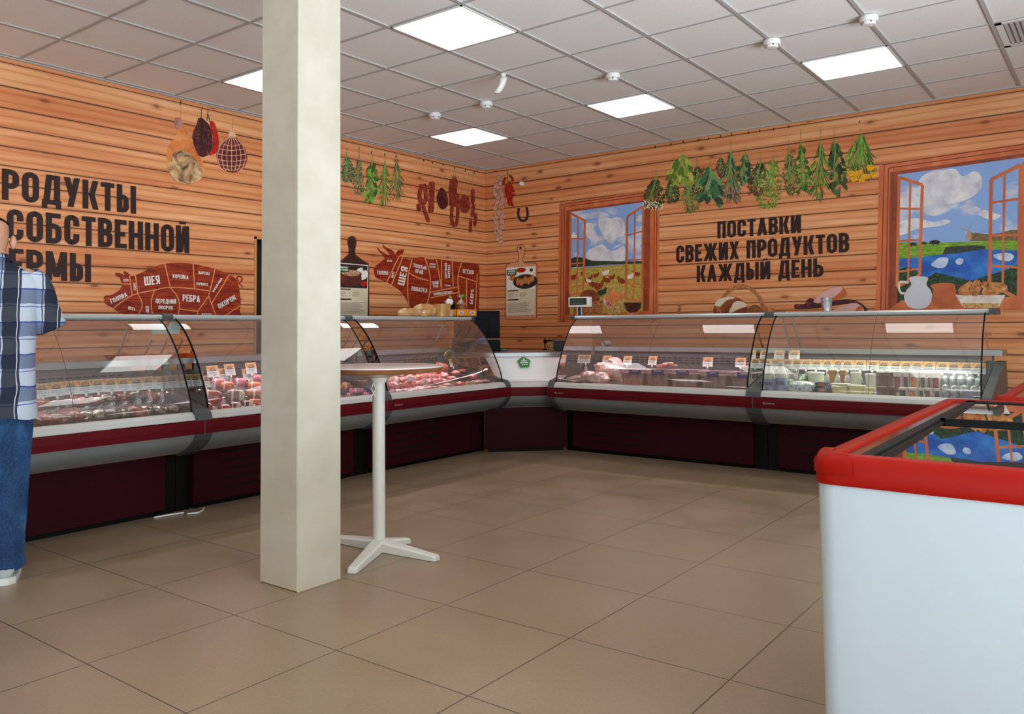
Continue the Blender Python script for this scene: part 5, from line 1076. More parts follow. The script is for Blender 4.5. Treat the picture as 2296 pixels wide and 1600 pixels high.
def log(px, py, d, rpx, lpx, col, label, yaw=0.9, white_end=False):
    c = on_x(px, py, d); k = F_PX/((c-CAM).dot(FWD)); r, L = rpx/k, lpx/k
    t = thing('sausage_log', label, 'sausage', c, 'cooked sausages in the second counter'); a = Vector((math.cos(yaw), math.sin(yaw), -0.05)).normalized(); u = a.cross(Vector((0, 0, 1))).normalized(); v = u.cross(a)
    def ring(s, rr, n=18): return [c+a*s+u*(rr*math.cos(q))+v*(rr*math.sin(q)) for q in [2*math.pi*i/n for i in range(n)]]
    prof = [(-L/2, .02), (-L/2+.02*r/.04, .62), (-L/2+r*.6, .93), (-L/2+r, 1), (0, 1.02), (L/2-r, 1), (L/2-r*.5, .90), (L/2-r*.12, .55), (L/2, .10)]
    m = MB(); m.loft([ring(s, r*q) for s, q in prof]); m.build('casing', LOGM[col], t, smooth=True)
    m = MB(); m.loft([ring(-L*.12, r*1.035), ring(-L*.12+r*.28, r*1.04)], caps=False); bnd = m.build('label_band', BAND, t, smooth=True)
    m = MB(); e = c+a*(L/2-.002); m.loft([[e+u*(.006*math.cos(q))+v*(.006*math.sin(q)) for q in [math.pi*i/4 for i in range(8)]], [e+a*.014+u*(.004*math.cos(q))+v*(.004*math.sin(q)) for q in [math.pi*i/4 for i in range(8)]]]); m.build('end_clip', CLIP, t)
    if white_end:
        m = MB(); m.loft([ring(L/2-r*.9, r*1.02), ring(L/2-r*.5, r*.93), ring(L/2-r*.14, r*.58)], caps=False); m.build('end_wrap', ENDW, t, smooth=True)
z8 = Z(420, 780, 8.89); zr = Z(760, 780, 9.184)
LOGS = [(450, 985, 1.36, 17, 55, 'red', 'big shiny red sausage log nearest the counter joint', 0), (925, 965, 1.34, 16, 50, 'grey', 'grey sausage log with a pale wrapped end, centre of the second counter', 1), (1380, 940, 1.30, 13, 60, 'brown', 'brown speckled sausage log touching the column edge', 0), (600, 700, 1.12, 12, 40, 'pink', 'pink sausage log with white band, back row left', 0), (1010, 690, 1.10, 11, 38, 'pink', 'pink sausage log behind the grey one', 0), (1340, 620, 1.04, 11, 42, 'pink', 'bright pink sausage log at the rear by the column', 0),
        (1320, 760, 1.16, 11, 36, 'orange', 'sliced orange sausage with a pale rim next to the column', 0), (190, 830, 1.20, 14, 40, 'dark', 'dark red sausage log behind the big red one', 0), (770, 760, 1.18, 11, 36, 'orange', 'orange sausage with white band left of the lowest price tag', 0), (300, 1180, 1.46, 12, 45, 'red', 'red sausage log lying lowest at the counter joint', 0), (730, 1205, 1.46, 10, 30, 'red', 'short red and gold sausage lying at the front edge', 0), (940, 1165, 1.44, 11, 32, 'dark', 'small dark sausage with white end, left of its pair', 1), (1170, 1140, 1.42, 11, 32, 'dark', 'small dark sausage with white end, right of its pair', 1), (1340, 1100, 1.40, 10, 36, 'orange', 'patterned orange sausage at the front by the column', 0)]
for x, y, d, rr, L, col, lb, we in LOGS: log(*z8(x, y), d, rr, L, col, lb, 0.9+rnd.uniform(-.15, .15), bool(we))
for x, y, d, rr, L, col, lb in ((130, 790, 1.32, 9, 26, 'brown', 'brown sausage log just right of the column'), (420, 745, 1.28, 9, 34, 'orange', 'orange sausage log left of the table stem'), (600, 800, 1.34, 9, 36, 'red', 'red sausage with pink end behind the table stem'), (360, 880, 1.42, 6, 38, 'pink', 'slim pink sausage pair at the front, right of the column'), (560, 965, 1.46, 7, 24, 'pink', 'short pink sausage at the front, left of the table stem'), (210, 985, 1.46, 7, 20, 'brown', 'small brown sausage end at the front, right of the column')): log(*zr(x, y), d, rr, L, col, lb, 1.2)
for k, (x, y, w_, h_) in enumerate(((170, 520, 170, 80), (300, 560, 190, 90), (180, 600, 200, 70), (420, 520, 130, 70), (640, 580, 150, 110))): blob_item('L', 'meat_packet', 'packed meat', 'pink meat packet, %s in the rear row between column and stem' % ORD[k], 'meat packets right of the column', RAW[k % 2], *zr(x, y), 1.0, w_/9.184, h_/9.184, 0.06, 0.15, k+60)
# raw meat packets under and right of the bar table
z3b = Z(990, 780, 13.33); rr = random.Random(21); k = 0
PK = [(1090, 560, 140, 90, .98), (1210, 560, 150, 90, .98), (1340, 530, 150, 90, .96), (1470, 520, 150, 90, .96), (1600, 500, 150, 90, .95), (1740, 500, 150, 100, .95), (1880, 480, 150, 100, .95), (2060, 440, 210, 160, 1.0), (1130, 680, 160, 120, 1.12), (1280, 680, 170, 120, 1.12), (1430, 650, 170, 120, 1.1), (1570, 620, 170, 120, 1.1), (1720, 610, 160, 120, 1.1), (1870, 600, 160, 120, 1.1), (2030, 600, 170, 120, 1.1), (2180, 590, 170, 120, 1.1),
      (1100, 800, 150, 130, 1.28), (1240, 810, 160, 130, 1.28), (1390, 800, 160, 130, 1.28), (1530, 790, 170, 120, 1.28), (1680, 770, 160, 130, 1.26), (1830, 740, 170, 120, 1.26), (1990, 720, 170, 120, 1.26), (2140, 710, 170, 110, 1.26), (1090, 900, 130, 80, 1.44), (1220, 900, 150, 80, 1.44), (1370, 890, 160, 80, 1.44), (1520, 880, 160, 80, 1.44), (1680, 865, 160, 80, 1.44), (1840, 850, 160, 80, 1.44), (2000, 840, 160, 80, 1.44), (2160, 830, 160, 80, 1.44)]
PN = [8, 16, 24, 32]
for x, y, w_, h_, d in PK:
    row = 0 if k < 8 else 1 if k < 16 else 2 if k < 24 else 3; idx = k-(0, 8, 16, 24)[row]
    mt = RAW[3] if k == 7 else RAW[2] if k == 31 else RAW[rr.choice((0, 0, 1, 0, 2))]
    o = blob_item('L', 'meat_packet', 'packed meat', 'film-wrapped raw meat packet, %s from the left, %s row of the third counter' % (ORD[idx], ('rear', 'second', 'third', 'front')[row]), 'raw meat packets in the third counter', mt, *zr(x+rr.uniform(-25, 25), y+rr.uniform(-22, 14)), d+rr.uniform(-.03, .03), w_/9.184*rr.uniform(1.15, 1.5), h_/9.184*rr.uniform(1.3, 1.75), 0.075, 0.45, k+3, rot=rr.uniform(-.9, .9)); k += 1
for k, (x, y, w_, h_, d, mi, lb) in enumerate(((420, 740, 200, 150, 1.2, 0, 'raw meat packet just right of the glass seam'), (600, 680, 230, 130, 1.1, 1, 'dark red raw cut below the second price tag'), (820, 720, 220, 120, 1.08, 0, 'raw meat cut in the middle of the corner end'), (960, 850, 260, 170, 1.22, 1, 'large red raw cut left of the white-edged slice'), (1180, 800, 260, 150, 1.12, 1, 'raw cut with a white fat edge at the corner end'), (560, 1080, 280, 170, 1.40, 1, 'orange-red raw piece at the front by the seam'), (1080, 1000, 260, 120, 1.34, 2, 'pale raw strip in the front row'), (1330, 980, 330, 120, 1.36, 2, 'long pale raw fillet along the front edge'), (1640, 960, 300, 120, 1.38, 2, 'pale raw fillet at the corner end of the counter'), (300, 900, 200, 140, 1.3, 0, 'raw meat packet left of the seam'), (180, 1100, 240, 120, 1.44, 2, 'pale film-wrapped tray at the front left of the seam'))):
    blob_item('L', 'raw_meat', 'raw meat', lb, 'raw cuts at the corner end', RAW[mi], *z3b(x, y), d, w_/13.33, h_/13.33, 0.055, 0.28, k+90)
t = thing('sausage_coil', 'pale raw sausage links heaped at the front of the raw meat counter', 'sausage', on_x(*z3b(800, 1060), 1.42))
for k, (x, y, an) in enumerate(((680, 1070, .3), (720, 1120, .1), (790, 1030, .5), (850, 1090, .9), (900, 1020, .6), (920, 1110, 1.2))):
    c = on_x(*z3b(x, y), 1.42); m = MB(); a = Vector((0.2, math.cos(an), math.sin(an)*.5)).normalized(); m.tube([c-a*.03, c-a*.02, c, c+a*.02, c+a*.03], [.006, .012, .013, .012, .006], n=10); m.build('link', RAW[2], t, smooth=True)
for k, (x, y, lb) in enumerate(((1470, 650, 'white label stuck on a raw meat packet, left of two'), (1770, 700, 'white label stuck on a raw meat packet, right of two'))):
    c = on_x(*zr(x, y), 1.30); m = MB(); a = Vector((0, .8, -.35)).normalized()*.035; b = Vector((.15, .35, .8)).normalized()*.022; n_ = a.cross(b).normalized()*0.001; m.loft([[c-a-b, c+a-b, c+a+b, c-a+b], [c-a-b+n_, c+a-b+n_, c+a+b+n_, c-a+b+n_]])
    tag(m.build('packet_label', LABELW), lb, 'label')
t = thing('serving_tongs', 'looped steel serving tongs standing in the raw meat counter', 'tongs', on_x(1020, 830, 1.05))
for pts in ([(1000, 807), (997, 795), (1004, 786), (1013, 786), (1018, 796), (1024, 815), (1026, 832)], [(1016, 795), (1015, 802), (1022, 806), (1032, 815), (1031, 822)]):
    m = MB(); m.tube([on_x(px, py, 1.05) for px, py in open_smooth(pts)], 0.0035, n=6); m.build('tong_arm', STEEL, t, smooth=True)
# poultry and tubs
FILMY = mottled('bagged_poultry', [(0.3, '#c09488'), (0.5, '#d8b4aa'), (0.7, '#ecd6d0'), (0.85, '#f6eeee')], 16, 5, 0.18, 1.0, (1, 1, 1), 0.6, 0.6, Coat_Weight=1.0, Coat_Roughness=0.06)
z9 = Z(1240, 770, 9.567)
for k, (x, y, w_, h_, d, lb) in enumerate(((880, 770, 620, 230, 1.42, 'whole bagged chicken lying at the front left of the poultry counter'), (560, 790, 420, 130, 1.44, 'bagged chicken legs end at the far left front of the poultry counter'), (1240, 650, 640, 260, 1.24, 'large pink bagged chicken behind the front one'), (1330, 470, 280, 200, 1.12, 'knotted pink plastic bag top above the chickens'), (1040, 520, 200, 140, 1.14, 'small white-tipped poultry bag left of the knotted one'))):
    blob_item('R', 'bagged_chicken', 'poultry', lb, 'bagged chickens', FILMY, *z9(x, y-25), d, w_/9.567*1.1, h_/9.567*1.35, 0.11, 0.34, k+31, nu=24, nv=14)
TUBB = [mottled('tub_meat_%d' % k, [(0.3, a), (0.55, b), (0.8, c)], 18, 4, 0.25, 0.8, (1, 1, 1), 0.5, 0.1, Coat_Weight=0.7) for k, (a, b, c) in enumerate((('#b06a55', '#c98a72', '#dcab98'), ('#8d6455', '#b88a78', '#d8b3a4'), ('#8f6f60', '#b89482', '#d6b9aa'), ('#977260', '#bd9882', '#dabfac'), ('#8a6452', '#aa7e6a', '#c79d8a')))]
TUBC = thin_glass('tub_plastic', (0.98, 0.93, 0.94), 0.08, 1.45, 0.9, 0.10, (0.82, 0.66, 0.70)); NAVY = plain('navy_clip', '#2b2578', 0.35, 0, 0.5, 0.05)
def tapered(m, c, w0, d0, w1, d1, h, mi=0, bev=0.02):
    def ring(w, d, z):
        out = []
        for sx, sy, a0 in ((1, 1, 0), (-1, 1, 1), (-1, -1, 2), (1, -1, 3)):
            for q in range(4):
                a = (a0+q/3)*math.pi/2; out.append(Vector((c[0]+sx*(w/2-bev)+bev*math.cos(a), c[1]+sy*(d/2-bev)+bev*math.sin(a), z)))
        return out
    m.loft([ring(w0, d0, c[2]), ring(w1, d1, c[2]+h)], mi); return ring(w1, d1, c[2]+h)
def tub(px0, px1, pyt, pyb, d, k, label, clip=None):
    a, b = on_y(px0, pyb, -d), on_y(px1, pyb, -d); top = on_y((px0+px1)/2, pyt, -d).z; zb_ = tray_z(d); w = b.x-a.x; cx = (a.x+b.x)/2; h = max(0.09, top-zb_)
    t = thing('plastic_tub', label, 'tub', (cx, -d, zb_), 'plastic tubs of poultry parts')
    m = MB(); tapered(m, (cx, -d, zb_+.004), w*.84, .17, w*.96, .20, h*.82); m.build('meat_filling', TUBB[k], t, auto=50)
    m = MB(); tapered(m, (cx, -d, zb_), w*.86, .18, w, .215, h); m.f = [f for f in m.f[:-1]]; m.mi = m.mi[:len(m.f)]; m.build('clear_wall', TUBC, t, auto=50)
    m = MB(); ringp = [(cx+sx*w/2*1.03, -d+sy*.112, zb_+h) for sx, sy in ((1, 1), (-1, 1), (-1, -1), (1, -1))]; m.tube(ringp, .006, n=6, closed=True); m.build('rim', plain('tub_rim', '#c9a9b4', 0.3), t)
    if clip:
        x0, x1 = on_y(clip[0], pyt, -d-.11).x, on_y(clip[1], pyt, -d-.11).x
        m = MB(); m.box((x0, -d-.128, zb_+h-.035), (x1, -d-.112, zb_+h-.008), bev=.004); m.box((x0, -d-.126, zb_+h-.010), (x0+.02, -d-.105, zb_+h+.006)); m.box((x1-.02, -d-.126, zb_+h-.010), (x1, -d-.105, zb_+h+.006)); m.build('clip', NAVY, t)
    return t, Vector((cx, -d, zb_+h))
tub(1404, 1456, 828, 862, 1.36, 0, 'smooth tan tub with navy clip, first from the left', (1412, 1438))
T2 = tub(1458, 1511, 829, 864, 1.36, 1, 'tub with pink pieces heaped above its rim, second from the left', (1462, 1489)); tub(1512, 1577, 830, 867, 1.36, 2, 'widest tub in the middle, third from the left', (1517, 1545)); tub(1580, 1640, 833, 870, 1.36, 3, 'pale tub with navy clip, fourth from the left', (1586, 1612)); tub(1646, 1697, 835, 873, 1.36, 4, 'dark tub beside the glass edge, rightmost', (1654, 1684))
PINKM = meat('pink_trimmings', [(0.3, '#c0604e'), (0.6, '#e09a88'), (0.85, '#f4cabc')], 40, 0.3, 0.3, 0.4)
for k in range(14):
    px, py = Z(1440, 770, 8.83)(rr.uniform(270, 700), 0), 0; x = rr.uniform(280, 700); y = 470-110*(1-abs(x-520)/260)+rr.uniform(0, 40)
    blob_item('R', 'poultry_piece', 'poultry', 'small pink poultry piece in the heap above the second tub', 'pink pieces heaped above the second tub', PINKM, *Z(1440, 770, 8.83)(x, y), 1.30+rr.uniform(-.04, .06), 12, 6, 0.018, 0.2, k+140, nu=10, nv=6, rot=rr.uniform(0, 3))
for k, (x, y) in enumerate(((2180, 400), (2150, 450), (2090, 470))): blob_item('R', 'smoked_wing', 'poultry', 'brown smoked poultry piece, %s in the pile by the glass edge' % ORD[k], 'smoked pieces at the right of the poultry counter', LOGM['brown'], *Z(1440, 770, 8.83)(x, y), 1.2, 26, 9, 0.03, 0.15, k+170)
# dairy counter
def R2at(px0, px1, pyt, d, pyb=None):
    a, b = on_y(px0, pyt, -d), on_y(px1, pyt, -d); zt = (a.z+b.z)/2; zb_ = tray_z(d) if pyb is None else max(tray_z(d), on_y((px0+px1)/2, pyb, -d).z); return (a.x+b.x)/2, b.x-a.x, zt, zb_
MILK = plain('milk_white', '#d9dccb', 0.3, 0, 0.5, 0.05); BLUEL = plain('label_blue', '#8fa3c4', 0.4); CREAM = plain('cream_tub', '#d8d28a', 0.35); LIDW = plain('lid_white', '#e4e6dc', 0.35); DBLUE = plain('butter_box_blue', '#34405f', 0.4); ORNG = plain('box_orange', '#b9713c', 0.5); OCHR = plain('cheese_block', '#b98f3c', 0.4, 0, 0.5, 0.2); JARC = plain('jar_cream', '#dfe0c0', 0.25)
PILL = mottled('milk_pouch_print', [(0.40, '#6f94a0'), (0.47, '#c9d6d6'), (0.62, '#e3e8e4'), (0.72, '#9db5c0')], 30, 4, 0.3, 1.5, Coat_Weight=0.4); TXTB = plain('text_navy', '#2a2f55', 0.5); DTXT = plain('text_red', '#8c3a48', 0.5)
def bottle(px0, px1, pyt, d, label, word):
    cx, w, zt, zb_ = R2at(px0, px1, pyt, d); h = zt-zb_+.03; r = w/2
    t = thing('milk_bottle', label, 'bottle', (cx, -d, zb_), 'milk bottles'); m = MB(); m.lathe([(r*.9, zb_), (r, zb_+.006), (r, zb_+h*.58), (r*.82, zb_+h*.72), (r*.45, zb_+h*.88), (r*.40, zb_+h*.93), (r*.40, zb_+h*.94)], (cx, -d, 0), n=20); m.build('body', MILK, t, smooth=True)
    m = MB(); m.lathe([(r*.44, zb_+h*.93), (r*.44, zb_+h), (0, zb_+h)], (cx, -d, 0), n=16); m.build('cap', LIDW, t, auto=40)
    m = MB(); m.lathe([(r*1.012, zb_+h*.10), (r*1.012, zb_+h*.52)], (cx, -d, 0), n=20, caps=False); lb = m.build('label_band', BLUEL, t, smooth=True)
    m = MB(); add_text(m, word, Vector((cx-r*.8, -d-r*1.03, zb_+h*.30)), Vector((cx+r*.8, -d-r*1.03, zb_+h*.30)), Vector((cx-r*.8, -d-r*1.03, zb_+h*.42))); m.build('label_word', TXTB, lb)
bottle(1713, 1737, 826, 1.40, 'milk bottle with a blue label at the left end of the dairy counter', 'МОЛОКО'); bottle(1740, 1764, 820, 1.40, 'taller milk bottle, right of the one at the left end', 'МОЛОКО')
def pouch(px0, px1, pyt, d, label, mat, pyb=None, deep=.07, txt=None):
    cx, w, zt, zb_ = R2at(px0, px1, pyt, d, pyb); m = MB(); n = 14; rings = []
    for a in range(n+1):
        u = a/n*2-1; e = max(0.0, 1-abs(u)**3.0)**.6; rings.append([Vector((cx+u*w/2, -d+deep*e*math.cos(q), (zt+zb_)/2+(zt-zb_)/2*(.25+.75*e)*math.sin(q)*(1+.06*mnoise.noise(Vector((a*.7, q, d*9)))))) for q in [2*math.pi*i/14 for i in range(14)]])
    m.loft(rings); o = m.build('milk_pouch', mat, None, smooth=True); return tag(recenter(o), label, 'pouch', 'milk pouches')
pouch(1766, 1830, 853, 1.42, 'plump white and blue milk pouch in the front row', PILL); pouch(1764, 1782, 848, 1.30, 'grey-green printed pouch leaning behind the white pouch', mottled('pouch_green', [(0.4, '#4c5a50'), (0.6, '#7f8d84'), (0.75, '#b3beb8')], 30, 3, 0.3)); pouch(1790, 1812, 838, 1.18, 'small dark green printed pouch in the second row', mottled('pouch_leaf', [(0.4, '#2c4a34'), (0.55, '#6d8c72'), (0.7, '#d5ddd0')], 40, 3, 0.3))
for k in range(3):
    cx, w, zt, zb_ = R2at(1829, 1863, 852, 1.42); h = .037; t = thing('butter_box', 'dark blue butter box with orange patch, %s in its stack' % ('lowest', 'middle one', 'topmost')[k], 'box', (cx, -1.42, zb_+k*h), 'butter boxes stacked beside the pouch')
    m = MB(); m.box((cx-w/2+.004*k, -1.47, zb_+k*h), (cx+w/2-.003*k, -1.37, zb_+(k+1)*h-.001), bev=.003); m.build('carton', DBLUE, t); m = MB(); m.box((cx-w*.22, -1.4712, zb_+k*h+.008), (cx+w*.20, -1.4702, zb_+(k+1)*h-.009)); m.build('orange_patch', ORNG, t)
def cup(name, px0, px1, pyt, d, label, cat, body, lid=None, pyb=None, square=False, taper=.82, group=None, front=None):
    cx, w, zt, zb_ = R2at(px0, px1, pyt, d, pyb); h = zt-zb_; t = thing(name, label, cat, (cx, -d, zb_), group)
    m = MB()
    if square: tapered(m, (cx, -d, zb_), w*taper, .09*taper, w, .09, h, 0, .012)
    else: m.lathe([(w/2*taper, zb_), (w/2, zb_+h*.97), (w/2*1.04, zb_+h*.97), (w/2*1.04, zb_+h)], (cx, -d, 0), n=20)
    m.build('body', body, t, auto=40)
    if lid:
        m = MB()
        if square: m.box((cx-w*.53, -d-.05, zt), (cx+w*.53, -d+.05, zt+.010), bev=.003)
        else: m.lathe([(w/2*1.06, zt-.004), (w/2*1.06, zt+.007), (w/2*.95, zt+.009), (0, zt+.009)], (cx, -d, 0), n=20)
        m.build('lid', lid, t, auto=40)
    if front:
        m = MB(); n = 8; m.loft([[Vector((cx+w/2*1.0*math.sin(a)*(1.0-.16*(1-v)), -d-w/2*(1.03-.15*(1-v))*math.cos(a)-.001, zb_+h*v)) for a in [(-.75+1.5*i/n) for i in range(n+1)]] for v in (.12, .82)], closed=False); m.build('front_label', front, t)
    return t
cup('cheese_tub', 1866, 1903, 862, 1.42, 'square yellow tub with a white lid, left of its neighbour', 'tub', CREAM, LIDW, square=True, group='yellow lidded tubs'); cup('cheese_tub', 1906, 1938, 866, 1.42, 'square yellow tub with a white lid, right of its neighbour', 'tub', CREAM, LIDW, square=True, group='yellow lidded tubs')
cup('cream_cup', 1940, 1961, 869, 1.43, 'pale yellow cup at the front under the sour cream cups', 'cup', CREAM)
cup('cream_cup', 1907, 1931, 836, 1.26, 'white sour cream cup, left one of two over the yellow tubs', 'cup', MILK, LIDW); cup('cream_cup', 1940, 1963, 840, 1.26, 'white sour cream cup, right one of two by the glass seam', 'cup', MILK, LIDW)
cup('cream_jar', 1811, 1848, 836, 1.16, 'squat round jar of white cream in the second row', 'jar', JARC, LIDW, taper=.95)
for k, (a, b, lb) in enumerate(((1858, 1876, 'left'), (1877, 1896, 'right'))):
    cx, w, zt, zb_ = R2at(a, b, 830, 1.06); m = MB(); m.box((cx-w/2, -1.10, zb_), (cx+w/2, -1.02, zt), bev=.005); tag(m.build('cheese_block', OCHR), 'ochre yellow cheese block at the back, %s one of two' % lb, 'cheese', 'cheese blocks')
cx, w, zt, zb_ = R2at(1758, 1790, 829, 1.08); m = MB(); m.box((cx-w/2, -1.10, zb_), (cx+w/2, -1.06, zt), bev=.004); tag(m.build('paper_carton', LIDW), 'plain white carton behind the milk bottles', 'carton')
CUPB = [plain('cup_brown', '#6b4a3a', 0.35, 0, 0.5, 0.15), plain('cup_grey', '#9c9288', 0.4), plain('cup_white', '#cfc9bf', 0.35)]
ART = {'red': mottled('art_red', [(0.35, '#5e1a18'), (0.6, '#933430'), (0.85, '#c98a78')], 40, 3, 0.3), 'orange': mottled('art_orange', [(0.35, '#a4501c'), (0.6, '#cf8434'), (0.85, '#e0b060')], 40, 3, 0.3), 'brown': mottled('art_brown', [(0.35, '#3a241c'), (0.6, '#6a4634'), (0.85, '#9c7a62')], 40, 3, 0.3), 'dark': mottled('art_dark', [(0.35, '#241412'), (0.6, '#4a2622'), (0.85, '#7c4a3c')], 40, 3, 0.3)}
z6 = Z(1940, 780, 7.917)
for k, (x0, x1, y, body, art, row) in enumerate(((205, 340, 425, 0, 'brown', 1), (345, 480, 425, 0, 'brown', 1), (490, 660, 430, 2, 'red', 1), (665, 780, 440, 2, 'dark', 1), (785, 945, 440, 2, 'orange', 1), (965, 1085, 440, 2, 'brown', 1), (1100, 1165, 445, 2, 'brown', 1), (1170, 1340, 445, 2, 'red', 1),
        (190, 390, 680, 0, 'brown', 0), (400, 555, 690, 0, 'dark', 0), (590, 755, 700, 2, 'dark', 0), (760, 925, 705, 2, 'orange', 0), (945, 1045, 710, 2, 'dark', 0), (1050, 1175, 710, 2, 'red', 0), (1215, 1340, 720, 2, 'dark', 0))):
    a, yt = z6(x0, y); b, _ = z6(x1, y); i = k if row else k-8
    cup('yogurt_cup', a, b, yt, 1.40 if not row else 1.16, '%s yogurt cup, %s from the left in the %s row' % ({'brown': 'brown', 'red': 'red-fronted', 'dark': 'dark-fronted', 'orange': 'orange-fronted'}[art], ORD[i], ('front', 'rear')[row]), 'cup', CUPB[body], LIDW if row else None, group='yogurt cups in the dairy counter', front=ART[art], taper=.86)
GP = mottled('silver_curd_wrap', [(0.3, '#5a676b'), (0.5, '#8d9a9d'), (0.7, '#bcc7c8')], 24, 4, 0.25, 1.5, (1, 1, 1), 0.5, 0.4)
for k, (x0, x1, y, d) in enumerate(((1345, 1500, 640, 1.36), (1500, 1660, 650, 1.36), (1660, 1850, 650, 1.36), (1850, 2000, 660, 1.36), (2000, 2095, 670, 1.36), (1350, 1480, 480, 1.14), (1480, 1620, 490, 1.14), (1620, 1780, 480, 1.14), (1780, 1930, 500, 1.14), (1930, 2080, 520, 1.14))):
    a, yt = z6(x0, y); b, _ = z6(x1, y); o = pouch(a, b, yt, d, 'silvery wrapped curd pack, %s from the left in the %s row' % (ORD[k if k < 5 else k-5], 'front' if k < 5 else 'rear'), GP, deep=.05); o['group'] = 'silvery packs at the right of the dairy counter'
cx, w, zt, zb_ = R2at(*[z6(x, 0)[0] for x in (1735, 1925)], z6(0, 750)[1], 1.46); m = MB(); m.box((cx-w/2, -1.49, zb_), (cx+w/2, -1.44, zt), bev=.003); tag(m.build('small_box', plain('purple_box', '#5f5f80', 0.4)), 'small dull purple box in front of the silvery packs', 'box')
# ------------------------------------------------------------------ things standing on the counters
def on_pl(px, py, pt, n):
    d = ray(px, py); return CAM+d*((pt-CAM).dot(n)/d.dot(n))
LOAF = mottled('white_loaf', [(0.3, '#9a6636'), (0.5, '#c1905a'), (0.75, '#dab586')], 10, 4, 0.28, 0.4, (1, 1, 1), 0.5, 0.08, Coat_Weight=0.7, Coat_Roughness=0.12)
RZ = 1.2445
def loaf(px0, px1, pyt, d, label, deep, name='bread_loaf', rot=0.0, flat=False):
    a, b = on_x(px0, 705, d), on_x(px1, 705, d); zt = on_x((px0+px1)/2, pyt, d).z; w = (b.y-a.y); h = zt-RZ; m = MB(); rings = []; n = 12
    for i in range(n+1):
        u = i/n*2-1; e = (1-abs(u)**(5 if flat else 2.6))**(.5) if abs(u) < 1 else 0.0; e = max(e, .12)
        rings.append([Vector((deep*e*math.cos(q)*(1+.05*math.sin(u*9)), u*w/2, h*max(0, .5+.5*math.sin(q)*e*(1+.04*math.sin(u*11))) if math.sin(q) > -.6 else 0)) for q in [2*math.pi*k/16 for k in range(16)]])
    m.loft(rings); o = m.build(name, LOAF, None, smooth=True); o.location = (d, (a.y+b.y)/2, RZ); o.rotation_euler = (0, 0, rot); return tag(o, label, 'bread', 'bread on the counter rail')
loaf(892, 945, 690, 1.13, 'long golden loaf at the left front of the bread on the rail', .035); loaf(944, 972, 692, 1.13, 'short loaf end just right of the long golden loaf', .035); loaf(926, 982, 680, 1.02, 'tall loaf lying behind the two front loaves', .045)
a, b = on_x(981, 700, 1.07), on_x(1001, 700, 1.07); m = MB(); tapered(m, (0, 0, 0), .10, b.y-a.y, .115, (b.y-a.y)*1.15, .115, 0, .02); o = m.build('tin_loaf', LOAF, None, auto=50); o.location = (1.07, (a.y+b.y)/2, RZ); tag(o, 'upright square tin loaf between round loaves and orange box', 'bread', 'bread on the counter rail')
a, b = on_x(1000, 700, 1.06), on_x(1013, 700, 1.06); m = MB(); m.lathe([(0, 0), ((b.y-a.y)/2*.9, 0), ((b.y-a.y)/2, .03), ((b.y-a.y)/2, .062), (0, .066)]); o = m.build('round_tub', plain('beige_tub', '#b99a78', 0.4), None, auto=40); o.location = (1.06, (a.y+b.y)/2, RZ); tag(o, 'small beige round tub left of the orange box', 'tub')
a, b = on_x(1013, 700, 1.08), on_x(1058, 700, 1.08); YC = (a.y+b.y)/2; WB = b.y-a.y; t = thing('display_box', 'orange snack display box at the corner end of the rail', 'box', (1.08, YC, RZ))
m = MB(); x0, x1, y0, y1 = 1.00, 1.14, YC-WB/2, YC+WB/2
for lo, hi in (((x0, y0, RZ), (x1, y1, RZ+.004)), ((x1-.004, y0, RZ), (x1, y1, RZ+.066)), ((x0, y0, RZ), (x0+.004, y1, RZ+.066)), ((x0, y0, RZ), (x1, y0+.004, RZ+.066)), ((x0, y1-.004, RZ), (x1, y1, RZ+.066))): m.box(lo, hi)
m.build('carton', plain('orange_carton', '#d98a2c', 0.45), t)
m = MB()
for yy in (YC-WB*.28, YC+WB*.28): m.poly([Vector((x1+.0008, yy+.034*math.cos(q)*(1+.15*math.sin(3*q)), RZ+.035+.018*math.sin(q))) for q in [2*math.pi*k/20 for k in range(20)]])
mk = m.build('logo_patch', plain('box_white', '#d8d4cf', 0.5), t)
m = MB()
for yy in (YC-WB*.28, YC+WB*.28):
    for zz, w in ((.042, .026), (.034, .018), (.026, .022)): m.poly([(x1+.0014, yy-w, RZ+zz-.0025), (x1+.0014, yy+w, RZ+zz-.0025), (x1+.0014, yy+w, RZ+zz+.0025), (x1+.0014, yy-w, RZ+zz+.0025)])
m.build('logo_lines', TXTB, mk)
# bag of dark bread and black-and-white pack standing behind the orange box
c = on_x(1036, 700, 0.97); t = thing('bread_bag', 'tied clear bag of dark bread with a green label on top', 'bread', (0.96, c.y, RZ))
m = MB(); m.blob((0.96, c.y, RZ+.075), (.05, .062, .073), 3, .08); m.build('dark_bread', BRED, t, smooth=True)
m = MB(); zt = on_x(1036, 662, 0.97).z; m.loft([[Vector((.96+r_*.8*math.cos(q), c.y+r_*math.sin(q), z_)) for q in [2*math.pi*k/14 for k in range(14)]] for r_, z_ in ((.055, RZ+.12), (.03, RZ+.15), (.012, RZ+.165), (.02, RZ+.18), (.045, zt-.02), (.05, zt))], caps=False); m.build('bag_top', CLEAR, t, smooth=True)
m = MB(); m.loft([[Vector((.985+.012*(1-abs(u)), c.y+.045*u, zt-.03+.012*(1-u*u))) for u in (-1, -.5, 0, .5, 1)], [Vector((.985+.012*(1-abs(u)), c.y+.045*u, zt-.002+.012*(1-u*u))) for u in (-1, -.5, 0, .5, 1)]], closed=False); m.build('green_label', plain('lime_label', '#5d8f26', 0.5), t)
c = on_x(1013, 700, 0.98); t = thing('snack_pack', 'black and white snack pack standing behind the tin loaf', 'snack pack', (0.97, c.y, RZ))
m = MB(); m.blob((.97, c.y, RZ+.09), (.035, .055, .088), 8, .15); m.build('black_body', BLACK, t, smooth=True)
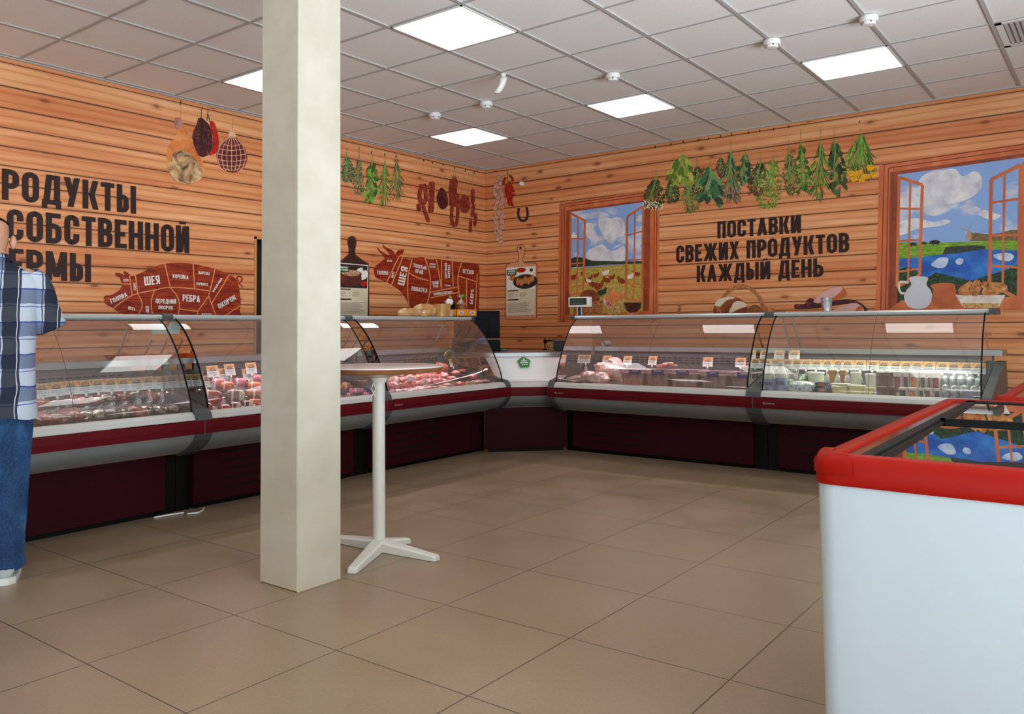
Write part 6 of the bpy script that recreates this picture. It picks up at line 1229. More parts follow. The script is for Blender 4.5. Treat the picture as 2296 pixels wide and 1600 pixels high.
m = MB(); m.blob((.985, c.y-.045, on_x(1005, 677, .98).z), (.03, .052, .032), 5, .3); m.build('white_head', PLAS, t, smooth=True)
c = on_x(1014, 672, 0.95); t = thing('green_snack_bag', 'small green and yellow pointed snack bag behind the black and white pack', 'snack bag', (0.935, c.y, RZ))
m = MB(); zt = on_x(1014, 661, .95).z; m.loft([[(0.93, c.y-.03, RZ), (0.94, c.y+.03, RZ)], [(0.945, c.y-.042, (RZ+zt)/2), (0.95, c.y+.04, (RZ+zt)/2)], [(0.935, c.y-.03, zt), (0.938, c.y+.006, zt-.012)]], closed=False)
m.loft([[(0.925, c.y-.03, RZ), (0.925, c.y+.03, RZ)], [(0.92, c.y-.042, (RZ+zt)/2), (0.92, c.y+.04, (RZ+zt)/2)], [(0.935, c.y-.03, zt), (0.938, c.y+.006, zt-.012)]], closed=False); m.build('foil_bag', mottled('green_yellow_bag', [(0.4, '#4a6a1c'), (0.55, '#8fa22c'), (0.7, '#d8c24a')], 30, 2, 0.3), t)
# till on the corner worktop: monitor, dark till block
mid = on_diag(1070, 727, 2.05); n = Vector((1, -1, 0)).normalized(); a = Vector((1, 1, 0)).normalized()
t = thing('monitor', 'black monitor seen from behind on the corner worktop', 'monitor', Vector((mid.x, mid.y, .897)))
p0, p1 = on_pl(1018, 697, mid, n), on_pl(1121, 757, mid, n); hw_ = abs((p1-p0).dot(a))/2; ctr = (p0+p1)/2; hh = abs(p0.z-p1.z)/2
def obox(m, c, hx, hy, hz, mi=0, bev=.006):
    mm = MB(); mm.box((-hx, -hy, -hz), (hx, hy, hz), bev=bev); M = Matrix(((a.x, n.x, 0, c.x), (a.y, n.y, 0, c.y), (0, 0, 1, c.z), (0, 0, 0, 1))); m.add([M @ v for v in mm.v], mm.f, mi)
MONB = plain('monitor_black', '#08080a', 0.5, 0, 0.08, 0.05)
m = MB(); obox(m, ctr, hw_, .012, hh); obox(m, ctr+n*.016-Vector((0, 0, .02)), hw_*.55, .012, hh*.55); m.build('screen_back', MONB, t, auto=40)
m = MB(); obox(m, ctr-Vector((0, 0, hh+.05))-n*.0, .022, .012, .07); obox(m, Vector((ctr.x, ctr.y, .905)), .11, .08, .008); m.build('stand', MONB, t, auto=40)
m = MB(); 
for k in (-.02, .02): m.tube([ctr+a*(k*3)+n*.02-Vector((0, 0, hh*.9)), ctr+a*(k*4)+n*.03-Vector((0, 0, hh+.05)), Vector((ctr.x, ctr.y, .93))+a*k*2], .003, n=6)
m.build('cables', MONB, t)
t = thing('cash_register', 'low black till block under the monitor behind the raw meat counter', 'cash register', Vector((mid.x, mid.y, .897))+n*.14)
c0 = on_pl(1067, 780, mid+n*.16, n); w = abs((on_pl(1014, 780, mid+n*.16, n)-on_pl(1120, 780, mid+n*.16, n)).dot(a))/2
m = MB(); obox(m, Vector((c0.x, c0.y, .955)), w, .07, .055); m.build('body', MONB, t, auto=40); m = MB(); obox(m, Vector((c0.x, c0.y, 1.018)), w*.97, .06, .008); m.build('top_cover', plain('till_grey', '#2a2a26', 0.4), t, auto=40)
c1 = on_pl(1128, 791, mid+n*.10, n); m = MB(); obox(m, Vector((c1.x, c1.y, .91)), .035, .05, .012); tag(recenter(m.build('card_terminal', plain('terminal_black', '#14161a', 0.4), None, auto=40)), 'small dark card terminal lying at the left end of the corner worktop', 'card terminal')
# weighing scale with a raised display
sy = -0.80; q = on_y(1285, 780, sy); SX = q.x
t = thing('weighing_scale', 'grey shop scale with a display on a tall pole beside the poultry counter', 'scale', (SX, sy, .897))
m = MB(); b0, b1 = on_y(1252, 764, sy), on_y(1306, 764, sy); m.box((b0.x, sy-.10, .90), (b1.x, sy+.12, on_y(1280, 764, sy).z), bev=.01); m.build('body', plain('scale_grey', '#4a4a4d', 0.4), t, auto=40)
m = MB(); m.box((b0.x-.01, sy-.11, on_y(1280, 764, sy).z), (b1.x+.01, sy+.14, on_y(1280, 764, sy).z+.008)); m.build('weighing_plate', STEEL, t)
zd0, zd1 = on_y(1285, 688, sy).z, on_y(1285, 665, sy).z; x0, x1 = on_y(1263.5, 676, sy).x, on_y(1308.5, 676, sy).x
m = MB(); m.box((SX-.022, sy+.135, .91), (SX+.022, sy+.16, zd0+.01)); m.build('pole', plain('pole_dark', '#3c3f44', 0.4), t)
m = MB()
for k in (-.024, .024): m.box((SX+k-.004, sy+.128, .91), (SX+k+.004, sy+.137, zd0)); 
m.build('pole_trim', PLAS, t)
m = MB(); m.box((x0, sy+.09, zd0), (x1, sy+.17, zd1), bev=.008); hd = m.build('display_head', PLAS, t, auto=40)
m = MB(); m.box((x0+.018, sy+.0885, zd0+.022), (x1-.018, sy+.0905, zd1-.012)); m.build('screen', plain('lcd_dark', '#2f3c3a', 0.25), hd)
m = MB()
for r_ in range(2):
    for k in range(9): m.poly([(x0+.03+k*.017, sy+.0878, zd0+.034+r_*.025), (x0+.042+k*.017, sy+.0878, zd0+.034+r_*.025), (x0+.042+k*.017, sy+.0878, zd0+.044+r_*.025), (x0+.03+k*.017, sy+.0878, zd0+.044+r_*.025)])
m.build('digits', plain('lcd_digits', '#5a7a74', 0.4), hd)
c = on_y(1239, 793, -.55); w = on_y(1250, 780, -.55).x-on_y(1226, 780, -.55).x; t = thing('wicker_basket', 'small pale woven basket on the worktop left of the scale', 'basket', (c.x, -.55, .897)); h = on_y(1239, 764, -.55).z-.897
m = MB(); m.lathe([(w*.40, .897), (w*.44, .93), (w*.5, .897+h), (w*.47, .897+h), (w*.38, .91)], (c.x, -.55, 0), n=20, caps=False)
wk = NT('basket_weave'); ck = wk.add('TexChecker'); ck.inputs['Scale'].default_value = 70; wk.link(wk.coords((1, 1, 1)), ck.inputs[0]); wk.bsdf(wk.mix(ck.outputs['Fac'], lin('#8f6a3e'), lin('#c9a368')), .6)
m.build('woven_body', wk.m, t, smooth=True); m = MB(); m.box((c.x-w*.5, -.62, .897+h), (c.x+w*.75, -.48, .897+h+.012)); m.build('dark_lid', BLACK, t)
m = MB(); p = on_y(1222, 780, -.6); m.lathe([(0, .897), (.022, .897), (.022, .903), (.006, .91), (.006, .96), (.018, .98), (.006, 1.0), (.004, 1.02), (0, 1.02)], (p.x, -.6, 0), n=12); tag(m.build('dark_stand', MONB, None, smooth=True), 'tiny dark stand between the corner worktop edge and the basket', 'stand')
c = on_y(1327, 785, -.66); m = MB(); m.lathe([(.010, -.05), (.026, -.05), (.026, .05), (.010, .05), (.010, -.05)], (0, 0, .026), 'Y', 18, caps=False); o = m.build('paper_roll', PLAS, None, auto=40); o.location = (max(c.x, R1X+.06), -.64, .9455); tag(o, 'white label roll on the steel shelf behind the chickens', 'paper roll')
m = MB(); m.blob((0, 0, .022), (.035, .02, .022), 4, .3); o = m.build('orange_packet', plain('orange_film', '#cc5a22', 0.3), None, smooth=True); c = on_y(1341, 779, -.60); o.location = (c.x+.05, -.60, .9455); tag(o, 'small orange packet beside the white label roll', 'packet')
m = MB(); pts = [on_y(px, py, -1.0) for px, py in open_smooth([(1275, 806), (1272, 812), (1277, 815), (1284, 812), (1292, 802), (1300, 792), (1303, 786)])]; m.tube(pts, .004, n=6); pts = [on_y(px, py, -1.0) for px, py in open_smooth([(1276, 806), (1284, 795), (1296, 788), (1303, 786)])]; m.tube(pts, .004, n=6)
tag(m.build('black_cable', MONB, None, smooth=True), 'thin black cable loop hanging behind the glass above the chickens', 'cable')
# orange tray on the shelf behind the smoked meats, greenish notice sheet, cup on the rail
m = MB(); p0, p1 = on_x(254, 832, .70), on_x(320, 832, .70); m.loft([[(.62, p0.y, .9455), (.80, p0.y, .9455), (.80, p1.y, .9455), (.62, p1.y, .9455)], [(.60, p0.y-.02, .975), (.82, p0.y-.02, .975), (.82, p1.y+.02, .975), (.60, p1.y+.02, .975)]])
tag(recenter(m.build('orange_tray', plain('orange_plastic', '#d4561c', 0.35))), 'shallow orange tray on the steel shelf behind the smoked meats', 'tray')
m = MB(); g = [on_x(px, py, 1.08) for px, py in ((338, 722), (362, 722), (378, 748), (340, 748))]; m.poly(g); m.poly([p-Vector((.001, 0, 0)) for p in g]); nt = tag(m.build('notice_sheet', plain('pale_green_notice', '#b9ccbd', 0.4)), 'pale green notice sheet hung inside the glass below the rail', 'notice')
cx_, w = on_y(1854, 690, -1.05).x, on_y(1867, 690, -1.05).x-on_y(1841, 690, -1.05).x; zt = on_y(1854, 667, -1.05).z
t = thing('clear_cup', 'clear plastic cup with a white paper slip, on the dairy counter rail', 'cup', (cx_, -1.05, RZ)); m = MB(); m.lathe([(w*.38, RZ), (w*.5, zt), (w*.49, zt), (w*.37, RZ+.002)], (cx_, -1.05, 0), n=20, caps=False); m.build('cup_wall', CLEAR, t, smooth=True)
m = MB(); m.box((cx_-w*.26, -1.05-w*.30, zt-.055), (cx_+w*.26, -1.05-w*.28, zt-.006)); m.build('paper_slip', LABELW, t)
for pts, lb in (([(345, 1160), (372, 1155), (392, 1152), (412, 1149)], 'thin white cable on the floor in the gap between left counters, left one'), ([(420, 1151), (436, 1150), (446, 1148), (453, 1144), (458, 1138)], 'white cable curling on the floor under the sausage counter, right one')):
    m = MB(); m.tube([on_z(px, py, .006) for px, py in open_smooth(pts)], .0055, n=8); tag(m.build('floor_cable', PLAS, None, smooth=True), lb, 'cable')
# lettering on the case stripes and the sticker
LOGOM = plain('logo_silver', '#b9b1ad', 0.4)
def latin_logo(m, P):
    """small arrow mark and the six-letter maker's word, drawn as strokes"""
    def seg(pts, w=.0022):
        for (x0, y0), (x1, y1) in zip(pts[:-1], pts[1:]):
            d = Vector((x1-x0, y1-y0)); d.normalize(); nx, ny = -d.y*w/2, d.x*w/2; m.poly([P(x0+nx, y0+ny), P(x1+nx, y1+ny), P(x1-nx, y1-ny), P(x0-nx, y0-ny)])
    seg([(.030, .034), (.006, .022), (.028, .006)], .005)
    def arc(cx, cy, r, a0, a1): seg([(cx+r*math.cos(a0+(a1-a0)*k/10), cy+r*math.sin(a0+(a1-a0)*k/10)) for k in range(11)])
    y, r, x = .018, .0065, .036
    arc(x, y, r, .8, 5.5); x += .016; arc(x, y, r, 0, 6.283); seg([(x+r, y+r), (x+r, y-r)]); x += .013; seg([(x, y-r), (x, y+r)]); arc(x+.005, y+.001, .005, 3.1, 1.2); x += .014
    seg([(x-.005, y+r*2), (x-.005, y-r)]); arc(x+.001, y, r, 0, 6.283); x += .016; arc(x, y, r, 0, 6.283); x += .012
    for k in range(2): seg([(x+k*.010, y-r), (x+k*.010, y+r)]); arc(x+.005+k*.010, y+.002, .005, 3.1, 0)
    seg([(x+.020, y-r), (x+.020, y+r)]); x += .030; arc(x, y, r, 0, 6.283); seg([(x+r, y+r), (x+r, y-r)])
for sb, T, L in CARBOMA[1:]:
    m = MB(); latin_logo(m, lambda x, y, T=T: T(.075+x*.62, 1.6215, .538+y*.62)); m.build('maker_logo', LOGOM, sb)
p, a_, up_, st = STICK; m = MB()
for v, words_ in ((.016, [(-.028, .028)]), (-.002, [(-.040, -.012), (-.008, .014), (.018, .040)]), (-.022, [(-.026, -.012), (-.006, .006), (.012, .028)])):
    for x0, x1 in words_: m.poly([p+a_*x0+up_*(v-.005), p+a_*x1+up_*(v-.005), p+a_*x1+up_*(v+.005), p+a_*x0+up_*(v+.005)])
m.poly([p+a_*(.009*math.cos(q))+up_*(.034+.008*math.sin(q)) for q in [2*math.pi*k/12 for k in range(12)]]); m.build('sticker_print', PLAS, st)

# ------------------------------------------------------------------ bar table
TX, TY, TZ = 2.967, -4.803, .945
WMET = plain('white_metal', '#cfcfc6', 0.4, 0, 0.4, 0.03)
t = thing('bar_table', 'tall round bar table with white four-legged base beside the column', 'table', (TX, TY, 0))
m = MB(); m.lathe([(0, TZ-.004), (.340, TZ-.004), (.340, TZ), (.337, TZ+.0015), (0, TZ+.0015)], (TX, TY, 0), n=64); m.build('table_top', plain('laminate_white', '#cfc6c4', 0.22, 0, 0.5, 0.02), t, auto=35)
m = MB(); m.lathe([(.300, TZ-.030), (.322, TZ-.026), (.340, TZ-.006), (.340, TZ-.0045), (0, TZ-.0045), (0, TZ-.030)], (TX, TY, 0), n=64, caps=False); m.build('wooden_edge', mottled('beech_edge', [(0.3, '#7a4c2c'), (0.7, '#a06c42')], 6, 3, 0.4), t, auto=35)
m = MB(); m.lathe([(0, .03), (.033, .03), (.033, TZ-.07), (0, TZ-.07)], (TX, TY, 0), n=28); m.build('pole', WMET, t, auto=40)
m = MB(); m.lathe([(0.0, TZ-.085), (.040, TZ-.085), (.046, TZ-.06), (.20, TZ-.031), (0, TZ-.031)], (TX, TY, 0), n=28); m.build('top_flange', WMET, t, auto=40)
tips = [on_z(788, 1281, .01), on_z(981, 1253, .01), on_z(916, 1212, .01)]; tips.append(Vector((2*TX-tips[1].x, 2*TY-tips[1].y, .01)))
for k, q in enumerate(tips):
    dx = Vector((q.x-TX, q.y-TY, 0)); ln = dx.length; dx.normalize(); sd = Vector((-dx.y, dx.x, 0)); m = MB(); rings = []
    for u, hw_, zt in ((.01, .036, .060), (.25, .034, .050), (.75, .027, .034), (.96, .025, .028), (1.0, .019, .022)):
        c = Vector((TX, TY, 0))+dx*(u*ln); rings.append([c+sd*hw_+Vector((0, 0, .002)), c+sd*hw_+Vector((0, 0, zt*.8)), c+sd*hw_*.7+Vector((0, 0, zt)), c-sd*hw_*.7+Vector((0, 0, zt)), c-sd*hw_+Vector((0, 0, zt*.8)), c-sd*hw_+Vector((0, 0, .002))])
    m.loft(rings); m.build('foot', WMET, t)
m = MB(); p = Vector((TX, TY, 0))-RIGHT*.022-_f0*.04
for k in (-1, 1): m.tube([p+Vector((0, 0, .86)), p+RIGHT*(-.012)*k+Vector((0, 0, .83)), p+RIGHT*(.010)*k+Vector((0, 0, .79))], .0022, n=6)
m.build('hook', PLAS, t)

# ------------------------------------------------------------------ chest freezers
FRED = plain('freezer_red', '#901207', 0.38, 0, 0.12, 0.04); FWHT = plain('freezer_white', '#b2bec5', 0.3, 0, 0.5, 0.015)
LID = thin_glass('lid_glass', (0.50, 0.54, 0.58), 0.012, 1.55, 1.9, 0.03, (0.5, 0.5, 0.5))
def outline(x0, x1, y0, y1, bow, r, off=0.0, n=10):
    x0 -= off; x1 += off; y0 -= off; y1 += off; r = max(.01, r+off); pts = []
    def corner(cx, cy, a0):
        for k in range(6): q = a0+k/5*math.pi/2; pts.append((cx+r*math.cos(q), cy+r*math.sin(q)))
    corner(x0+r, y0+r, math.pi)
    for k in range(1, n): u = k/n; x = x0+r+(x1-x0-2*r)*u; pts.append((x, y0-bow*math.sin(math.pi*u)))
    corner(x1-r, y0+r, 1.5*math.pi); corner(x1-r, y1-r, 0)
    for k in range(1, n): u = k/n; x = x1-r-(x1-x0-2*r)*u; pts.append((x, y1+bow*math.sin(math.pi*u)))
    corner(x0+r, y1-r, .5*math.pi)
    return pts
def freezer(x0, x1, y0, y1, H, label, bow):
    t = thing('chest_freezer', label, 'freezer', ((x0+x1)/2, (y0+y1)/2, 0), 'red-rimmed chest freezers'); O = lambda off, z, r=.045, bw=bow: [Vector((x, y, z)) for x, y in outline(x0, x1, y0, y1, bw, r, off)]
    m = MB(); m.loft([O(-.004, .05), O(-.003, H-.066)], caps=True); m.build('white_body', FWHT, t, auto=40)
    m = MB(); m.loft([O(-.05, .0), O(-.05, .05)]); m.build('kick_base', BLACK, t)
    I = lambda off, z: O(off, z, .055, 0.0)
    m = MB(); m.loft([O(-.006, H-.066), O(.002, H-.068), O(.004, H-.060), O(.001, H-.038), O(-.004, H-.016), O(-.010, H-.004), O(-.018, H), I(-.050, H-.001), I(-.054, H-.012)], caps=False); m.build('red_rim', FRED, t, auto=50)
    for sx in (0, 1):
        m = MB(); cx = x0 if sx == 0 else x1; sg = 1 if sx == 0 else -1
        m.loft([[Vector((cx+sg*a, y0-b, H-.040+dz)) for a, b in ((-.004, -.085), (-.004, -.030), (.010, -.008), (.034, .003), (.090, .006))] for dz in (-.004, .022)]+[[Vector((cx+sg*(a+.008), y0-b+.010, H+.004)) for a, b in ((-.004, -.085), (-.002, -.036), (.012, -.014), (.034, -.004), (.070, .000))]]+[[Vector((cx+sg*(a+.030), y0-b+.030, H+.001)) for a, b in ((-.004, -.085), (-.002, -.036), (.006, -.020), (.020, -.012), (.040, -.008))]], closed=False); m.build('corner_cap', FRED, t, smooth=True)
    m = MB()
    for a_, b_ in ((x0+.045, x0+.095), (x1-.095, x1-.045)): m.poly([(a_, y0+.045, H-.009), (b_, y0+.045, H-.010), (b_, y1-.045, H-.010), (a_, y1-.045, H-.009)])
    m.build('glossy_track', plain('track_brown', '#5c3a32', 0.12, 0.2, 0.6), t)
    m = MB(); m.box((x0+.092, y0+.05, H-.014), (x0+.118, y1-.05, H-.002)); m.box((x1-.118, y0+.05, H-.014), (x1-.092, y1-.05, H-.002)); m.box((x0+.09, y1-.118, H-.014), (x1-.09, y1-.06, H-.002)); m.build('black_frame', BLACK, t)
    m = MB(); m.loft([I(-.05, H-.03), I(-.09, .25)], caps=False); m.poly(I(-.09, .25)); m.build('inner_liner', plain('freezer_liner', '#39424c', 0.5), t)
    ym = y0+(y1-y0)*.56; xa, xb, ya, yb = x0+.112, x1-.112, y0+.052, y1-.105
    for nm, a, b, z in (('front_lid', ya, ym+.03, H-.012), ('rear_lid', ym-.03, yb, H-.004)):
        m = MB(); dz = .008; m.poly([(xa, a, z-dz), (xb, a, z-dz), (xb, b, z), (xa, b, z)]); g = m.build('sliding_lid', LID, t)
        m = MB(); 
        for u0, u1, v0, v1 in ((xa, xb, a, a+(.006 if nm == 'front_lid' else .02)), (xa, xb, b-.022, b), (xa, xa+.016, a, b), (xb-.016, xb, a, b)): m.box((u0, v0, z-dz-.004), (u1, v1, z+.003))
        m.build('lid_frame', BLACK, g)
        if nm == 'front_lid':
            m = MB(); cx = (xa+xb)/2+.10; m.loft([[Vector((cx+u*.17, a+.012+.040*(1-u*u), z+.005+.010*(1-u*u))) for u in [k/8-1 for k in range(17)]], [Vector((cx+u*.17, a+.004, z+.004)) for u in [k/8-1 for k in range(17)]]], closed=False); m.build('lid_handle', BLACK, g, smooth=True)
    return t
F1 = freezer(5.452, 6.125, -5.880, -4.110, .845, 'nearest red-rimmed white chest freezer filling the lower right corner', .004)
F2 = freezer(5.615, 6.290, -4.03, -2.30, .85, 'second red-rimmed chest freezer behind the nearest one at the right edge', .004)

# ------------------------------------------------------------------ customer at the left edge, seen from behind
Fv = Vector((-.893, .451, 0)); Rv = Vector((.451, .893, 0)); FT = on_z(6, 1298, 0); C0 = FT-Rv*.065; C0.z = 0
nrm_ = Vector((_f0.x, _f0.y, 0))
def hz(py): return on_pl(0, py, C0, nrm_).z
HT = hz(484)
t = thing('person', 'person in navy and white plaid shirt and jeans facing the counter, back to us', 'person', C0)
def B(r_, f_, z): return C0+Rv*r_+Fv*f_+Vector((0, 0, z))
skin = NT('skin'); skin.bsdf(skin.ramp(skin.noise(skin.coords(), 9, 3), [(0.3, lin('#a67c62')), (0.7, lin('#ba8e72'))]), .5, 0, .35, Subsurface_Weight=.08)
SH = HT-.245    # shoulder line
vs, es, rs = [], [], []
def J(p, r, par=None):
    vs.append(p); rs.append(r); i = len(vs)-1
    if par is not None: es.append((par, i))
    return i
pel = J(B(0, 0, .86), (.145, .105)); wst = J(B(0, 0, 1.0), (.135, .10), pel); chs = J(B(0, .01, SH-.13), (.155, .11), wst); upc = J(B(0, 0, SH-.02), (.11, .085), chs)
nk = J(B(0, .015, SH+.035), (.055, .058), upc); nk2 = J(B(-.0, .03, SH+.075), (.054, .058), nk); h1 = J(B(0, .035, HT-.145), (.068, .080), nk2); h2 = J(B(0, .030, HT-.085), (.077, .096), h1); h3 = J(B(0, .028, HT-.040), (.070, .085), h2); h4 = J(B(0, .030, HT-.012), (.036, .042), h3)
fc = J(B(0, .095, HT-.155), (.040, .035), h1)
for s_ in (1, -1):
    sh = J(B(.165*s_, 0, SH-.045), (.058, .058), upc); el = J(B(.225*s_, .04, SH-.265), (.043, .043), sh); fo = J(B(.19*s_, .16, SH-.285), (.040, .038), el); wr = J(B(.13*s_, .27, SH-.27), (.027, .023), fo); pm = J(B(.11*s_, .335, SH-.262), (.030, .017), wr); pk = J(B(.095*s_, .375, SH-.262), (.034, .014), pm)
    hp = J(B(.08*s_, 0, .82), (.09, .095), pel); kn = J(B(.088*s_, .01, .46), (.056, .06), hp); an = J(B(.075*s_, -.02, .10), (.040, .044), kn); to = J(B(.085*s_, .10, .045), (.038, .030), an)
me = bpy.data.meshes.new('body'); me.from_pydata([tuple(v-C0) for v in vs], es, []); body = bpy.data.objects.new('body', me); COL.objects.link(body); body.parent = t; me.materials.append(skin.m)
sk = body.modifiers.new('skin', 'SKIN'); sk.use_smooth_shade = True; sk.branch_smoothing = .6
for i, r_ in enumerate(rs): me.skin_vertices[0].data[i].radius = r_
me.skin_vertices[0].data[0].use_root = True
sb_ = body.modifiers.new('subsurf', 'SUBSURF'); sb_.levels = 2; sb_.render_levels = 2
# hands: five fingers each, rooted in the palm
for s_ in (1, -1):
    for k, (off, ln) in enumerate(((.026, .070), (.009, .078), (-.009, .074), (-.025, .058))):
        m = MB(); b0 = B((.095-off*.8)*s_, .375, SH-.262); m.tube([b0, b0+Fv*ln*.45-Vector((0, 0, .008)), b0+Fv*ln*.8-Vector((0, 0, .024)), b0+Fv*ln*.95-Vector((0, 0, .042))], [.009, .0085, .008, .006], n=8); m.build('finger', skin.m, body, smooth=True)
    m = MB(); b0 = B((.11+.018)*s_*.82, .345, SH-.262); m.tube([b0, b0-Rv*s_*.025+Fv*.025-Vector((0, 0, .012)), b0-Rv*s_*.035+Fv*.055-Vector((0, 0, .02))], [.011, .010, .007], n=8); m.build('thumb', skin.m, body, smooth=True)
# ears, face
for s_ in (1, -1):
    m = MB(); m.blob(B(.078*s_, .040, HT-.118), (.016, .020, .033), 2, .12, 1.4, 12, 8, 0, math.atan2(Rv.y, Rv.x)); m.build('ear', skin.m, t, smooth=True)
m = MB(); m.blob(B(0, .132, HT-.125), (.014, .018, .026), 1, .05); m.build('nose', skin.m, t, smooth=True)
for s_ in (1, -1): m = MB(); m.blob(B(.030*s_, .113, HT-.098), (.011, .009, .008), 1, 0); m.build('eye', plain('eye_dark', '#1b1512', .2), t, smooth=True)
m = MB(); m.blob(B(0, .122, HT-.172), (.024, .010, .006), 1, 0, 1, 14, 8, 0, math.atan2(Rv.y, Rv.x)); m.build('mouth', plain('lip', '#8a5044', .5), t, smooth=True)
m = MB(); rings = []
for a in range(9):
    th = a/8*.85; ring = []
    for b in range(15):
        ph = -1.15+b/14*2.3; ring.append(B(.0815*math.sin(th)*math.sin(ph)*1.03, .056+.090*math.sin(th)*math.cos(ph)*1.02, HT-.088+.092*math.cos(th)))
    rings.append(ring)
m.loft(rings, closed=False); m.build('hair', plain('dark_hair', '#17120f', .7, 0, .2, .2, 60), t, smooth=True)
# plaid shirt
sm = NT('plaid_shirt'); tc = sm.add('TexCoord'); mp = sm.add('Mapping'); mp.inputs['Rotation'].default_value = (0, 0, -math.atan2(Rv.y, Rv.x)); sm.link(tc.outputs['Object'], mp.inputs[0]); wv = sm.add('TexNoise'); wv.inputs['Scale'].default_value = 7; sm.link(tc.outputs['Object'], wv.inputs[0]); sp = sm.add('SeparateXYZ'); sm.link(mp.outputs[0], sp.inputs[0])
def per(sock, off, P_): return sm.math('FRACT', sm.math('DIVIDE', sm.math('ADD', sm.math('MULTIPLY_ADD', sm.math('SUBTRACT', wv.outputs['Fac'], .5), .035, sock), 5+off), P_))
fu, fv = per(sp.outputs[0], .062, .165), per(sp.outputs[2], .03, .150)
def band(f, a_, b_): return sm.math('MULTIPLY', sm.math('GREATER_THAN', f, a_), sm.math('LESS_THAN', f, b_))
c_ = sm.mix(band(fv, .0, .42), lin('#a9b2be'), lin('#66718a')); c_ = sm.mix(band(fv, .40, .45), c_, lin('#3d4a8a')); c_ = sm.mix(band(fv, .90, .93), c_, lin('#5c66a0')); c_ = sm.mix(sm.math('MULTIPLY', band(fu, .0, .40), .93), c_, lin('#141827')); c_ = sm.mix(band(fu, .40, .425), c_, lin('#2b3042')); c_ = sm.mix(band(fu, .93, .96), c_, lin('#32394f')); c_ = sm.mix(band(fu, .345, .365), c_, lin('#b4bac2'))
bb = sm.bsdf(c_, .8, 0, .15); sm.bump(bb, sm.noise(sm.coords(), 12, 3), .35, .03)
m = MB(); rings = []; N_ = 32
for z, a_, b_, fo in ((.745, .198, .150, -.01), (.80, .194, .146, -.01), (.90, .186, .138, -.005), (1.02, .182, .132, 0), (SH-.22, .190, .134, .0), (SH-.12, .198, .132, -.005), (SH-.06, .200, .122, -.008), (SH-.02, .172, .100, -.005), (SH+.015, .095, .078, .0), (SH+.032, .068, .068, .01)):
    rings.append([B(a_*math.copysign(abs(math.cos(q))**.85, math.cos(q)), fo+b_*math.copysign(abs(math.sin(q))**.9, math.sin(q)), z+.010*math.sin(3*q)*(z < .9)+.008*mnoise.noise(Vector((q*2, z*5, 1)))) for q in [2*math.pi*k/N_ for k in range(N_)]])
m.loft(rings, caps=False); shirt = m.build('shirt', sm.m, t, smooth=True)
m = MB(); m.loft([[B(.070*math.cos(q), .012+.070*math.sin(q), z+.012*math.sin(q)*(-1)) for q in [2*math.pi*k/24 for k in range(24)]] for z in (SH+.022, SH+.060)]+[[B(.080*math.cos(q), .012+.082*math.sin(q), SH+.030-.012*math.sin(q)) for q in [2*math.pi*k/24 for k in range(24)]]], caps=False); m.build('collar', sm.m, shirt, smooth=True)
for s_ in (1, -1):
    m = MB(); rings = []
    A_, E_ = B(.150*s_, 0, SH-.055), B(.232*s_, .055, SH-.275); ax = (E_-A_).normalized(); u_ = ax.cross(Fv).normalized(); v_ = ax.cross(u_)
    for q0, r_ in ((-.16, .060), (-.02, .078), (.08, .082), (.3, .082), (.6, .080), (.85, .084), (1.0, .088), (1.03, .084), (1.0, .074)):
        rings.append([A_+(E_-A_)*q0+u_*(r_*math.cos(q)*(1+.08*math.sin(2*q+q0*5)))+v_*(r_*.92*math.sin(q)) for q in [2*math.pi*k/20 for k in range(20)]])
    m.loft(rings, caps=False); m.build('sleeve', sm.m, shirt, smooth=True)
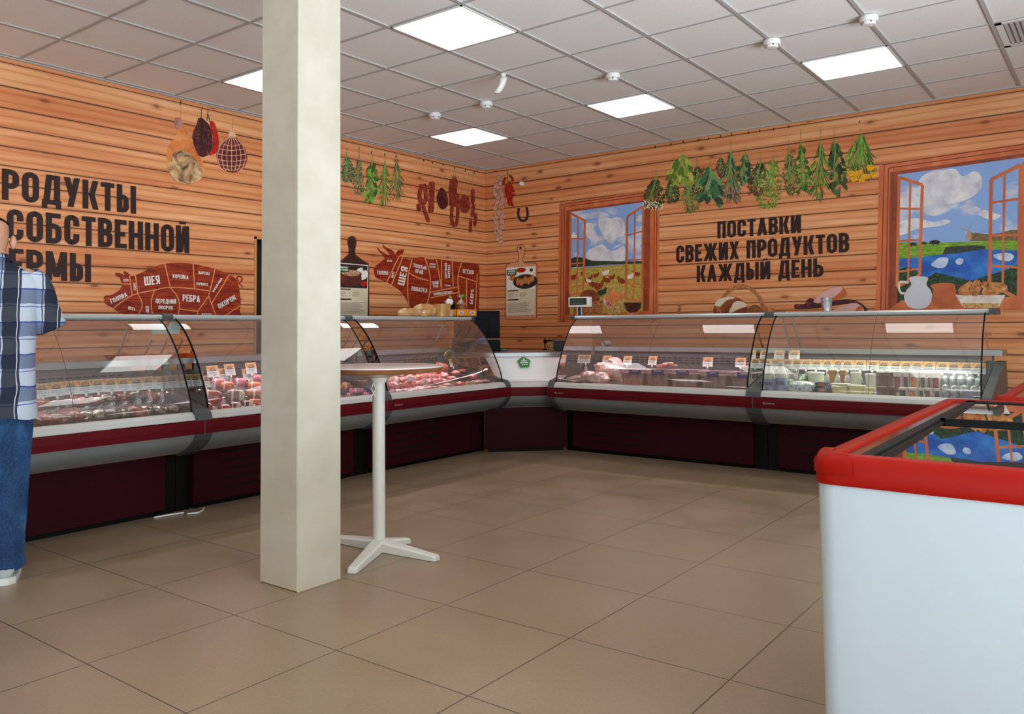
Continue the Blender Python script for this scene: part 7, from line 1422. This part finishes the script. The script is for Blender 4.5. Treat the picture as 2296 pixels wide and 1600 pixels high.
# jeans
jm = NT('denim'); v_ = jm.coords(); n_ = jm.noise(jm.coords((1, 1, .5)), 5.5, 4, .6, .4); f_ = jm.noise(v_, 240, 2); c_ = jm.ramp(n_, [(0.30, lin('#0b2140')), (0.50, lin('#18385f')), (0.62, lin('#2d5580')), (0.74, lin('#6f93b5'))]); bb = jm.bsdf(jm.mix(.15, c_, jm.ramp(f_, [(.4, lin('#0c2140')), (.6, lin('#5c7ea3'))])), .8, 0, .2); jm.bump(bb, jm.noise(v_, 16, 4, .6, 1.0), .5, .02)
m = MB(); m.loft([[B(a_*math.cos(q), -.005+b_*math.sin(q), z) for q in [2*math.pi*k/28 for k in range(28)]] for z, a_, b_ in ((.98, .168, .122), (.90, .176, .13), (.82, .178, .135), (.76, .172, .13), (.72, .155, .115))]); jeans = m.build('jeans', jm.m, t, smooth=True)
for s_ in (1, -1):
    m = MB(); rings = []
    for z, r_, off, fo in ((.84, .098, .082, -.005), (.70, .096, .084, -.002), (.58, .086, .086, .004), (.48, .080, .088, .010), (.40, .078, .086, .004), (.30, .080, .082, -.008), (.20, .076, .078, -.015), (.14, .080, .077, -.018), (.11, .074, .077, -.018), (.085, .082, .078, -.020), (.06, .080, .078, -.018)):
        rings.append([B(off*s_+r_*math.cos(q), fo+r_*1.08*math.sin(q), z+.006*math.sin(3*q+z*30)) for q in [2*math.pi*k/22 for k in range(22)]])
    m.loft(rings, caps=False); m.build('jeans_leg', jm.m, jeans, smooth=True)
    def foot(f_, w_, z0, z1): return [B(.08*s_+w_*math.cos(q), f_, z0+(z1-z0)*(.5+.5*math.sin(q))) for q in [2*math.pi*k/16 for k in range(16)]]
    m = MB(); m.loft([foot(-.105, .020, .028, .07), foot(-.095, .038, .022, .10), foot(-.04, .046, .020, .105), (foot(.03, .047, .020, .095)), foot(.10, .050, .020, .075), foot(.15, .046, .020, .060), foot(.18, .025, .022, .045)]); sho = m.build('shoe', plain('grey_sneaker', '#a3a7a6', .7, 0, .2, .15), t, smooth=True)
    m = MB(); m.loft([[B(.08*s_+x_, f_, z) for f_, x_ in ((-.115, -.018), (-.115, .018), (-.09, .044), (-.02, .050), (.10, .054), (.165, .044), (.195, .012), (.195, -.012), (.165, -.044), (.10, -.054), (-.02, -.050), (-.09, -.044))] for z in (.0, .008, .030)]); m.build('sole', plain('pale_sole', '#c9cbc6', .6), sho)
